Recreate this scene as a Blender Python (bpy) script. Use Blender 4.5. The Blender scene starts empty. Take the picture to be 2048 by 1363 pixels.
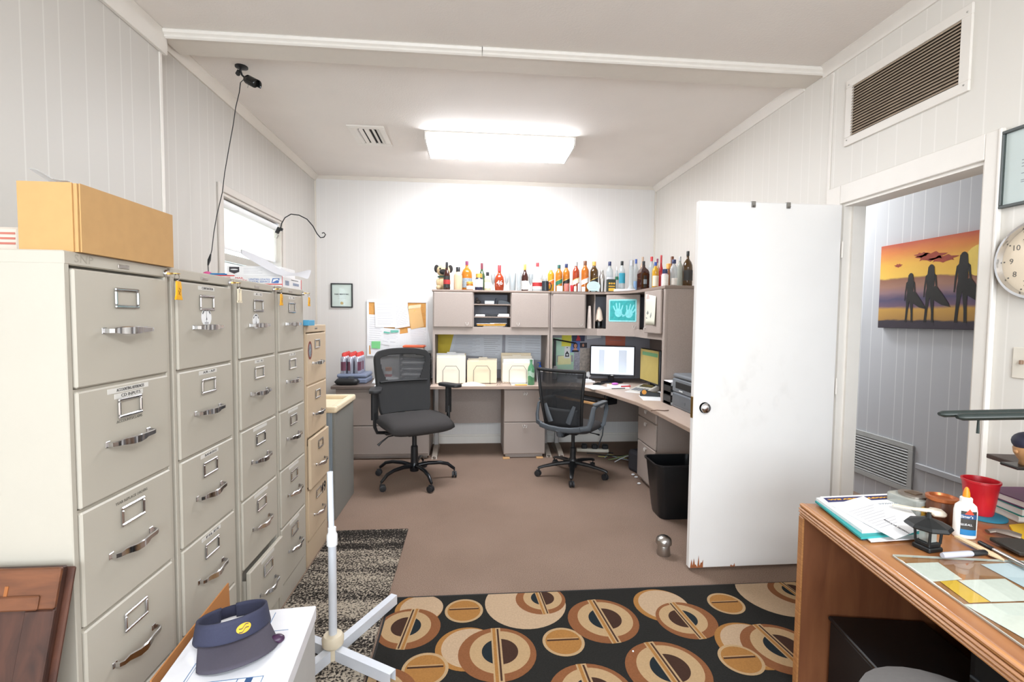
import bpy, bmesh, math, random
from mathutils import Vector as V, Matrix as Mx, Euler
from math import pi, sin, cos, tan, radians, atan2, hypot
random.seed(7)
S = bpy.context.scene
COL = S.collection

# ------------------------------------------------------------------ camera
FPX, YAW, PITCH, ROLL, CAMH = 950.0, .086, .0488, .010, 1.42
cam_data = bpy.data.cameras.new('camera')
cam_data.sensor_width = 36.0
cam_data.lens = 36.0 * FPX / 2048.0
cam_data.clip_start = .02
cam = bpy.data.objects.new('camera', cam_data)
COL.objects.link(cam)
def cam_matrix():
    r = V((cos(YAW), -sin(YAW), 0)); d0 = V((sin(YAW), cos(YAW), 0)); z = V((0, 0, 1))
    d = d0 * cos(PITCH) - z * sin(PITCH)
    u = d0 * sin(PITCH) + z * cos(PITCH)
    # roll
    r2 = r * cos(ROLL) + u * sin(ROLL)
    u2 = -r * sin(ROLL) + u * cos(ROLL)
    m = Mx((r2, u2, -d)).transposed().to_4x4()
    m.translation = V((0, 0, CAMH))
    return m, r2, u2, d
CM, CR, CU, CD = cam_matrix()
cam.matrix_world = CM
S.camera = cam
def ray(u, v):
    return CR * ((u - 1024) / FPX) - CU * ((v - 681.5) / FPX) + CD
def az(u, v, z):
    d = ray(u, v); return V((0, 0, CAMH)) + d * ((z - CAMH) / d.z)
def ax(u, v, x):
    d = ray(u, v); return V((0, 0, CAMH)) + d * (x / d.x)
def ay(u, v, y):
    d = ray(u, v); return V((0, 0, CAMH)) + d * (y / d.y)

# ------------------------------------------------------------------ room measures
XL, XR, YB, ZC = -1.68, 2.09, 5.33, 2.92
YF = -2.4            # wall behind the camera
XH = 3.2             # far wall of the hallway
XNEAR = -1.64        # the nearer stretch of left wall stands a little proud
YSTEP = 2.72

# ------------------------------------------------------------------ world, lights, exposure
W = bpy.data.worlds.new('daylight'); S.world = W; W.use_nodes = True
bg = W.node_tree.nodes['Background']
bg.inputs[0].default_value = (.80, .90, 1.0, 1); bg.inputs[1].default_value = 3.0
def area(name, loc, size, power, color, rot, spread=pi):
    l = bpy.data.lights.new(name, 'AREA'); l.shape = 'RECTANGLE'; l.size, l.size_y = size
    l.energy = power; l.color = color; l.spread = spread
    o = bpy.data.objects.new(name, l); COL.objects.link(o); o.location = loc; o.rotation_euler = rot
    return o
# daylight entering by the broad window in the wall behind the camera
area('daylight_rear_window', (-.35, YF + .03, 1.62), (2.4, 1.45), 72, (.84, .93, 1.0), (radians(90), 0, 0))
# a second fluorescent fixture hangs behind the camera; the one in view is lit by its own lens (see ceiling_light)
area('fluorescent_tubes_front', (.95, -.8, 2.83), (1.16, .40), 62, (.93, .97, 1.0), (0, 0, 0))
# fill lamp added to brighten the hallway, no fixture modelled
area('hallway_fill', (2.66, 4.7, 2.86), (.3, 1.0), 36, (.95, .98, 1.0), (0, 0, 0))
S.view_settings.view_transform = 'Standard'
S.view_settings.look = 'None'
S.view_settings.gamma = 1.0
S.view_settings.use_curve_mapping = False
S.view_settings.exposure = 0.68
try:
    S.cycles.use_denoising = True
    S.cycles.max_bounces = 10; S.cycles.diffuse_bounces = 5; S.cycles.transparent_max_bounces = 16
    S.cycles.sample_clamp_indirect = 6.0
    S.cycles.caustics_reflective = False; S.cycles.caustics_refractive = False
except Exception:
    pass

# ------------------------------------------------------------------ materials
def hexlin(h):
    h = h.lstrip('#'); out = []
    for i in (0, 2, 4):
        c = int(h[i:i + 2], 16) / 255
        out.append(c / 12.92 if c <= .04045 else ((c + .055) / 1.055) ** 2.4)
    return (*out, 1)
MATS = {}
def new_mat(name):
    m = bpy.data.materials.new(name); m.use_nodes = True
    nt = m.node_tree; return m, nt, nt.nodes['Principled BSDF']
def setin(b, key, val):
    if key in b.inputs: b.inputs[key].default_value = val
def mat(name, hexc, rough=.6, metal=0., var=.06, scale=14, bump=0., bscale=200, stretch=None, spec=.5, coat=0.):
    if name in MATS: return MATS[name]
    m, nt, b = new_mat(name); N, L = nt.nodes, nt.links
    c = hexlin(hexc)
    setin(b, 'Roughness', rough); setin(b, 'Metallic', metal); setin(b, 'Specular IOR Level', spec); setin(b, 'Coat Weight', coat)
    tc = N.new('ShaderNodeTexCoord'); vec = tc.outputs['Object']
    if stretch:
        mp = N.new('ShaderNodeMapping'); mp.inputs['Scale'].default_value = stretch
        L.new(vec, mp.inputs['Vector']); vec = mp.outputs['Vector']
    nz = N.new('ShaderNodeTexNoise'); nz.inputs['Scale'].default_value = scale; nz.inputs['Detail'].default_value = 4
    L.new(vec, nz.inputs['Vector'])
    mx = N.new('ShaderNodeMix'); mx.data_type = 'RGBA'
    mx.inputs[6].default_value = tuple(max(0, x * (1 - var * 1.6)) for x in c[:3]) + (1,)
    mx.inputs[7].default_value = tuple(min(1, x * (1 + var * 1.6)) for x in c[:3]) + (1,)
    L.new(nz.outputs['Fac'], mx.inputs[0]); L.new(mx.outputs[2], b.inputs['Base Color'])
    if bump:
        n2 = N.new('ShaderNodeTexNoise'); n2.inputs['Scale'].default_value = bscale; n2.inputs['Detail'].default_value = 2
        L.new(vec, n2.inputs['Vector'])
        bp = N.new('ShaderNodeBump'); bp.inputs['Strength'].default_value = bump; bp.inputs['Distance'].default_value = .004
        L.new(n2.outputs['Fac'], bp.inputs['Height']); L.new(bp.outputs['Normal'], b.inputs['Normal'])
    MATS[name] = m; return m
def emit(name, hexc, strength):
    if name in MATS: return MATS[name]
    m, nt, b = new_mat(name)
    setin(b, 'Base Color', hexlin(hexc)); setin(b, 'Emission Color', hexlin(hexc)); setin(b, 'Emission Strength', strength)
    MATS[name] = m; return m
def clear(name, hexc, alpha=.25, rough=.08):
    """thin transparent stuff: a tinted see-through share, a little body colour, a glossy skin"""
    if name in MATS: return MATS[name]
    m, nt, b = new_mat(name); N, L = nt.nodes, nt.links
    c = hexlin(hexc); setin(b, 'Base Color', c); setin(b, 'Roughness', rough); setin(b, 'Coat Weight', .3)
    tr = N.new('ShaderNodeBsdfTransparent'); tr.inputs[0].default_value = tuple(.35 + .65 * x for x in c[:3]) + (1,)
    mix = N.new('ShaderNodeMixShader'); mix.inputs[0].default_value = alpha
    lw = N.new('ShaderNodeLayerWeight'); lw.inputs[0].default_value = .35
    ma = N.new('ShaderNodeMath'); ma.operation = 'MULTIPLY_ADD'; ma.inputs[1].default_value = .5; ma.inputs[2].default_value = alpha
    ma.use_clamp = True
    L.new(lw.outputs['Facing'], ma.inputs[0]); L.new(ma.outputs[0], mix.inputs[0])
    L.new(tr.outputs[0], mix.inputs[1]); L.new(b.outputs[0], mix.inputs[2])
    L.new(mix.outputs[0], N['Material Output'].inputs['Surface'])
    MATS[name] = m; return m
def pane_glass(name, tint='#F7FAF9', rough=.02):
    """clear flat glass: see-through with a fresnel reflection"""
    if name in MATS: return MATS[name]
    m, nt, b = new_mat(name); N, L = nt.nodes, nt.links
    tr = N.new('ShaderNodeBsdfTransparent'); tr.inputs[0].default_value = hexlin(tint)
    gl = N.new('ShaderNodeBsdfGlossy'); gl.inputs['Roughness'].default_value = rough
    fr = N.new('ShaderNodeFresnel'); fr.inputs[0].default_value = 1.45; mx = N.new('ShaderNodeMixShader')
    ge = N.new('ShaderNodeNewGeometry'); iv = N.new('ShaderNodeMath'); iv.operation = 'SUBTRACT'; iv.inputs[0].default_value = 1.0; L.new(ge.outputs['Backfacing'], iv.inputs[1])
    mu = N.new('ShaderNodeMath'); mu.operation = 'MULTIPLY'; L.new(fr.outputs[0], mu.inputs[0]); L.new(iv.outputs[0], mu.inputs[1])
    L.new(mu.outputs[0], mx.inputs[0]); L.new(tr.outputs[0], mx.inputs[1]); L.new(gl.outputs[0], mx.inputs[2])
    L.new(mx.outputs[0], N['Material Output'].inputs['Surface']); MATS[name] = m; return m
def mesh_fabric(name, hexc, alpha, scale):
    """woven chair mesh: fine holes in a grid"""
    if name in MATS: return MATS[name]
    m, nt, b = new_mat(name); N, L = nt.nodes, nt.links
    setin(b, 'Base Color', hexlin(hexc)); setin(b, 'Roughness', .8)
    tc = N.new('ShaderNodeTexCoord')
    w1 = N.new('ShaderNodeTexWave'); w1.bands_direction = 'X'; w1.inputs['Scale'].default_value = scale
    w2 = N.new('ShaderNodeTexWave'); w2.bands_direction = 'Z'; w2.inputs['Scale'].default_value = scale
    L.new(tc.outputs['Object'], w1.inputs['Vector']); L.new(tc.outputs['Object'], w2.inputs['Vector'])
    mu = N.new('ShaderNodeMath'); mu.operation = 'MAXIMUM'
    L.new(w1.outputs['Fac'], mu.inputs[0]); L.new(w2.outputs['Fac'], mu.inputs[1])
    gt = N.new('ShaderNodeMath'); gt.operation = 'GREATER_THAN'; gt.inputs[1].default_value = 1 - alpha
    L.new(mu.outputs[0], gt.inputs[0])
    tr = N.new('ShaderNodeBsdfTransparent'); mix = N.new('ShaderNodeMixShader')
    L.new(gt.outputs[0], mix.inputs[0]); L.new(tr.outputs[0], mix.inputs[1]); L.new(b.outputs[0], mix.inputs[2])
    L.new(mix.outputs[0], N['Material Output'].inputs['Surface'])
    MATS[name] = m; return m
def panelling(name, hexc, axis, groove, rough=.5, var=.03):
    """painted sheet panelling with vertical grooves at random-plank spacing"""
    if name in MATS: return MATS[name]
    m, nt, b = new_mat(name); N, L = nt.nodes, nt.links
    c = hexlin(hexc); setin(b, 'Roughness', rough)
    tc = N.new('ShaderNodeTexCoord'); sp = N.new('ShaderNodeSeparateXYZ'); L.new(tc.outputs['Object'], sp.inputs[0])
    def mth(op, a, bv, cl=False):
        n = N.new('ShaderNodeMath'); n.operation = op; n.use_clamp = cl
        if hasattr(a, 'is_linked'): L.new(a, n.inputs[0])
        else: n.inputs[0].default_value = a
        if hasattr(bv, 'is_linked'): L.new(bv, n.inputs[1])
        elif bv is not None: n.inputs[1].default_value = bv
        return n.outputs[0]
    p = mth('ADD', sp.outputs[axis], 20.03)
    f = mth('FRACT', mth('DIVIDE', p, .4064), None)
    best = None
    for g in (.03, .27, .44, .76):
        d = mth('ABSOLUTE', mth('SUBTRACT', f, g), None)
        best = d if best is None else mth('MINIMUM', best, d)
    gv = mth('LESS_THAN', best, .0075)
    nz = N.new('ShaderNodeTexNoise'); nz.inputs['Scale'].default_value = 2.2; nz.inputs['Detail'].default_value = 5
    L.new(tc.outputs['Object'], nz.inputs['Vector'])
    mx = N.new('ShaderNodeMix'); mx.data_type = 'RGBA'
    mx.inputs[6].default_value = tuple(x * (1 - var) for x in c[:3]) + (1,); mx.inputs[7].default_value = tuple(min(1, x * (1 + var)) for x in c[:3]) + (1,)
    L.new(nz.outputs['Fac'], mx.inputs[0])
    m2 = N.new('ShaderNodeMix'); m2.data_type = 'RGBA'; m2.inputs[7].default_value = hexlin(groove)
    L.new(mx.outputs[2], m2.inputs[6]); L.new(gv, m2.inputs[0]); L.new(m2.outputs[2], b.inputs['Base Color'])
    bp = N.new('ShaderNodeBump'); bp.inputs['Strength'].default_value = .1; bp.inputs['Distance'].default_value = .002; bp.invert = True
    L.new(mth('MULTIPLY', mth('LESS_THAN', best, .012), 1.0), bp.inputs['Height']); L.new(bp.outputs['Normal'], b.inputs['Normal'])
    MATS[name] = m; return m
def wood(name, hex1, hex2, stretch, scale=6, rough=.4, coat=.0):
    if name in MATS: return MATS[name]
    m, nt, b = new_mat(name); N, L = nt.nodes, nt.links
    setin(b, 'Roughness', rough); setin(b, 'Coat Weight', coat)
    tc = N.new('ShaderNodeTexCoord'); mp = N.new('ShaderNodeMapping'); mp.inputs['Scale'].default_value = stretch
    L.new(tc.outputs['Object'], mp.inputs['Vector'])
    nz = N.new('ShaderNodeTexNoise'); nz.inputs['Scale'].default_value = scale; nz.inputs['Detail'].default_value = 8; nz.inputs['Distortion'].default_value = .6
    L.new(mp.outputs['Vector'], nz.inputs['Vector'])
    rp = N.new('ShaderNodeValToRGB'); rp.color_ramp.elements[0].position = .32; rp.color_ramp.elements[1].position = .68
    rp.color_ramp.elements[0].color = hexlin(hex1); rp.color_ramp.elements[1].color = hexlin(hex2)
    L.new(nz.outputs['Fac'], rp.inputs[0]); L.new(rp.outputs[0], b.inputs['Base Color'])
    MATS[name] = m; return m

# ------------------------------------------------------------------ mesh builder
def basis(o, r, u):
    r = V(r).normalized(); u = V(u).normalized(); n = r.cross(u)
    m = Mx((r, u, n)).transposed().to_4x4(); m.translation = V(o); return m
FACE_CAM = ((1, 0, 0), (0, 0, 1))      # a face towards -Y
FACE_RIGHT = ((0, 1, 0), (0, 0, 1))    # a face towards +X
FACE_LEFT = ((0, -1, 0), (0, 0, 1))    # a face towards -X
FACE_UP = ((1, 0, 0), (0, 1, 0))
class B:
    def __init__(s, m=None):
        s.bm = bmesh.new(); s.m = m or Mx.Identity(4); s.mi = 0
    def _v(s, p): return s.bm.verts.new(s.m @ V(p))
    def _f(s, vs):
        try:
            f = s.bm.faces.new(vs); f.material_index = s.mi; return f
        except ValueError: return None
    def box(s, x0, x1, y0, y1, z0, z1, bev=0, seg=1):
        vs = [s._v((x, y, z)) for z in (z0, z1) for y in (y0, y1) for x in (x0, x1)]
        fs = [s._f([vs[i] for i in q]) for q in ((0, 2, 3, 1), (4, 5, 7, 6), (0, 1, 5, 4), (2, 6, 7, 3), (0, 4, 6, 2), (1, 3, 7, 5))]
        if bev > 0:
            b = min(bev, .49 * min(x1 - x0, y1 - y0, z1 - z0))
            es = {e for f in fs for e in f.edges}
            r = bmesh.ops.bevel(s.bm, geom=list(es), offset=b, segments=seg, profile=.5, affect='EDGES')
            for f in r['faces']: f.material_index = s.mi
        return s
    def quad(s, pts):
        s._f([s._v(p) for p in pts]); return s
    def prism(s, poly, z0, z1, axis='z', bev=0):
        def P(a, b, c):
            return (a, b, c) if axis == 'z' else ((a, c, b) if axis == 'y' else (c, a, b))
        lo = [s._v(P(a, b, z0)) for a, b in poly]; hi = [s._v(P(a, b, z1)) for a, b in poly]
        n = len(poly); fs = [s._f(lo[::-1]), s._f(hi)]
        for i in range(n):
            fs.append(s._f([lo[i], lo[(i + 1) % n], hi[(i + 1) % n], hi[i]]))
        if bev:
            es = set(fs[1].edges) | set(fs[0].edges)
            r = bmesh.ops.bevel(s.bm, geom=list(es), offset=bev, segments=2, profile=.5, affect='EDGES')
            for f in r['faces']: f.material_index = s.mi
        return s
    def tube(s, pts, r, n=8, cap=True, flat=None):
        pts = [V(p) for p in pts]; k = len(pts); rings = []
        up = None
        for i, p in enumerate(pts):
            t = (pts[min(i + 1, k - 1)] - pts[max(i - 1, 0)])
            if t.length < 1e-9: t = V((0, 0, 1))
            t.normalize()
            if up is None:
                up = V((0, 0, 1)) if abs(t.z) < .9 else V((0, 1, 0))
            a = t.cross(up)
            if a.length < 1e-6: a = t.cross(V((1, 0, 0)))
            a.normalize(); b2 = a.cross(t).normalized(); up = b2
            rr = r[i] if isinstance(r, (list, tuple)) else r
            fa, fb = flat if flat else (1, 1)
            rings.append([s._v(p + (a * cos(2 * pi * j / n) * fa + b2 * sin(2 * pi * j / n) * fb) * rr) for j in range(n)])
        for i in range(k - 1):
            for j in range(n):
                s._f([rings[i][j], rings[i][(j + 1) % n], rings[i + 1][(j + 1) % n], rings[i + 1][j]])
        if cap: s._f(rings[0][::-1]); s._f(rings[-1])
        return s
    def lathe(s, prof, c=(0, 0, 0), n=16, sx=1., sy=1., caps=True):
        c = V(c); rings = []
        for r, z in prof:
            if r < 1e-6: rings.append([s._v(c + V((0, 0, z)))])
            else: rings.append([s._v(c + V((r * cos(2 * pi * j / n) * sx, r * sin(2 * pi * j / n) * sy, z))) for j in range(n)])
        for a, b2 in zip(rings, rings[1:]):
            for j in range(n):
                q = []
                for ring, idx in ((a, j), (a, (j + 1) % n), (b2, (j + 1) % n), (b2, j)):
                    v = ring[0] if len(ring) == 1 else ring[idx]
                    if v not in q: q.append(v)
                if len(q) > 2: s._f(q)
        if len(rings[0]) > 1 and caps: s._f(rings[0][::-1])
        if len(rings[-1]) > 1 and caps: s._f(rings[-1])
        return s
    def ball(s, c, r, n=14, k=8, sc=(1, 1, 1)):
        c = V(c); rings = []
        for i in range(k + 1):
            th = pi * i / k
            if i in (0, k): rings.append([s._v(c + V((0, 0, r * cos(th) * sc[2])))])
            else: rings.append([s._v(c + V((r * sin(th) * cos(2 * pi * j / n) * sc[0], r * sin(th) * sin(2 * pi * j / n) * sc[1], r * cos(th) * sc[2]))) for j in range(n)])
        for a, b2 in zip(rings, rings[1:]):
            for j in range(n):
                q = []
                for ring, idx in ((a, j), (b2, j), (b2, (j + 1) % n), (a, (j + 1) % n)):
                    v = ring[0] if len(ring) == 1 else ring[idx]
                    if v not in q: q.append(v)
                if len(q) > 2: s._f(q)
        return s
    def grid(s, fn, nu, nv):
        g = [[s._v(fn(i / nu, j / nv)) for j in range(nv + 1)] for i in range(nu + 1)]
        for i in range(nu):
            for j in range(nv): s._f([g[i][j], g[i + 1][j], g[i + 1][j + 1], g[i][j + 1]])
        return s
    def out(s, name, mats, parent=None, smooth=False, loc=None, thick=0, bevel=0, subsurf=0):
        me = bpy.data.meshes.new(name)
        bmesh.ops.recalc_face_normals(s.bm, faces=s.bm.faces[:]) if thick == 0 else None
        s.bm.to_mesh(me); s.bm.free()
        for m in (mats if isinstance(mats, (list, tuple)) else [mats]): me.materials.append(m)
        o = bpy.data.objects.new(name, me); COL.objects.link(o)
        if parent: o.parent = parent
        if loc is not None: o.location = loc
        if smooth:
            for p in me.polygons: p.use_smooth = True
            if smooth != 'all': me.set_sharp_from_angle(angle=radians(smooth if smooth is not True and smooth > 1 else 40))
        if thick:
            md = o.modifiers.new('thickness', 'SOLIDIFY'); md.thickness = thick; md.offset = 0
        if subsurf:
            md = o.modifiers.new('rounding', 'SUBSURF'); md.levels = subsurf; md.render_levels = subsurf
        return o
def tag(o, label=None, cat=None, group=None, kind=None):
    if label: o['label'] = label
    if cat: o['category'] = cat
    if group: o['group'] = group
    if kind: o['kind'] = kind
    return o
def thing(name, label, cat, loc=(0, 0, 0), rz=0., group=None):
    o = bpy.data.objects.new(name, None); COL.objects.link(o); o.location = loc; o.rotation_euler = (0, 0, rz)
    o.empty_display_size = .05
    return tag(o, label, cat, group)
def struct(b, name, m, parent=None, smooth=False):
    o = b.out(name, m, parent, smooth)
    if parent is None: o['kind'] = 'structure'
    return o
def copy_tree(o, parent=None, loc=None, rz=None, label=None, group=None):
    c = o.copy(); COL.objects.link(c)
    if parent: c.parent = parent
    if loc is not None: c.location = loc
    if rz is not None: c.rotation_euler = (0, 0, rz)
    if label: c['label'] = label
    if group: c['group'] = group
    for ch in list(o.children): copy_tree(ch, c)
    return c
INK = mat('black_ink', '#1d1d22', .6, var=0)
def text(body, size, m, mt, parent=None, name='lettering', width=None, align='CENTER', depth=.0004, bold=0.):
    cu = bpy.data.curves.new('lettering', 'FONT'); cu.body = body; cu.size = size
    cu.align_x = align; cu.align_y = 'CENTER'; cu.extrude = depth; cu.resolution_u = 2; cu.offset = bold
    tmp = bpy.data.objects.new('tmp', cu); COL.objects.link(tmp)
    dg = bpy.context.evaluated_depsgraph_get()
    me = bpy.data.meshes.new_from_object(tmp.evaluated_get(dg))
    bpy.data.objects.remove(tmp); bpy.data.curves.remove(cu)
    if width and len(me.vertices):
        xs = [v.co.x for v in me.vertices]; k = width / max(1e-6, max(xs) - min(xs))
        for v in me.vertices: v.co.x *= k
    me.transform(m)
    me.name = name
    me.materials.clear(); me.materials.append(mt)
    o = bpy.data.objects.new(name, me); COL.objects.link(o)
    if parent: o.parent = parent
    return o
def clip_poly(poly, x0, x1, y0, y1):
    def cut(pts, inside, inter):
        out = []
        for i, p in enumerate(pts):
            q = pts[i - 1]
            if inside(p):
                if not inside(q): out.append(inter(q, p))
                out.append(p)
            elif inside(q): out.append(inter(q, p))
        return out
    for k, lim, sg in ((0, x0, 1), (0, x1, -1), (1, y0, 1), (1, y1, -1)):
        if not poly: return poly
        def inter(a, b, k=k, lim=lim):
            t = (lim - a[k]) / (b[k] - a[k]); return (a[0] + (b[0] - a[0]) * t, a[1] + (b[1] - a[1]) * t)
        poly = cut(poly, lambda p: (p[k] - lim) * sg >= 0, inter)
    return poly
def ellipse(cx, cy, a, b, n=36, rot=0.):
    return [(cx + a * cos(2 * pi * i / n) * cos(rot) - b * sin(2 * pi * i / n) * sin(rot), cy + a * cos(2 * pi * i / n) * sin(rot) + b * sin(2 * pi * i / n) * cos(rot)) for i in range(n)]
def rrect(w, h, r, n=4):
    out = []
    for cx, cy, a0 in ((w / 2 - r, h / 2 - r, 0), (-w / 2 + r, h / 2 - r, pi / 2), (-w / 2 + r, -h / 2 + r, pi), (w / 2 - r, -h / 2 + r, 3 * pi / 2)):
        for i in range(n + 1):
            a = a0 + pi / 2 * i / n; out.append((cx + r * cos(a), cy + r * sin(a)))
    return out
# ================================================================== THE ROOM
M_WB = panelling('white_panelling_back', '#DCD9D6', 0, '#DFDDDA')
M_WL = panelling('white_panelling_left', '#C8C4BE', 1, '#D3D0CA')  # same white paint as the other walls, darkened to look less lit
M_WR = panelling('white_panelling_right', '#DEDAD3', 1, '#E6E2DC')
M_WH = panelling('grey_panelling_hall', '#B9BCC3', 1, '#D2D4D8')
M_CEIL = mat('ceiling_paint', '#E6E0DA', .8, var=.03, scale=3, bump=.25, bscale=90)
M_TRIM = mat('white_trim_paint', '#E6E1DA', .45, var=.02)
M_CROWN = mat('cream_crown_paint', '#D9D2C8', .45, var=.02)
M_DOOR = mat('white_door_paint', '#E9E7E5', .42, var=.02, scale=5)
M_STEEL = mat('satin_steel', '#B9B6B2', .28, 1., var=.03)
M_CHROME = mat('chrome', '#D8D8DA', .16, 1., var=.01)
M_BRASS = mat('brass', '#C9A25C', .3, 1., var=.05)
M_DARK = mat('dark_gap', '#1a1918', .8, var=.05)
M_BLACKP = mat('black_plastic', '#1b1c1e', .42, var=.1)
M_PAPER = mat('white_paper', '#EDEEF0', .75, var=.02)

def carpet_mat():
    m, nt, b = new_mat('brown_carpet'); N, L = nt.nodes, nt.links
    setin(b, 'Roughness', .95); setin(b, 'Specular IOR Level', .1)
    tc = N.new('ShaderNodeTexCoord')
    n1 = N.new('ShaderNodeTexNoise'); n1.inputs['Scale'].default_value = 260; n1.inputs['Detail'].default_value = 3
    n2 = N.new('ShaderNodeTexNoise'); n2.inputs['Scale'].default_value = 1.6; n2.inputs['Detail'].default_value = 6
    L.new(tc.outputs['Object'], n1.inputs['Vector']); L.new(tc.outputs['Object'], n2.inputs['Vector'])
    r = N.new('ShaderNodeValToRGB'); r.color_ramp.elements[0].position = .3; r.color_ramp.elements[1].position = .72
    r.color_ramp.elements[0].color = hexlin('#6F5B4E'); r.color_ramp.elements[1].color = hexlin('#A08B7D')
    L.new(n1.outputs['Fac'], r.inputs[0])
    mx = N.new('ShaderNodeMix'); mx.data_type = 'RGBA'; mx.blend_type = 'MULTIPLY'; mx.inputs[0].default_value = .5
    r2 = N.new('ShaderNodeValToRGB'); r2.color_ramp.elements[0].color = (.72, .70, .68, 1); r2.color_ramp.elements[1].color = (1, 1, 1, 1)
    r2.color_ramp.elements[0].position = .3; r2.color_ramp.elements[1].position = .6
    L.new(n2.outputs['Fac'], r2.inputs[0]); L.new(r.outputs[0], mx.inputs[6]); L.new(r2.outputs[0], mx.inputs[7])
    L.new(mx.outputs[2], b.inputs['Base Color'])
    bp = N.new('ShaderNodeBump'); bp.inputs['Strength'].default_value = .5; bp.inputs['Distance'].default_value = .004
    L.new(n1.outputs['Fac'], bp.inputs['Height']); L.new(bp.outputs['Normal'], b.inputs['Normal'])
    return m
struct(B().box(XL - .2, XH + .2, YF - .2, YB + .2, -.08, 0), 'floor', carpet_mat())
struct(B().box(XL - .2, XH + .2, YF - .2, YB + .2, ZC, ZC + .1), 'ceiling', M_CEIL)
# back wall
struct(B().box(XL - .2, XH + .2, YB, YB + .15, 0, ZC), 'wall_back', M_WB)
# window opening in the left wall
WY0, WY1, WZ0, WZ1 = 3.40, 4.42, 1.40, 2.25
b = B()
b.box(XL - .15, XL, YSTEP, WY0, 0, ZC).box(XL - .15, XL, WY1, YB, 0, ZC).box(XL - .15, XL, WY0, WY1, 0, WZ0).box(XL - .15, XL, WY0, WY1, WZ1, ZC)
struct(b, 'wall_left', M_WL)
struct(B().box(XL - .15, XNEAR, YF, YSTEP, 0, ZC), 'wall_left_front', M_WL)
# right wall with doorway and the high return-air opening
DY0, DY1, DZ = 1.79, 2.56, 2.085
b = B()
b.box(XR, XR + .12, DY1, YB, 0, ZC).box(XR, XR + .12, YF, DY0, 0, ZC).box(XR, XR + .12, DY0, DY1, DZ, ZC)
struct(b, 'wall_right', M_WR)
# wall behind the camera with its broad window
b = B()
b.box(XL - .2, -1.6, YF - .12, YF, 0, ZC).box(.9, XH + .2, YF - .12, YF, 0, ZC).box(-1.6, .9, YF - .12, YF, 0, .85).box(-1.6, .9, YF - .12, YF, 2.4, ZC)
struct(b, 'wall_front', M_WB)
b = B()
for x in (-1.6, -.77, .06, .86): b.box(x, x + .04, YF - .09, YF - .03, .85, 2.4)
b.box(-1.6, .9, YF - .09, YF - .03, .85, .89).box(-1.6, .9, YF - .09, YF - .03, 2.36, 2.4)
struct(b, 'window_2', M_TRIM)
# hallway shell
struct(B().box(XH, XH + .1, YF, YB, 0, ZC), 'wall_hall', M_WH)
struct(B().box(XR + .12, XH, 2.2 - 2.0, .3, 0, ZC), 'wall_hall_end', M_WH)
# hallway chair rail
p = ax(1832, 927, XH)
struct(B().box(XH - .018, XH, .35, p.y - .01, p.z - .03, p.z + .012, .004), 'trim_6', mat('grey_trim_paint', '#B4B7BE', .5))

# beam across the ceiling with its moulding
b = B()
b.box(XNEAR, XR, 2.735, 2.90, ZC - .042, ZC + .0, .002)
struct(b, 'trim_1', M_CROWN)
b = B()
prof = [(0, 0), (-.02, 0), (-.028, -.008), (-.024, -.022), (-.012, -.030), (-.014, -.040), (-.006, -.046), (0, -.046)]
b.prism([(2.735 + y, ZC + z) for y, z in prof], XNEAR + .01, .05, 'x')
b.prism([(2.733 + y, ZC + z) for y, z in prof], .055, XR - .01, 'x')
struct(b, 'trim_2', M_TRIM, smooth=30)
# crown mouldings
cp = [(0, 0), (.048, 0), (.048, -.008), (.036, -.018), (.018, -.040), (.010, -.056), (0, -.056)]
b = B(); b.prism([(XL + x, ZC + z) for x, z in cp], YSTEP, YB, 'y'); struct(b, 'trim_3', M_CROWN, smooth=30)
b = B(); b.prism([(XR - x, ZC + z) for x, z in cp], 2.90, YB, 'y'); b.prism([(XR - x, ZC + z) for x, z in cp], YF, 2.735, 'y'); struct(b, 'trim_4', M_TRIM, smooth=30)
b = B(); b.prism([(YB - x * .6, ZC + z * .6) for x, z in cp], XL, XR, 'x'); struct(b, 'trim_5', M_CROWN, smooth=30)
b = B(); b.box(XNEAR, XNEAR + .022, YF, YSTEP + .03, ZC - .125, ZC, .003); struct(b, 'trim_7', M_TRIM)
b = B(); b.box(XL - .01, XNEAR + .006, YSTEP - .012, YSTEP + .008, 0, ZC - .125, .002); struct(b, 'trim_8', M_TRIM)
# corner beads at the back corners
b = B(); b.box(XL, XL + .014, YB - .014, YB, 0, ZC - .03); struct(b, 'trim_9', M_CROWN)
b = B(); b.box(XR - .014, XR, YB - .014, YB, 0, ZC - .03); struct(b, 'trim_10', M_CROWN)
# baseboards
b = B(); b.box(-1.6, 2.0, YB - .016, YB, .0, .085, .003).box(-1.6, 2.0, YB - .012, YB, .085, .105, .003)
struct(b, 'baseboard_back', M_TRIM)
b = B(); b.box(XL, XL + .014, 3.1, YB - .02, 0, .09, .003); struct(b, 'baseboard_left', M_TRIM)
b = B(); b.box(XR - .014, XR, 2.68, YB - .02, 0, .09, .003); struct(b, 'baseboard_right', M_TRIM)
# panel joint batten on the right wall above the door
b = B(); b.box(XR - .006, XR, 2.655, 2.672, DZ + .0, ZC - .06, .001); struct(b, 'trim_11', M_TRIM)

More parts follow.
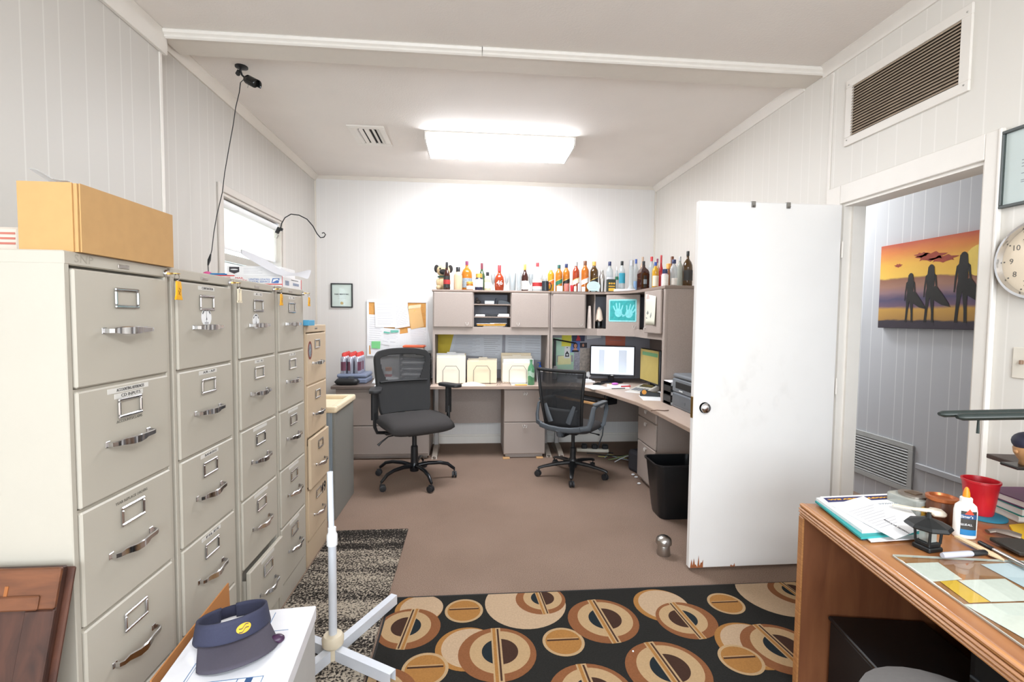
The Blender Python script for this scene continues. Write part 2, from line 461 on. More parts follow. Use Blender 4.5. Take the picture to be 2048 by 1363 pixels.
# doorway casing and jambs
b = B()
b.box(XR - .016, XR, DY1 - .005, DY1 + .10, 0, DZ + .1, .003)          # far casing
b.box(XR - .016, XR, DY0 - .05, DY0 + .005, 0, DZ + .1, .003)         # near casing
b.box(XR - .022, XR, DY0 - .06, DY0 - .048, 0, DZ + .1, .003)
b.box(XR - .016, XR, DY0 + .005, DY1 - .005, DZ - .005, DZ + .1, .003)  # head casing
b.box(XR, XR + .12, DY1 - .02, DY1, 0, DZ).box(XR, XR + .12, DY0, DY0 + .02, 0, DZ).box(XR, XR + .12, DY0 + .02, DY1 - .02, DZ - .02, DZ)
b.box(XR + .045, XR + .12, DY1 - .034, DY1 - .02, 0, DZ - .02).box(XR + .045, XR + .12, DY0 + .02, DY0 + .034, 0, DZ - .02)
struct(b, 'door_2', M_TRIM)

# the open door leaf, standing square to the right wall
d = thing('door_1', None, None, (2.07, 2.545, 0)); d['kind'] = 'structure'
DW, DT, DH = .835, .036, 2.07
b = B(); b.box(-DW, 0, -DT / 2, DT / 2, .015, DH, .004); b.out('leaf', M_DOOR, d)
rnd = random.Random(3)
b = B(); yf = -DT / 2 - .0006
def chip(x0, w, h, n):
    pts = [(x0, .016)]
    for i in range(n + 1):
        t = i / n
        pts.append((x0 + w * t, .016 + h * (rnd.uniform(.15, 1) if i % 2 else rnd.uniform(.05, .35))))
    pts.append((x0 + w, .016))
    for (a, c), (a2, c2) in zip(pts[1:-1], pts[2:-1]):
        b.quad([(a, yf, .016), (a2, yf, .016), (a2, yf, c2), (a, yf, c)])
chip(-DW + .008, .075, .085, 11); chip(-DW + .245, .028, .024, 6); chip(-.075, .03, .034, 6)
b.out('bare_wood_chip', mat('bare_wood', '#9A5A34', .8, var=.2, scale=60), d)
def knob(b, s):
    b.m = basis((-DW + .065, s * DT / 2, .93), (1, 0, 0), (0, 0, s))
    b.lathe([(.031, 0), (.033, .004), (.028, .008), (.012, .012), (.011, .03), (.022, .036), (.028, .047), (.027, .058), (.018, .066), (.006, .068), (0, .068)], n=20)
b = B()
for s in (-1, 1): knob(b, s)
b.m = Mx.Identity(4)
kb = b.out('door_knob', M_CHROME, d, smooth=True)
b = B(); b.box(-DW - .001, -DW + .003, -.014, .014, .87, .99, .001); b.out('latch_plate', M_BRASS, d)
for z in (.22, 1.05, 1.82):
    b = B(); b.tube([(0.004, -DT / 2 - .006, z - .045), (0.004, -DT / 2 - .006, z + .045)], .006, 8); b.out('hinge', M_TRIM, d)
for x in (-.525, -.322):
    b = B(); b.box(x - .011, x + .011, -DT / 2 - .004, DT / 2 + .004, DH, DH + .003).box(x - .011, x + .011, -DT / 2 - .005, -DT / 2 - .001, DH - .03, DH + .003)
    b.tube([(x, -DT / 2 - .004, DH - .02), (x, -DT / 2 - .012, DH - .03), (x, -DT / 2 - .02, DH - .022)], .003, 6)
    b.out('over_door_hook', mat('grey_metal', '#8E8B86', .4, .8), d)
# scuffs by the knob
def scuff_mat():
    m, nt, bs = new_mat('door_scuffs'); N, L = nt.nodes, nt.links
    setin(bs, 'Base Color', hexlin('#8d7f68')); setin(bs, 'Roughness', .7)
    tc = N.new('ShaderNodeTexCoord'); nz = N.new('ShaderNodeTexNoise'); nz.inputs['Scale'].default_value = 16; nz.inputs['Detail'].default_value = 6
    mp = N.new('ShaderNodeMapping'); mp.inputs['Rotation'].default_value = (0, .5, 0); mp.inputs['Scale'].default_value = (1.0, 1, .7)
    L.new(tc.outputs['Object'], mp.inputs[0]); L.new(mp.outputs[0], nz.inputs['Vector'])
    rp = N.new('ShaderNodeValToRGB'); rp.color_ramp.elements[0].position = .52; rp.color_ramp.elements[1].position = .8
    rp.color_ramp.elements[0].color = (0, 0, 0, 1); rp.color_ramp.elements[1].color = (.11, .11, .11, 1)
    L.new(nz.outputs['Fac'], rp.inputs[0])
    # fade towards the patch's own rim
    gr = N.new('ShaderNodeTexGradient'); gr.gradient_type = 'SPHERICAL'
    mp2 = N.new('ShaderNodeMapping'); mp2.inputs['Location'].default_value = (1.05, 0, -3.1); mp2.inputs['Scale'].default_value = (2.1, 1, 3.0)
    L.new(tc.outputs['Object'], mp2.inputs[0]); L.new(mp2.outputs[0], gr.inputs[0])
    mu = N.new('ShaderNodeMath'); mu.operation = 'MULTIPLY'; L.new(rp.outputs[0], mu.inputs[0]); L.new(gr.outputs['Fac'], mu.inputs[1])
    tr = N.new('ShaderNodeBsdfTransparent'); mx = N.new('ShaderNodeMixShader')
    L.new(mu.outputs[0], mx.inputs[0]); L.new(tr.outputs[0], mx.inputs[1]); L.new(bs.outputs[0], mx.inputs[2])
    L.new(mx.outputs[0], N['Material Output'].inputs['Surface']); return m
b = B(); b.quad([(-.8, yf, .7), (-.2, yf, .7), (-.2, yf, 1.35), (-.8, yf, 1.35)]); b.out('scuff_mark', scuff_mat(), d)

# window in the left wall: frame, sashes, panes, roller shade
w = thing('window_1', None, None, (XL, (WY0 + WY1) / 2, WZ0)); w['kind'] = 'structure'
hw = (WY1 - WY0) / 2; hh = WZ1 - WZ0
b = B()
b.box(0, .014, -hw - .06, -hw, -.05, hh + .05, .003).box(0, .014, hw, hw + .05, -.05, hh + .05, .003)
b.box(0, .014, -hw, hw, hh, hh + .05, .003).box(0, .03, -hw - .07, hw + .06, -.05, -.0, .004)
b.box(-.15, 0, -hw, -hw + .02, 0, hh).box(-.15, 0, hw - .02, hw, 0, hh).box(-.15, 0, -hw + .02, hw - .02, hh - .02, hh).box(-.15, 0, -hw + .02, hw - .02, 0, .02)
b.out('window_frame', mat('window_casing_paint', '#D0C9C2', .5, var=.02), w)
mid = .43
for nm, z0, z1, x in (('sash', .02, mid + .03, -.10), ('sash', mid - .03, hh - .02, -.13)):
    b = B(); f = .035
    b.box(x, x + .03, -hw + .02, -hw + .02 + f, z0, z1).box(x, x + .03, hw - .02 - f, hw - .02, z0, z1)
    b.box(x, x + .03, -hw + .02 + f, hw - .02 - f, z0, z0 + f).box(x, x + .03, -hw + .02 + f, hw - .02 - f, z1 - f - .02, z1)
    sa = b.out(nm, mat('aluminium_sash', '#B7B3AB', .45, .3), w)
    b = B(); b.box(x + .012, x + .016, -hw + .02 + f, hw - .02 - f, z0 + f, z1 - f - .02); b.out('pane', pane_glass('window_glass'), sa)
m, nt, bs = new_mat('roller_shade_cloth'); N, L = nt.nodes, nt.links
tl = N.new('ShaderNodeBsdfTranslucent'); tl.inputs[0].default_value = hexlin('#FBF8F0'); mx = N.new('ShaderNodeMixShader'); mx.inputs[0].default_value = .65
setin(bs, 'Base Color', hexlin('#F2EEE6')); setin(bs, 'Roughness', .9)
L.new(bs.outputs[0], mx.inputs[1]); L.new(tl.outputs[0], mx.inputs[2]); L.new(mx.outputs[0], N['Material Output'].inputs[0])
sh = B().box(-.052, -.050, -hw + .03, hw - .03, mid + .07, hh - .07).out('shade_cloth', m, w)
b = B(); b.tube([(-.05, -hw + .025, hh - .055), (-.05, hw - .025, hh - .055)], .028, 14); b.box(-.06, -.02, hw - .03, hw - .02, hh - .10, hh - .02)
b.out('shade_roller', M_PAPER, w, smooth=True)
b = B(); b.box(-.058, -.046, -hw + .03, hw - .03, mid + .055, mid + .078, .003); b.out('shade_rail', M_PAPER, w)

# ------------------------------------------------------------------ ceiling fixture
c = thing('ceiling_light', 'long white fluorescent fixture with glowing wrap lens on the ceiling', 'ceiling light', (.235, 4.19, ZC))
b = B(); b.box(-.62, .62, -.24, .24, -.016, 0, .003); b.out('fixture_pan', M_TRIM, c)
b = B(); b.prism([(-.235, -.016), (-.222, -.062), (-.20, -.076), (.20, -.076), (.222, -.062), (.235, -.016)], -.605, .605, 'x')
b.out('diffuser', emit('lit_acrylic', '#F6F9FF', 25.0), c)
for s in (-1, 1):
    b = B(); b.prism([(-.24, -.01), (-.226, -.066), (-.203, -.081), (.203, -.081), (.226, -.066), (.24, -.01)], s * .612 - .007, s * .612 + .007, 'x'); b.out('end_cap', mat('white_plastic', '#E4E1DC', .5), c)
# ceiling register
c = thing('ceiling_vent', 'square white ceiling register with four black gaps between its louvres', 'vent', (-.842, 4.11, ZC))
b = B(); w2, h2 = .145, .215
b.box(-w2, w2, -h2, -h2 + .055, -.012, 0, .003).box(-w2, w2, h2 - .055, h2, -.012, 0, .003).box(-w2, -w2 + .05, -h2 + .055, h2 - .055, -.012, 0, .003).box(w2 - .05, w2, -h2 + .055, h2 - .055, -.012, 0, .003)
b.out('vent_frame', M_TRIM, c)
b = B(); b.box(-w2 + .05, w2 - .05, -h2 + .055, h2 - .055, -.002, -.0005); b.out('duct_opening', M_DARK, c)
for i in range(5):
    x = -.072 + i * .036; s = -1 if i < 2 else 1
    b = B(); b.quad([(x, -h2 + .055, -.003), (x, h2 - .055, -.003), (x + .026 * s * (0 if i == 2 else 1), h2 - .055, -.016), (x + .026 * s * (0 if i == 2 else 1), -h2 + .055, -.016)])
    if i == 2: b = B(); b.box(x - .018, x + .018, -h2 + .055, h2 - .055, -.014, -.004)
    b.out('louvre', M_TRIM, c, thick=.002 if i != 2 else 0)
# return-air grille high on the right wall
pa, pb = ax(1694, 225, XR), ax(1946, 95, XR)
gy0, gy1 = pb.y, pa.y
gz1, gz0 = ax(1694, 162, XR).z, ax(1692, 292, XR).z
gz1b, gz0b = ax(1948, 8, XR).z, ax(1948, 180, XR).z
gz0, gz1 = (gz0 + gz0b) / 2, (gz1 + gz1b) / 2
g = thing('return_air_grille', 'large framed return-air grille with dusty beige slats above the doorway', 'vent', (XR, (gy0 + gy1) / 2, (gz0 + gz1) / 2))
hy, hz = (gy1 - gy0) / 2, (gz1 - gz0) / 2; fr = .045
b = B(); b.box(-.012, 0, -hy, hy, -hz, -hz + fr, .002).box(-.012, 0, -hy, hy, hz - fr, hz, .002).box(-.012, 0, -hy, -hy + fr, -hz + fr, hz - fr, .002).box(-.012, 0, hy - fr, hy, -hz + fr, hz - fr, .002)
b.out('grille_frame', M_TRIM, g)
b = B(); b.box(-.002, -.0005, -hy + fr, hy - fr, -hz + fr, hz - fr); b.out('duct_opening', mat('dusty_duct', '#3a2f26', .9), g)
ns = 18; b = B()
for i in range(ns):
    z = -hz + fr + (2 * hz - 2 * fr) * (i + .5) / ns
    b.quad([(-.003, -hy + fr, z + .006), (-.003, hy - fr, z + .006), (-.014, hy - fr, z - .005), (-.014, -hy + fr, z - .005)])
b.out('slats', mat('dusty_beige_slat', '#B7A592', .6, var=.15, scale=9), g, thick=.0025)
for yy, zz in ((hy - .02, -hz + .03), (-hy + .02, -hz + .03), (hy - .02, hz - .03), (-hy + .02, hz - .03)):
    b = B(); b.ball((-.012, yy, zz), .004, 8, 4); b.out('screw', M_STEEL, g)
# hallway wall grille
y1, y0 = 4.25, ax(1828, 925, XH).y
z1, z0 = ax(1828, 890, XH).z, ax(1822, 985, XH).z
z1 = (z1 + ax(1700, 853, XH).z) / 2
z0 = (z0 + ax(1700, 940, XH).z) / 2
g = thing('hallway_wall_grille', 'wide louvred wall grille low on the grey hallway wall', 'vent', (XH, (y0 + y1) / 2, (z0 + z1) / 2))
hy, hz = (y1 - y0) / 2, (z1 - z0) / 2; fr = .04
b = B(); b.box(-.014, 0, -hy, hy, -hz, -hz + fr, .002).box(-.014, 0, -hy, hy, hz - fr, hz, .002).box(-.014, 0, -hy, -hy + fr, -hz + fr, hz - fr, .002).box(-.014, 0, hy - fr, hy, -hz + fr, hz - fr, .002)
b.out('grille_frame', mat('grey_grille_paint', '#AEB1B2', .45), g)
b = B(); b.box(-.002, -.0005, -hy + fr, hy - fr, -hz + fr, hz - fr); b.out('duct_opening', M_DARK, g)
b = B(); ns = 13
for i in range(ns):
    z = -hz + fr + (2 * hz - 2 * fr) * (i + .5) / ns
    b.quad([(-.003, -hy + fr, z + .006), (-.003, hy - fr, z + .006), (-.014, hy - fr, z - .005), (-.014, -hy + fr, z - .005)])
b.out('slats', MATS['grey_grille_paint'], g, thick=.003)
# ================================================================== FILING CABINETS ALONG THE LEFT WALL
XC = -.912
M_CAB = mat('putty_enamel', '#B5AFA3', .42, var=.025, scale=4, bump=.03, bscale=500)
M_CABT = mat('tan_enamel', '#C8B398', .42, var=.03, scale=4, bump=.03, bscale=500)
M_STRIP = mat('label_tape', '#D5D3CE', .5, var=.02)
ZT, PITCHZ = 1.5248, .2852
def bow_handle(b, w=.15):
    """bow pull standing out from a +X face, centred on the origin; flat bar, bulged grip"""
    import itertools
    ctl = [(-w / 2, .000), (-w / 2, .014), (-w / 2 + .006, .019), (-w / 2 + .024, .020), (-w / 2 + .034, .026), (-.030, .034), (-.010, .036), (.012, .032), (.030, .027), (w / 2 - .016, .025), (w / 2 - .004, .021), (w / 2, .012), (w / 2, .000)]
    th = .0032; rows = []
    n = len(ctl)
    for i, (y, x) in enumerate(ctl):
        (ya_, xa_), (yc_, xc_) = ctl[max(0, i - 1)], ctl[min(n - 1, i + 1)]
        dy, dx = yc_ - ya_, xc_ - xa_; l = hypot(dy, dx) or 1; ny, nx = -dx / l * th, dy / l * th
        hz_ = .0065 + .0045 * max(0, 1 - ((y + .018) / .05) ** 2)
        rows.append([b._v(p) for p in ((x, y, -hz_), (x + nx, y + ny, -hz_ * .8), (x + nx, y + ny, hz_ * .8), (x, y, hz_))])
    for r0, r1 in zip(rows, rows[1:]):
        for j in range(4): b._f([r0[j], r0[(j + 1) % 4], r1[(j + 1) % 4], r1[j]])
    b._f(rows[0]); b._f(rows[-1][::-1])
    b.box(0, .002, -w / 2 - .008, -w / 2 + .008, -.008, .008, .001).box(0, .002, w / 2 - .008, w / 2 + .008, -.008, .008, .001)
    return b
def card_holder(b, w=.088, h=.052):
    t = .008
    for y0, y1, z0, z1 in ((-w / 2, w / 2, h / 2 - t, h / 2), (-w / 2, w / 2, -h / 2, -h / 2 + t), (-w / 2, -w / 2 + t, -h / 2 + t, h / 2 - t), (w / 2 - t, w / 2, -h / 2 + t, h / 2 - t)):
        b.box(0, .006, y0, y1, z0, z1, .0025)
    return b
def filing_cabinet(label, ya, yb, zs, ztop, m, open_by={}, tapes=None, group=None, hz=.145, lock=True, texts={}, badge=True):
    """zs: heights of drawer tops, last one the foot of the lowest drawer"""
    cy = (ya + yb) / 2; hwid = (yb - ya) / 2
    c = thing('filing_cabinet', label, 'filing cabinet', (0, cy, 0), 0, group)
    xb = (XNEAR if ya < YSTEP else XL) + .02
    b = B()
    t = .016
    b.box(xb, XC, -hwid, -hwid + t, .0, ztop - .004, .002).box(xb, XC, hwid - t, hwid, .0, ztop - .004, .002)
    b.box(xb, XC + .001, -hwid - .0005, hwid + .0005, zs[0] + .005, ztop, .003)
    b.box(xb, XC, -hwid + t, hwid - t, .0, zs[-1] - .005, .001)
    b.box(xb, XC - .03, -hwid + t, hwid - t, zs[-1] - .005, zs[0] + .005)
    for z in zs[1:-1]: b.box(XC - .03, XC - .004, -hwid + t, hwid - t, z - .004, z + .004)
    b.out('body', m, c)
    if badge:
        b = B(); b.box(XC + .001, XC + .003, -.02, .02, ztop - .024, ztop - .014, .001); b.out('badge', M_STEEL, c)
    if lock:
        b = B(M_ := basis((XC + .001, hwid - .012, ztop - .02), *FACE_RIGHT)); b.lathe([(.011, 0), (.011, .006), (.009, .009), (0, .009)], n=14); b.out('lock', M_CHROME, c, smooth=True)
    for i in range(len(zs) - 1):
        zt, zb = zs[i] - .002, zs[i + 1] + .006
        off = open_by.get(i, 0)
        x = XC + off
        b = B(); b.box(x - .012, x + .006, -hwid + t + .002, hwid - t - .002, zb, zt, .004)
        if off: b.box(XC - .2, x - .012, -hwid + t + .012, -hwid + t + .014, zb + .01, zt - .04).box(XC - .2, x - .012, hwid - t - .014, hwid - t - .012, zb + .01, zt - .04).box(XC - .2, x - .012, -hwid + t + .014, hwid - t - .014, zb + .01, zb + .014)
        dr = b.out('drawer', m, c)
        b = B(Mx.Translation((x + .006, -.005, zt - hz))); bow_handle(b); b.out('handle', M_CHROME, dr, smooth=30)
        b = B(Mx.Translation((x + .006, .0, zt - .062))); card_holder(b, .088 if hwid < .2 else .1); b.out('card_holder', M_CHROME, dr)
        tp = (tapes or {}).get(i, [(.13, 'plain')])
        for k, (wd, s) in enumerate(tp):
            z = zt - .014 - .0155 * k
            if s is None: continue
            b = B(); b.box(x + .006, x + .0068, -wd / 2, wd / 2, z - .0065, z + .0065); tpo = b.out('label_tape', M_STRIP, dr)
            if s != 'plain':
                text(s, .0115, basis((x + .0069, .006, z), *FACE_RIGHT), INK, dr, 'label_lettering', wd * .68)
        for (s, z, wd) in texts.get(i, []):
            text(s, .010, basis((x + .0064, 0, zt - z), *FACE_RIGHT), mat('faded_ink', '#6d6960', .7), dr, 'label_lettering', wd)
    return c
zz = [ZT - PITCHZ * k for k in range(6)]
ctop = ZT + .037
CABS = [(1.154, 1.522), (1.537, 1.902), (1.932, 2.302), (2.316, 2.681)]
grp = 'putty filing cabinets in a row along the left wall'
filing_cabinet('putty five-drawer filing cabinet nearest the camera, brown carton on top', *CABS[0], zz, ctop, M_CAB,
    tapes={0: [(.1, None)], 1: [(.15, 'ACCOUNTING REFERENCES'), (.105, 'CD INPUTS')], 2: [(.1, None)], 3: [(.1, None)], 4: [(.1, None)]},
    texts={1: [('ACCOUNTS/CLAIMS', .096, .095)], 2: [('YEAR REPLACE ORDERS', .022, .12)]}, group=grp)
filing_cabinet('second putty filing cabinet of the row, round white sticker on its top drawer', *CABS[1], zz, ctop - .0, M_CAB,
    tapes={0: [(.10, 'CORPORATION')], 1: [(.11, 'A/R - A/P')], 2: [(.11, 'BANKING')], 3: [(.12, 'FILES')]}, group=grp)
filing_cabinet('third putty filing cabinet of the row, its bottom drawer pulled slightly open', *CABS[2], zz, ctop - .002, M_CAB,
    open_by={4: .024}, tapes={0: [(.08, 'A - G')], 1: [(.08, 'H - K')]}, group=grp)
filing_cabinet('fourth putty filing cabinet, last of the tall row before the tan one', *CABS[3], zz, ctop - .002, M_CAB,
    tapes={0: [(.08, 'L - R')], 1: [(.08, 'S - Z')]}, group=grp)
z5 = [1.3209, 1.0251, .7293, .4335, .1377]
c5 = filing_cabinet('shorter tan four-drawer filing cabinet at the far end, marked 49', 2.70, 3.075, z5, 1.366, M_CABT, open_by={2: .014}, lock=False, hz=.17,
    tapes={i: [(.1, None)] for i in range(4)})
text('49', .085, basis((XC + .0065, .095, .36), *FACE_RIGHT), INK, c5, 'number_sticker', .10, bold=.002)
b = B(basis((XC + .0064, -.125, 1.225), *FACE_RIGHT)); b.prism(ellipse(0, 0, .034, .052, 24), 0, .0006)
st = b.out('oval_sticker', mat('dark_red_print', '#7c3b34', .5, var=.5, scale=60), c5)
b = B(basis((XC + .0071, -.125, 1.225), *FACE_RIGHT)); b.prism(ellipse(0, 0, .022, .038, 24), 0, .0003)
b.out('sticker_field', mat('grey_print', '#7e8790', .5, var=.6, scale=90), st)
text('S.M.D', .02, basis((-.911 + .0005, -.135, 1.548), *FACE_RIGHT), mat('faint_pencil', '#8a857b', .8), None and 0, 'x') if False else None
# pencilled initials on the top rail of the nearest cabinet
near_cab = [o for o in bpy.data.objects if o.name == 'filing_cabinet'][0]
text('SNP', .026, basis((XC + .0012, -.128, 1.546), *FACE_RIGHT), mat('faint_pencil', '#A29C90', .8), near_cab, 'pencilled_letters', .055)
# round stickers
for k, (u, v, hint) in enumerate(((413, 634, 'second'), (512, 642, 'third'))):
    p = ax(u, v, XC + .0065)
    r = .031
    s = thing('round_sticker', 'round white compass sticker behind the top handle of the %s filing cabinet' % hint, 'sticker', (XC + .0062, p.y, p.z), 0, 'round white stickers')
    b = B(basis((0, 0, 0), *FACE_RIGHT)); b.prism(ellipse(0, 0, r, r, 32), 0, .0006); b.out('disc', M_PAPER, s)
    b = B(basis((.0007, 0, 0), *FACE_RIGHT)); b.prism([(-.0006, -.016), (.0006, -.016), (.0006, .024), (-.0006, .024)], 0, .0002)
    b.prism([(-.004, -.010), (-.001, -.004), (0, .006), (.003, -.006), (.006, -.010), (.001, -.007)], 0, .0002)
    for a in range(24):
        th = radians(28 + a * 124 / 23)
        if a in (5, 6, 17, 18): continue
        m2 = Mx.Rotation(th - pi / 2, 4, 'Z')
        q = [m2 @ V(pp) for pp in ((-.0011, .0235, 0), (.0009, .0235, 0), (.0009, .028, 0), (-.0011, .028, 0))]
        b.prism([(t.x, t.y) for t in q], 0, .0002)
    b.prism([(-.012, -.017), (.012, -.017), (.012, -.0185), (-.012, -.0185)], 0, .0002).prism([(-.012, -.021), (.012, -.021), (.012, -.0225), (-.012, -.0225)], 0, .0002)
    b.out('print', INK, s)
# keys hanging in the locks
M_YEL = mat('yellow_plastic', '#E9A90C', .4, var=.05)
M_CREAM = mat('cream_plastic', '#E3D7BE', .5)
keyd = [(CABS[0][1] - .012, M_YEL, 1.0, 'yellow key tag hanging from the lock of the nearest filing cabinet'),
        (CABS[1][1] - .012, M_CREAM, .95, 'cream key tag hanging from the lock of the second filing cabinet'),
        (CABS[2][1] - .012, M_YEL, .95, 'yellow key tag hanging from the lock of the third filing cabinet'),
        (CABS[3][1] - .012, M_YEL, .85, 'small yellow key tag hanging from the lock of the fourth filing cabinet')]
for k, (y, mt, sc, lab) in enumerate(keyd):
    z = ctop - .02
    t = thing('key_tag', lab, 'key tag', (XC + .010, y, z), 0, 'key tags in the cabinet locks')
    b = B(); b.box(0, .012, -.001, .001, -.003, .003)
    b.prism(ellipse(.020, .0, .012, .011, 16), -.001, .001, 'z')
    b.m = Mx.Identity(4)
    b.out('key', M_BRASS, t)
    b = B(); rr = .011
    b.tube([(.022 + .0, rr * sin(a) + .004, -.010 + rr * cos(a)) for a in [2 * pi * i / 14 for i in range(15)]], .0012, 5, cap=False); b.out('split_ring', M_STEEL, t, smooth=True)
    h = .056 * sc; w2 = .013 * sc
    b = B(basis((.020, .008, -.022 - h / 2), *FACE_RIGHT))
    if k != 1:
        b.prism([(-w2 * .75, h / 2), (w2 * .75, h / 2), (w2 * .9, h * .22), (w2 * 1.1, h * .15), (w2 * .75, h * .0), (w2 * .85, -h * .28), (w2 * 1.35, -h / 2), (-w2 * 1.35, -h / 2), (-w2 * .85, -h * .28), (-w2 * .75, 0)], 0, .005, bev=.001)
        tg = b.out('tag', mt, t)
        b = B(basis((.0256, .008, -.022 - h / 2), *FACE_RIGHT)); 
        for a0, a1 in (((-.004, -.012), (.006, .0)), ((.006, .002), (-.002, .008)), ((-.005, .0), (.004, -.014))):
            dx, dy = a1[0] - a0[0], a1[1] - a0[1]; l = hypot(dx, dy); nx, ny = -dy / l * .0007, dx / l * .0007
            b.prism([(a0[0] + nx, a0[1] + ny), (a0[0] - nx, a0[1] - ny), (a1[0] - nx, a1[1] - ny), (a1[0] + nx, a1[1] + ny)], 0, .0002)
        b.out('scribble', mat('brown_ink', '#6b3d0c', .6), tg)
    else:
        f = .004
        b.prism([(-w2, h / 2), (w2, h / 2), (w2, h / 2 - f), (-w2, h / 2 - f)], 0, .004); b.prism([(-w2 * 1.4, -h / 2 + f * 1.8), (w2 * 1.4, -h / 2 + f * 1.8), (w2 * 1.4, -h / 2), (-w2 * 1.4, -h / 2)], 0, .004)
        for s_ in (-1, 1): b.prism([(s_ * w2, h / 2 - f), (s_ * (w2 - f), h / 2 - f), (s_ * (w2 - f), -h / 2 + f), (s_ * w2 * 1.1, -h / 2 + f)][::s_], 0, .004)
        b.prism([(-w2 + f, h * .2), (w2 - f, h * .2), (w2 - f, -h * .35), (-w2 + f, -h * .35)], .001, .0025)
        b.out('tag', mt, t)
# ------------------------------------------------------------------ things on top of the cabinets
M_CARD = mat('brown_cardboard', '#BD9562', .85, var=.05, scale=30)
zt = ctop
# big carton: near face u 58..152, far right corner u 290
p0 = az(157, 503, zt); p1 = az(62, 499, zt); p2 = az(291, 528, zt)
c = thing('cardboard_carton', 'plain brown cardboard carton standing on the nearest filing cabinet', 'box', (p0.x - .003, p0.y + .005, zt))
wd, dp, hg = .122, .345, .156
b = B()
b.box(-wd, 0, 0, dp, 0, hg)
b.out('carton', M_CARD, c)
b = B(); b.box(-wd - .002, -.008, -.004, -.001, 0, hg + .001); b.out('end_flap', mat('light_cardboard', '#BC935F', .85, var=.04, scale=30), c)
b = B(); b.box(.001, .004, .004, dp, .0, hg + .001); b.out('side_flap', M_CARD, c)
b = B(); b.grid(lambda i, j: (-.118 + .10 * i, .02 + .12 * j, hg + .001 + .035 * (1 - i) * (1 - j) + .004 * sin(9 * i)), 6, 3)
tag(b.out('plastic_wrap', clear('clear_film', '#F2F6FA', .18), None, loc=(p0.x - .003, p0.y + .005, zt + .0), thick=.0006), 'crumpled clear plastic wrap lying on the brown carton', 'plastic wrap')
# tilted envelope box at the left edge
c = thing('printed_mailer', 'dark blue and white printed mailer lying left of the brown carton', 'parcel', (ay(20, 480, 1.34).x + .13, 1.34, zt))
b = B(); b.box(-.15, -.03, -.09, .09, 0, .064, .006); b.out('packet', mat('white_card', '#C9BDB0', .7), c)
b = B(); b.box(-.152, -.115, -.092, .092, -.0, .066, .006); b.out('blue_end', mat('navy_card', '#23255A', .5), c)
b = B(basis((-.068, -.0906, .036), *FACE_CAM))
for k in range(3): b.prism([(-.03, -.014 + k * .012), (.03, -.014 + k * .012), (.03, -.009 + k * .012), (-.03, -.009 + k * .012)], 0, .0003)
b.out('red_print', mat('red_print', '#B56A5C', .6), c)
# red cap
p = az(297, 530, zt)
b = B(); b.lathe([(.014, 0), (.014, .022), (.012, .024), (0, .024)], n=16)
tag(b.out('red_tub', mat('red_plastic', '#C8151F', .35), None, True, loc=(p.x - .02, p.y, zt)), 'small red tub standing behind the right end of the brown carton', 'tub')
# priority mail box, leaning over cabinets two to four
YM = 2.47                                  # front of the mailing box
xm0, xm1 = ay(418, 550, YM).x, ay(564, 550, YM).x
hb = ay(500, 550, YM).z - zt
pm = thing('mailing_box', 'flat white and red mailing box on top of the fourth filing cabinet', 'parcel', ((xm0 + xm1) / 2, YM, zt - .0012))
wm = xm1 - xm0; h2m = wm / 2
b = B(); b.box(-h2m, h2m, 0, .27, .0, hb, .002); b.out('box', mat('mailer_white', '#ECEBEC', .6), pm)
M_RED = mat('mailer_red', '#D8453F', .6); M_BLUE = mat('mailer_blue', '#4d74b5', .6)
for x0_, x1_, z0_, z1_ in ((h2m - .13, h2m, hb * .22, hb * .30), (-h2m + .02, -h2m + .10, hb * .80, hb * .84), (-h2m, -h2m + .12, hb - .005, hb)):
    b = B(); b.box(x0_, x1_, -.0006, 0, z0_, z1_); b.out('red_stripe', M_RED, pm)
b = B(); b.box(h2m, h2m + .0006, .0, .005, 0, hb); b.out('red_edge', M_RED, pm)
b = B(); b.box(h2m, h2m + .0006, .262, .27, 0, hb); b.out('red_edge', M_RED, pm)
text('PRIORITY', .013, basis((-.03, -.0007, hb * .52), *FACE_CAM), M_RED, pm, 'printed_words', .07)
text('MAIL', .013, basis((-.03, -.0007, hb * .75), *FACE_CAM), M_RED, pm, 'printed_words', .04)
text('UNITED STATES', .012, basis((.065, -.0007, hb * .66), *FACE_CAM), M_BLUE, pm, 'printed_words', .10)
text('POSTAL SERVICE', .012, basis((.065, -.0007, hb * .46), *FACE_CAM), M_BLUE, pm, 'printed_words', .10)
b = B(basis((.142, -.0004, hb * .57), *FACE_CAM)); b.prism([(-.020, -.012), (.014, -.012), (.020, .012), (-.014, .012)], 0, .0004); eg = b.out('eagle_emblem', M_BLUE, pm)
b = B(basis((.142, -.0009, hb * .57), *FACE_CAM)); b.prism([(-.015, -.009), (.006, .003), (.018, .001), (.010, .009), (-.010, .007)], 0, .0003); b.out('eagle_head', M_PAPER, eg)
b = B(basis((h2m + .0002, .07, hb * .45), *FACE_RIGHT)); b.prism([(-.03, -.012), (.02, -.012), (.02, .012), (-.03, .012)], 0, .0004); b.out('postage_print', mat('grey_blue_print', '#8b97ad', .6, var=.5, scale=120), pm)
b = B(basis((h2m + .0002, .18, hb * .45), *FACE_RIGHT)); b.prism([(-.035, -.008), (.05, -.008), (.05, .006), (-.035, .006)], 0, .0004); b.out('address_print', MATS['grey_blue_print'], pm)
b = B(); b.box(h2m + .0002, h2m + .0009, .12, .22, hb * .78, hb * .83); b.out('tear_slot', M_DARK, pm)
zt2 = zt + hb - .001
xp0 = ay(452, 540, YM).x; hp_ = ay(480, 531, YM).z - zt2
ab = thing('product_box', 'slim white product box with a black badge lying on the mailing box', 'parcel', (xp0, YM + .006, zt2))
wp = xm1 - xp0 - .01
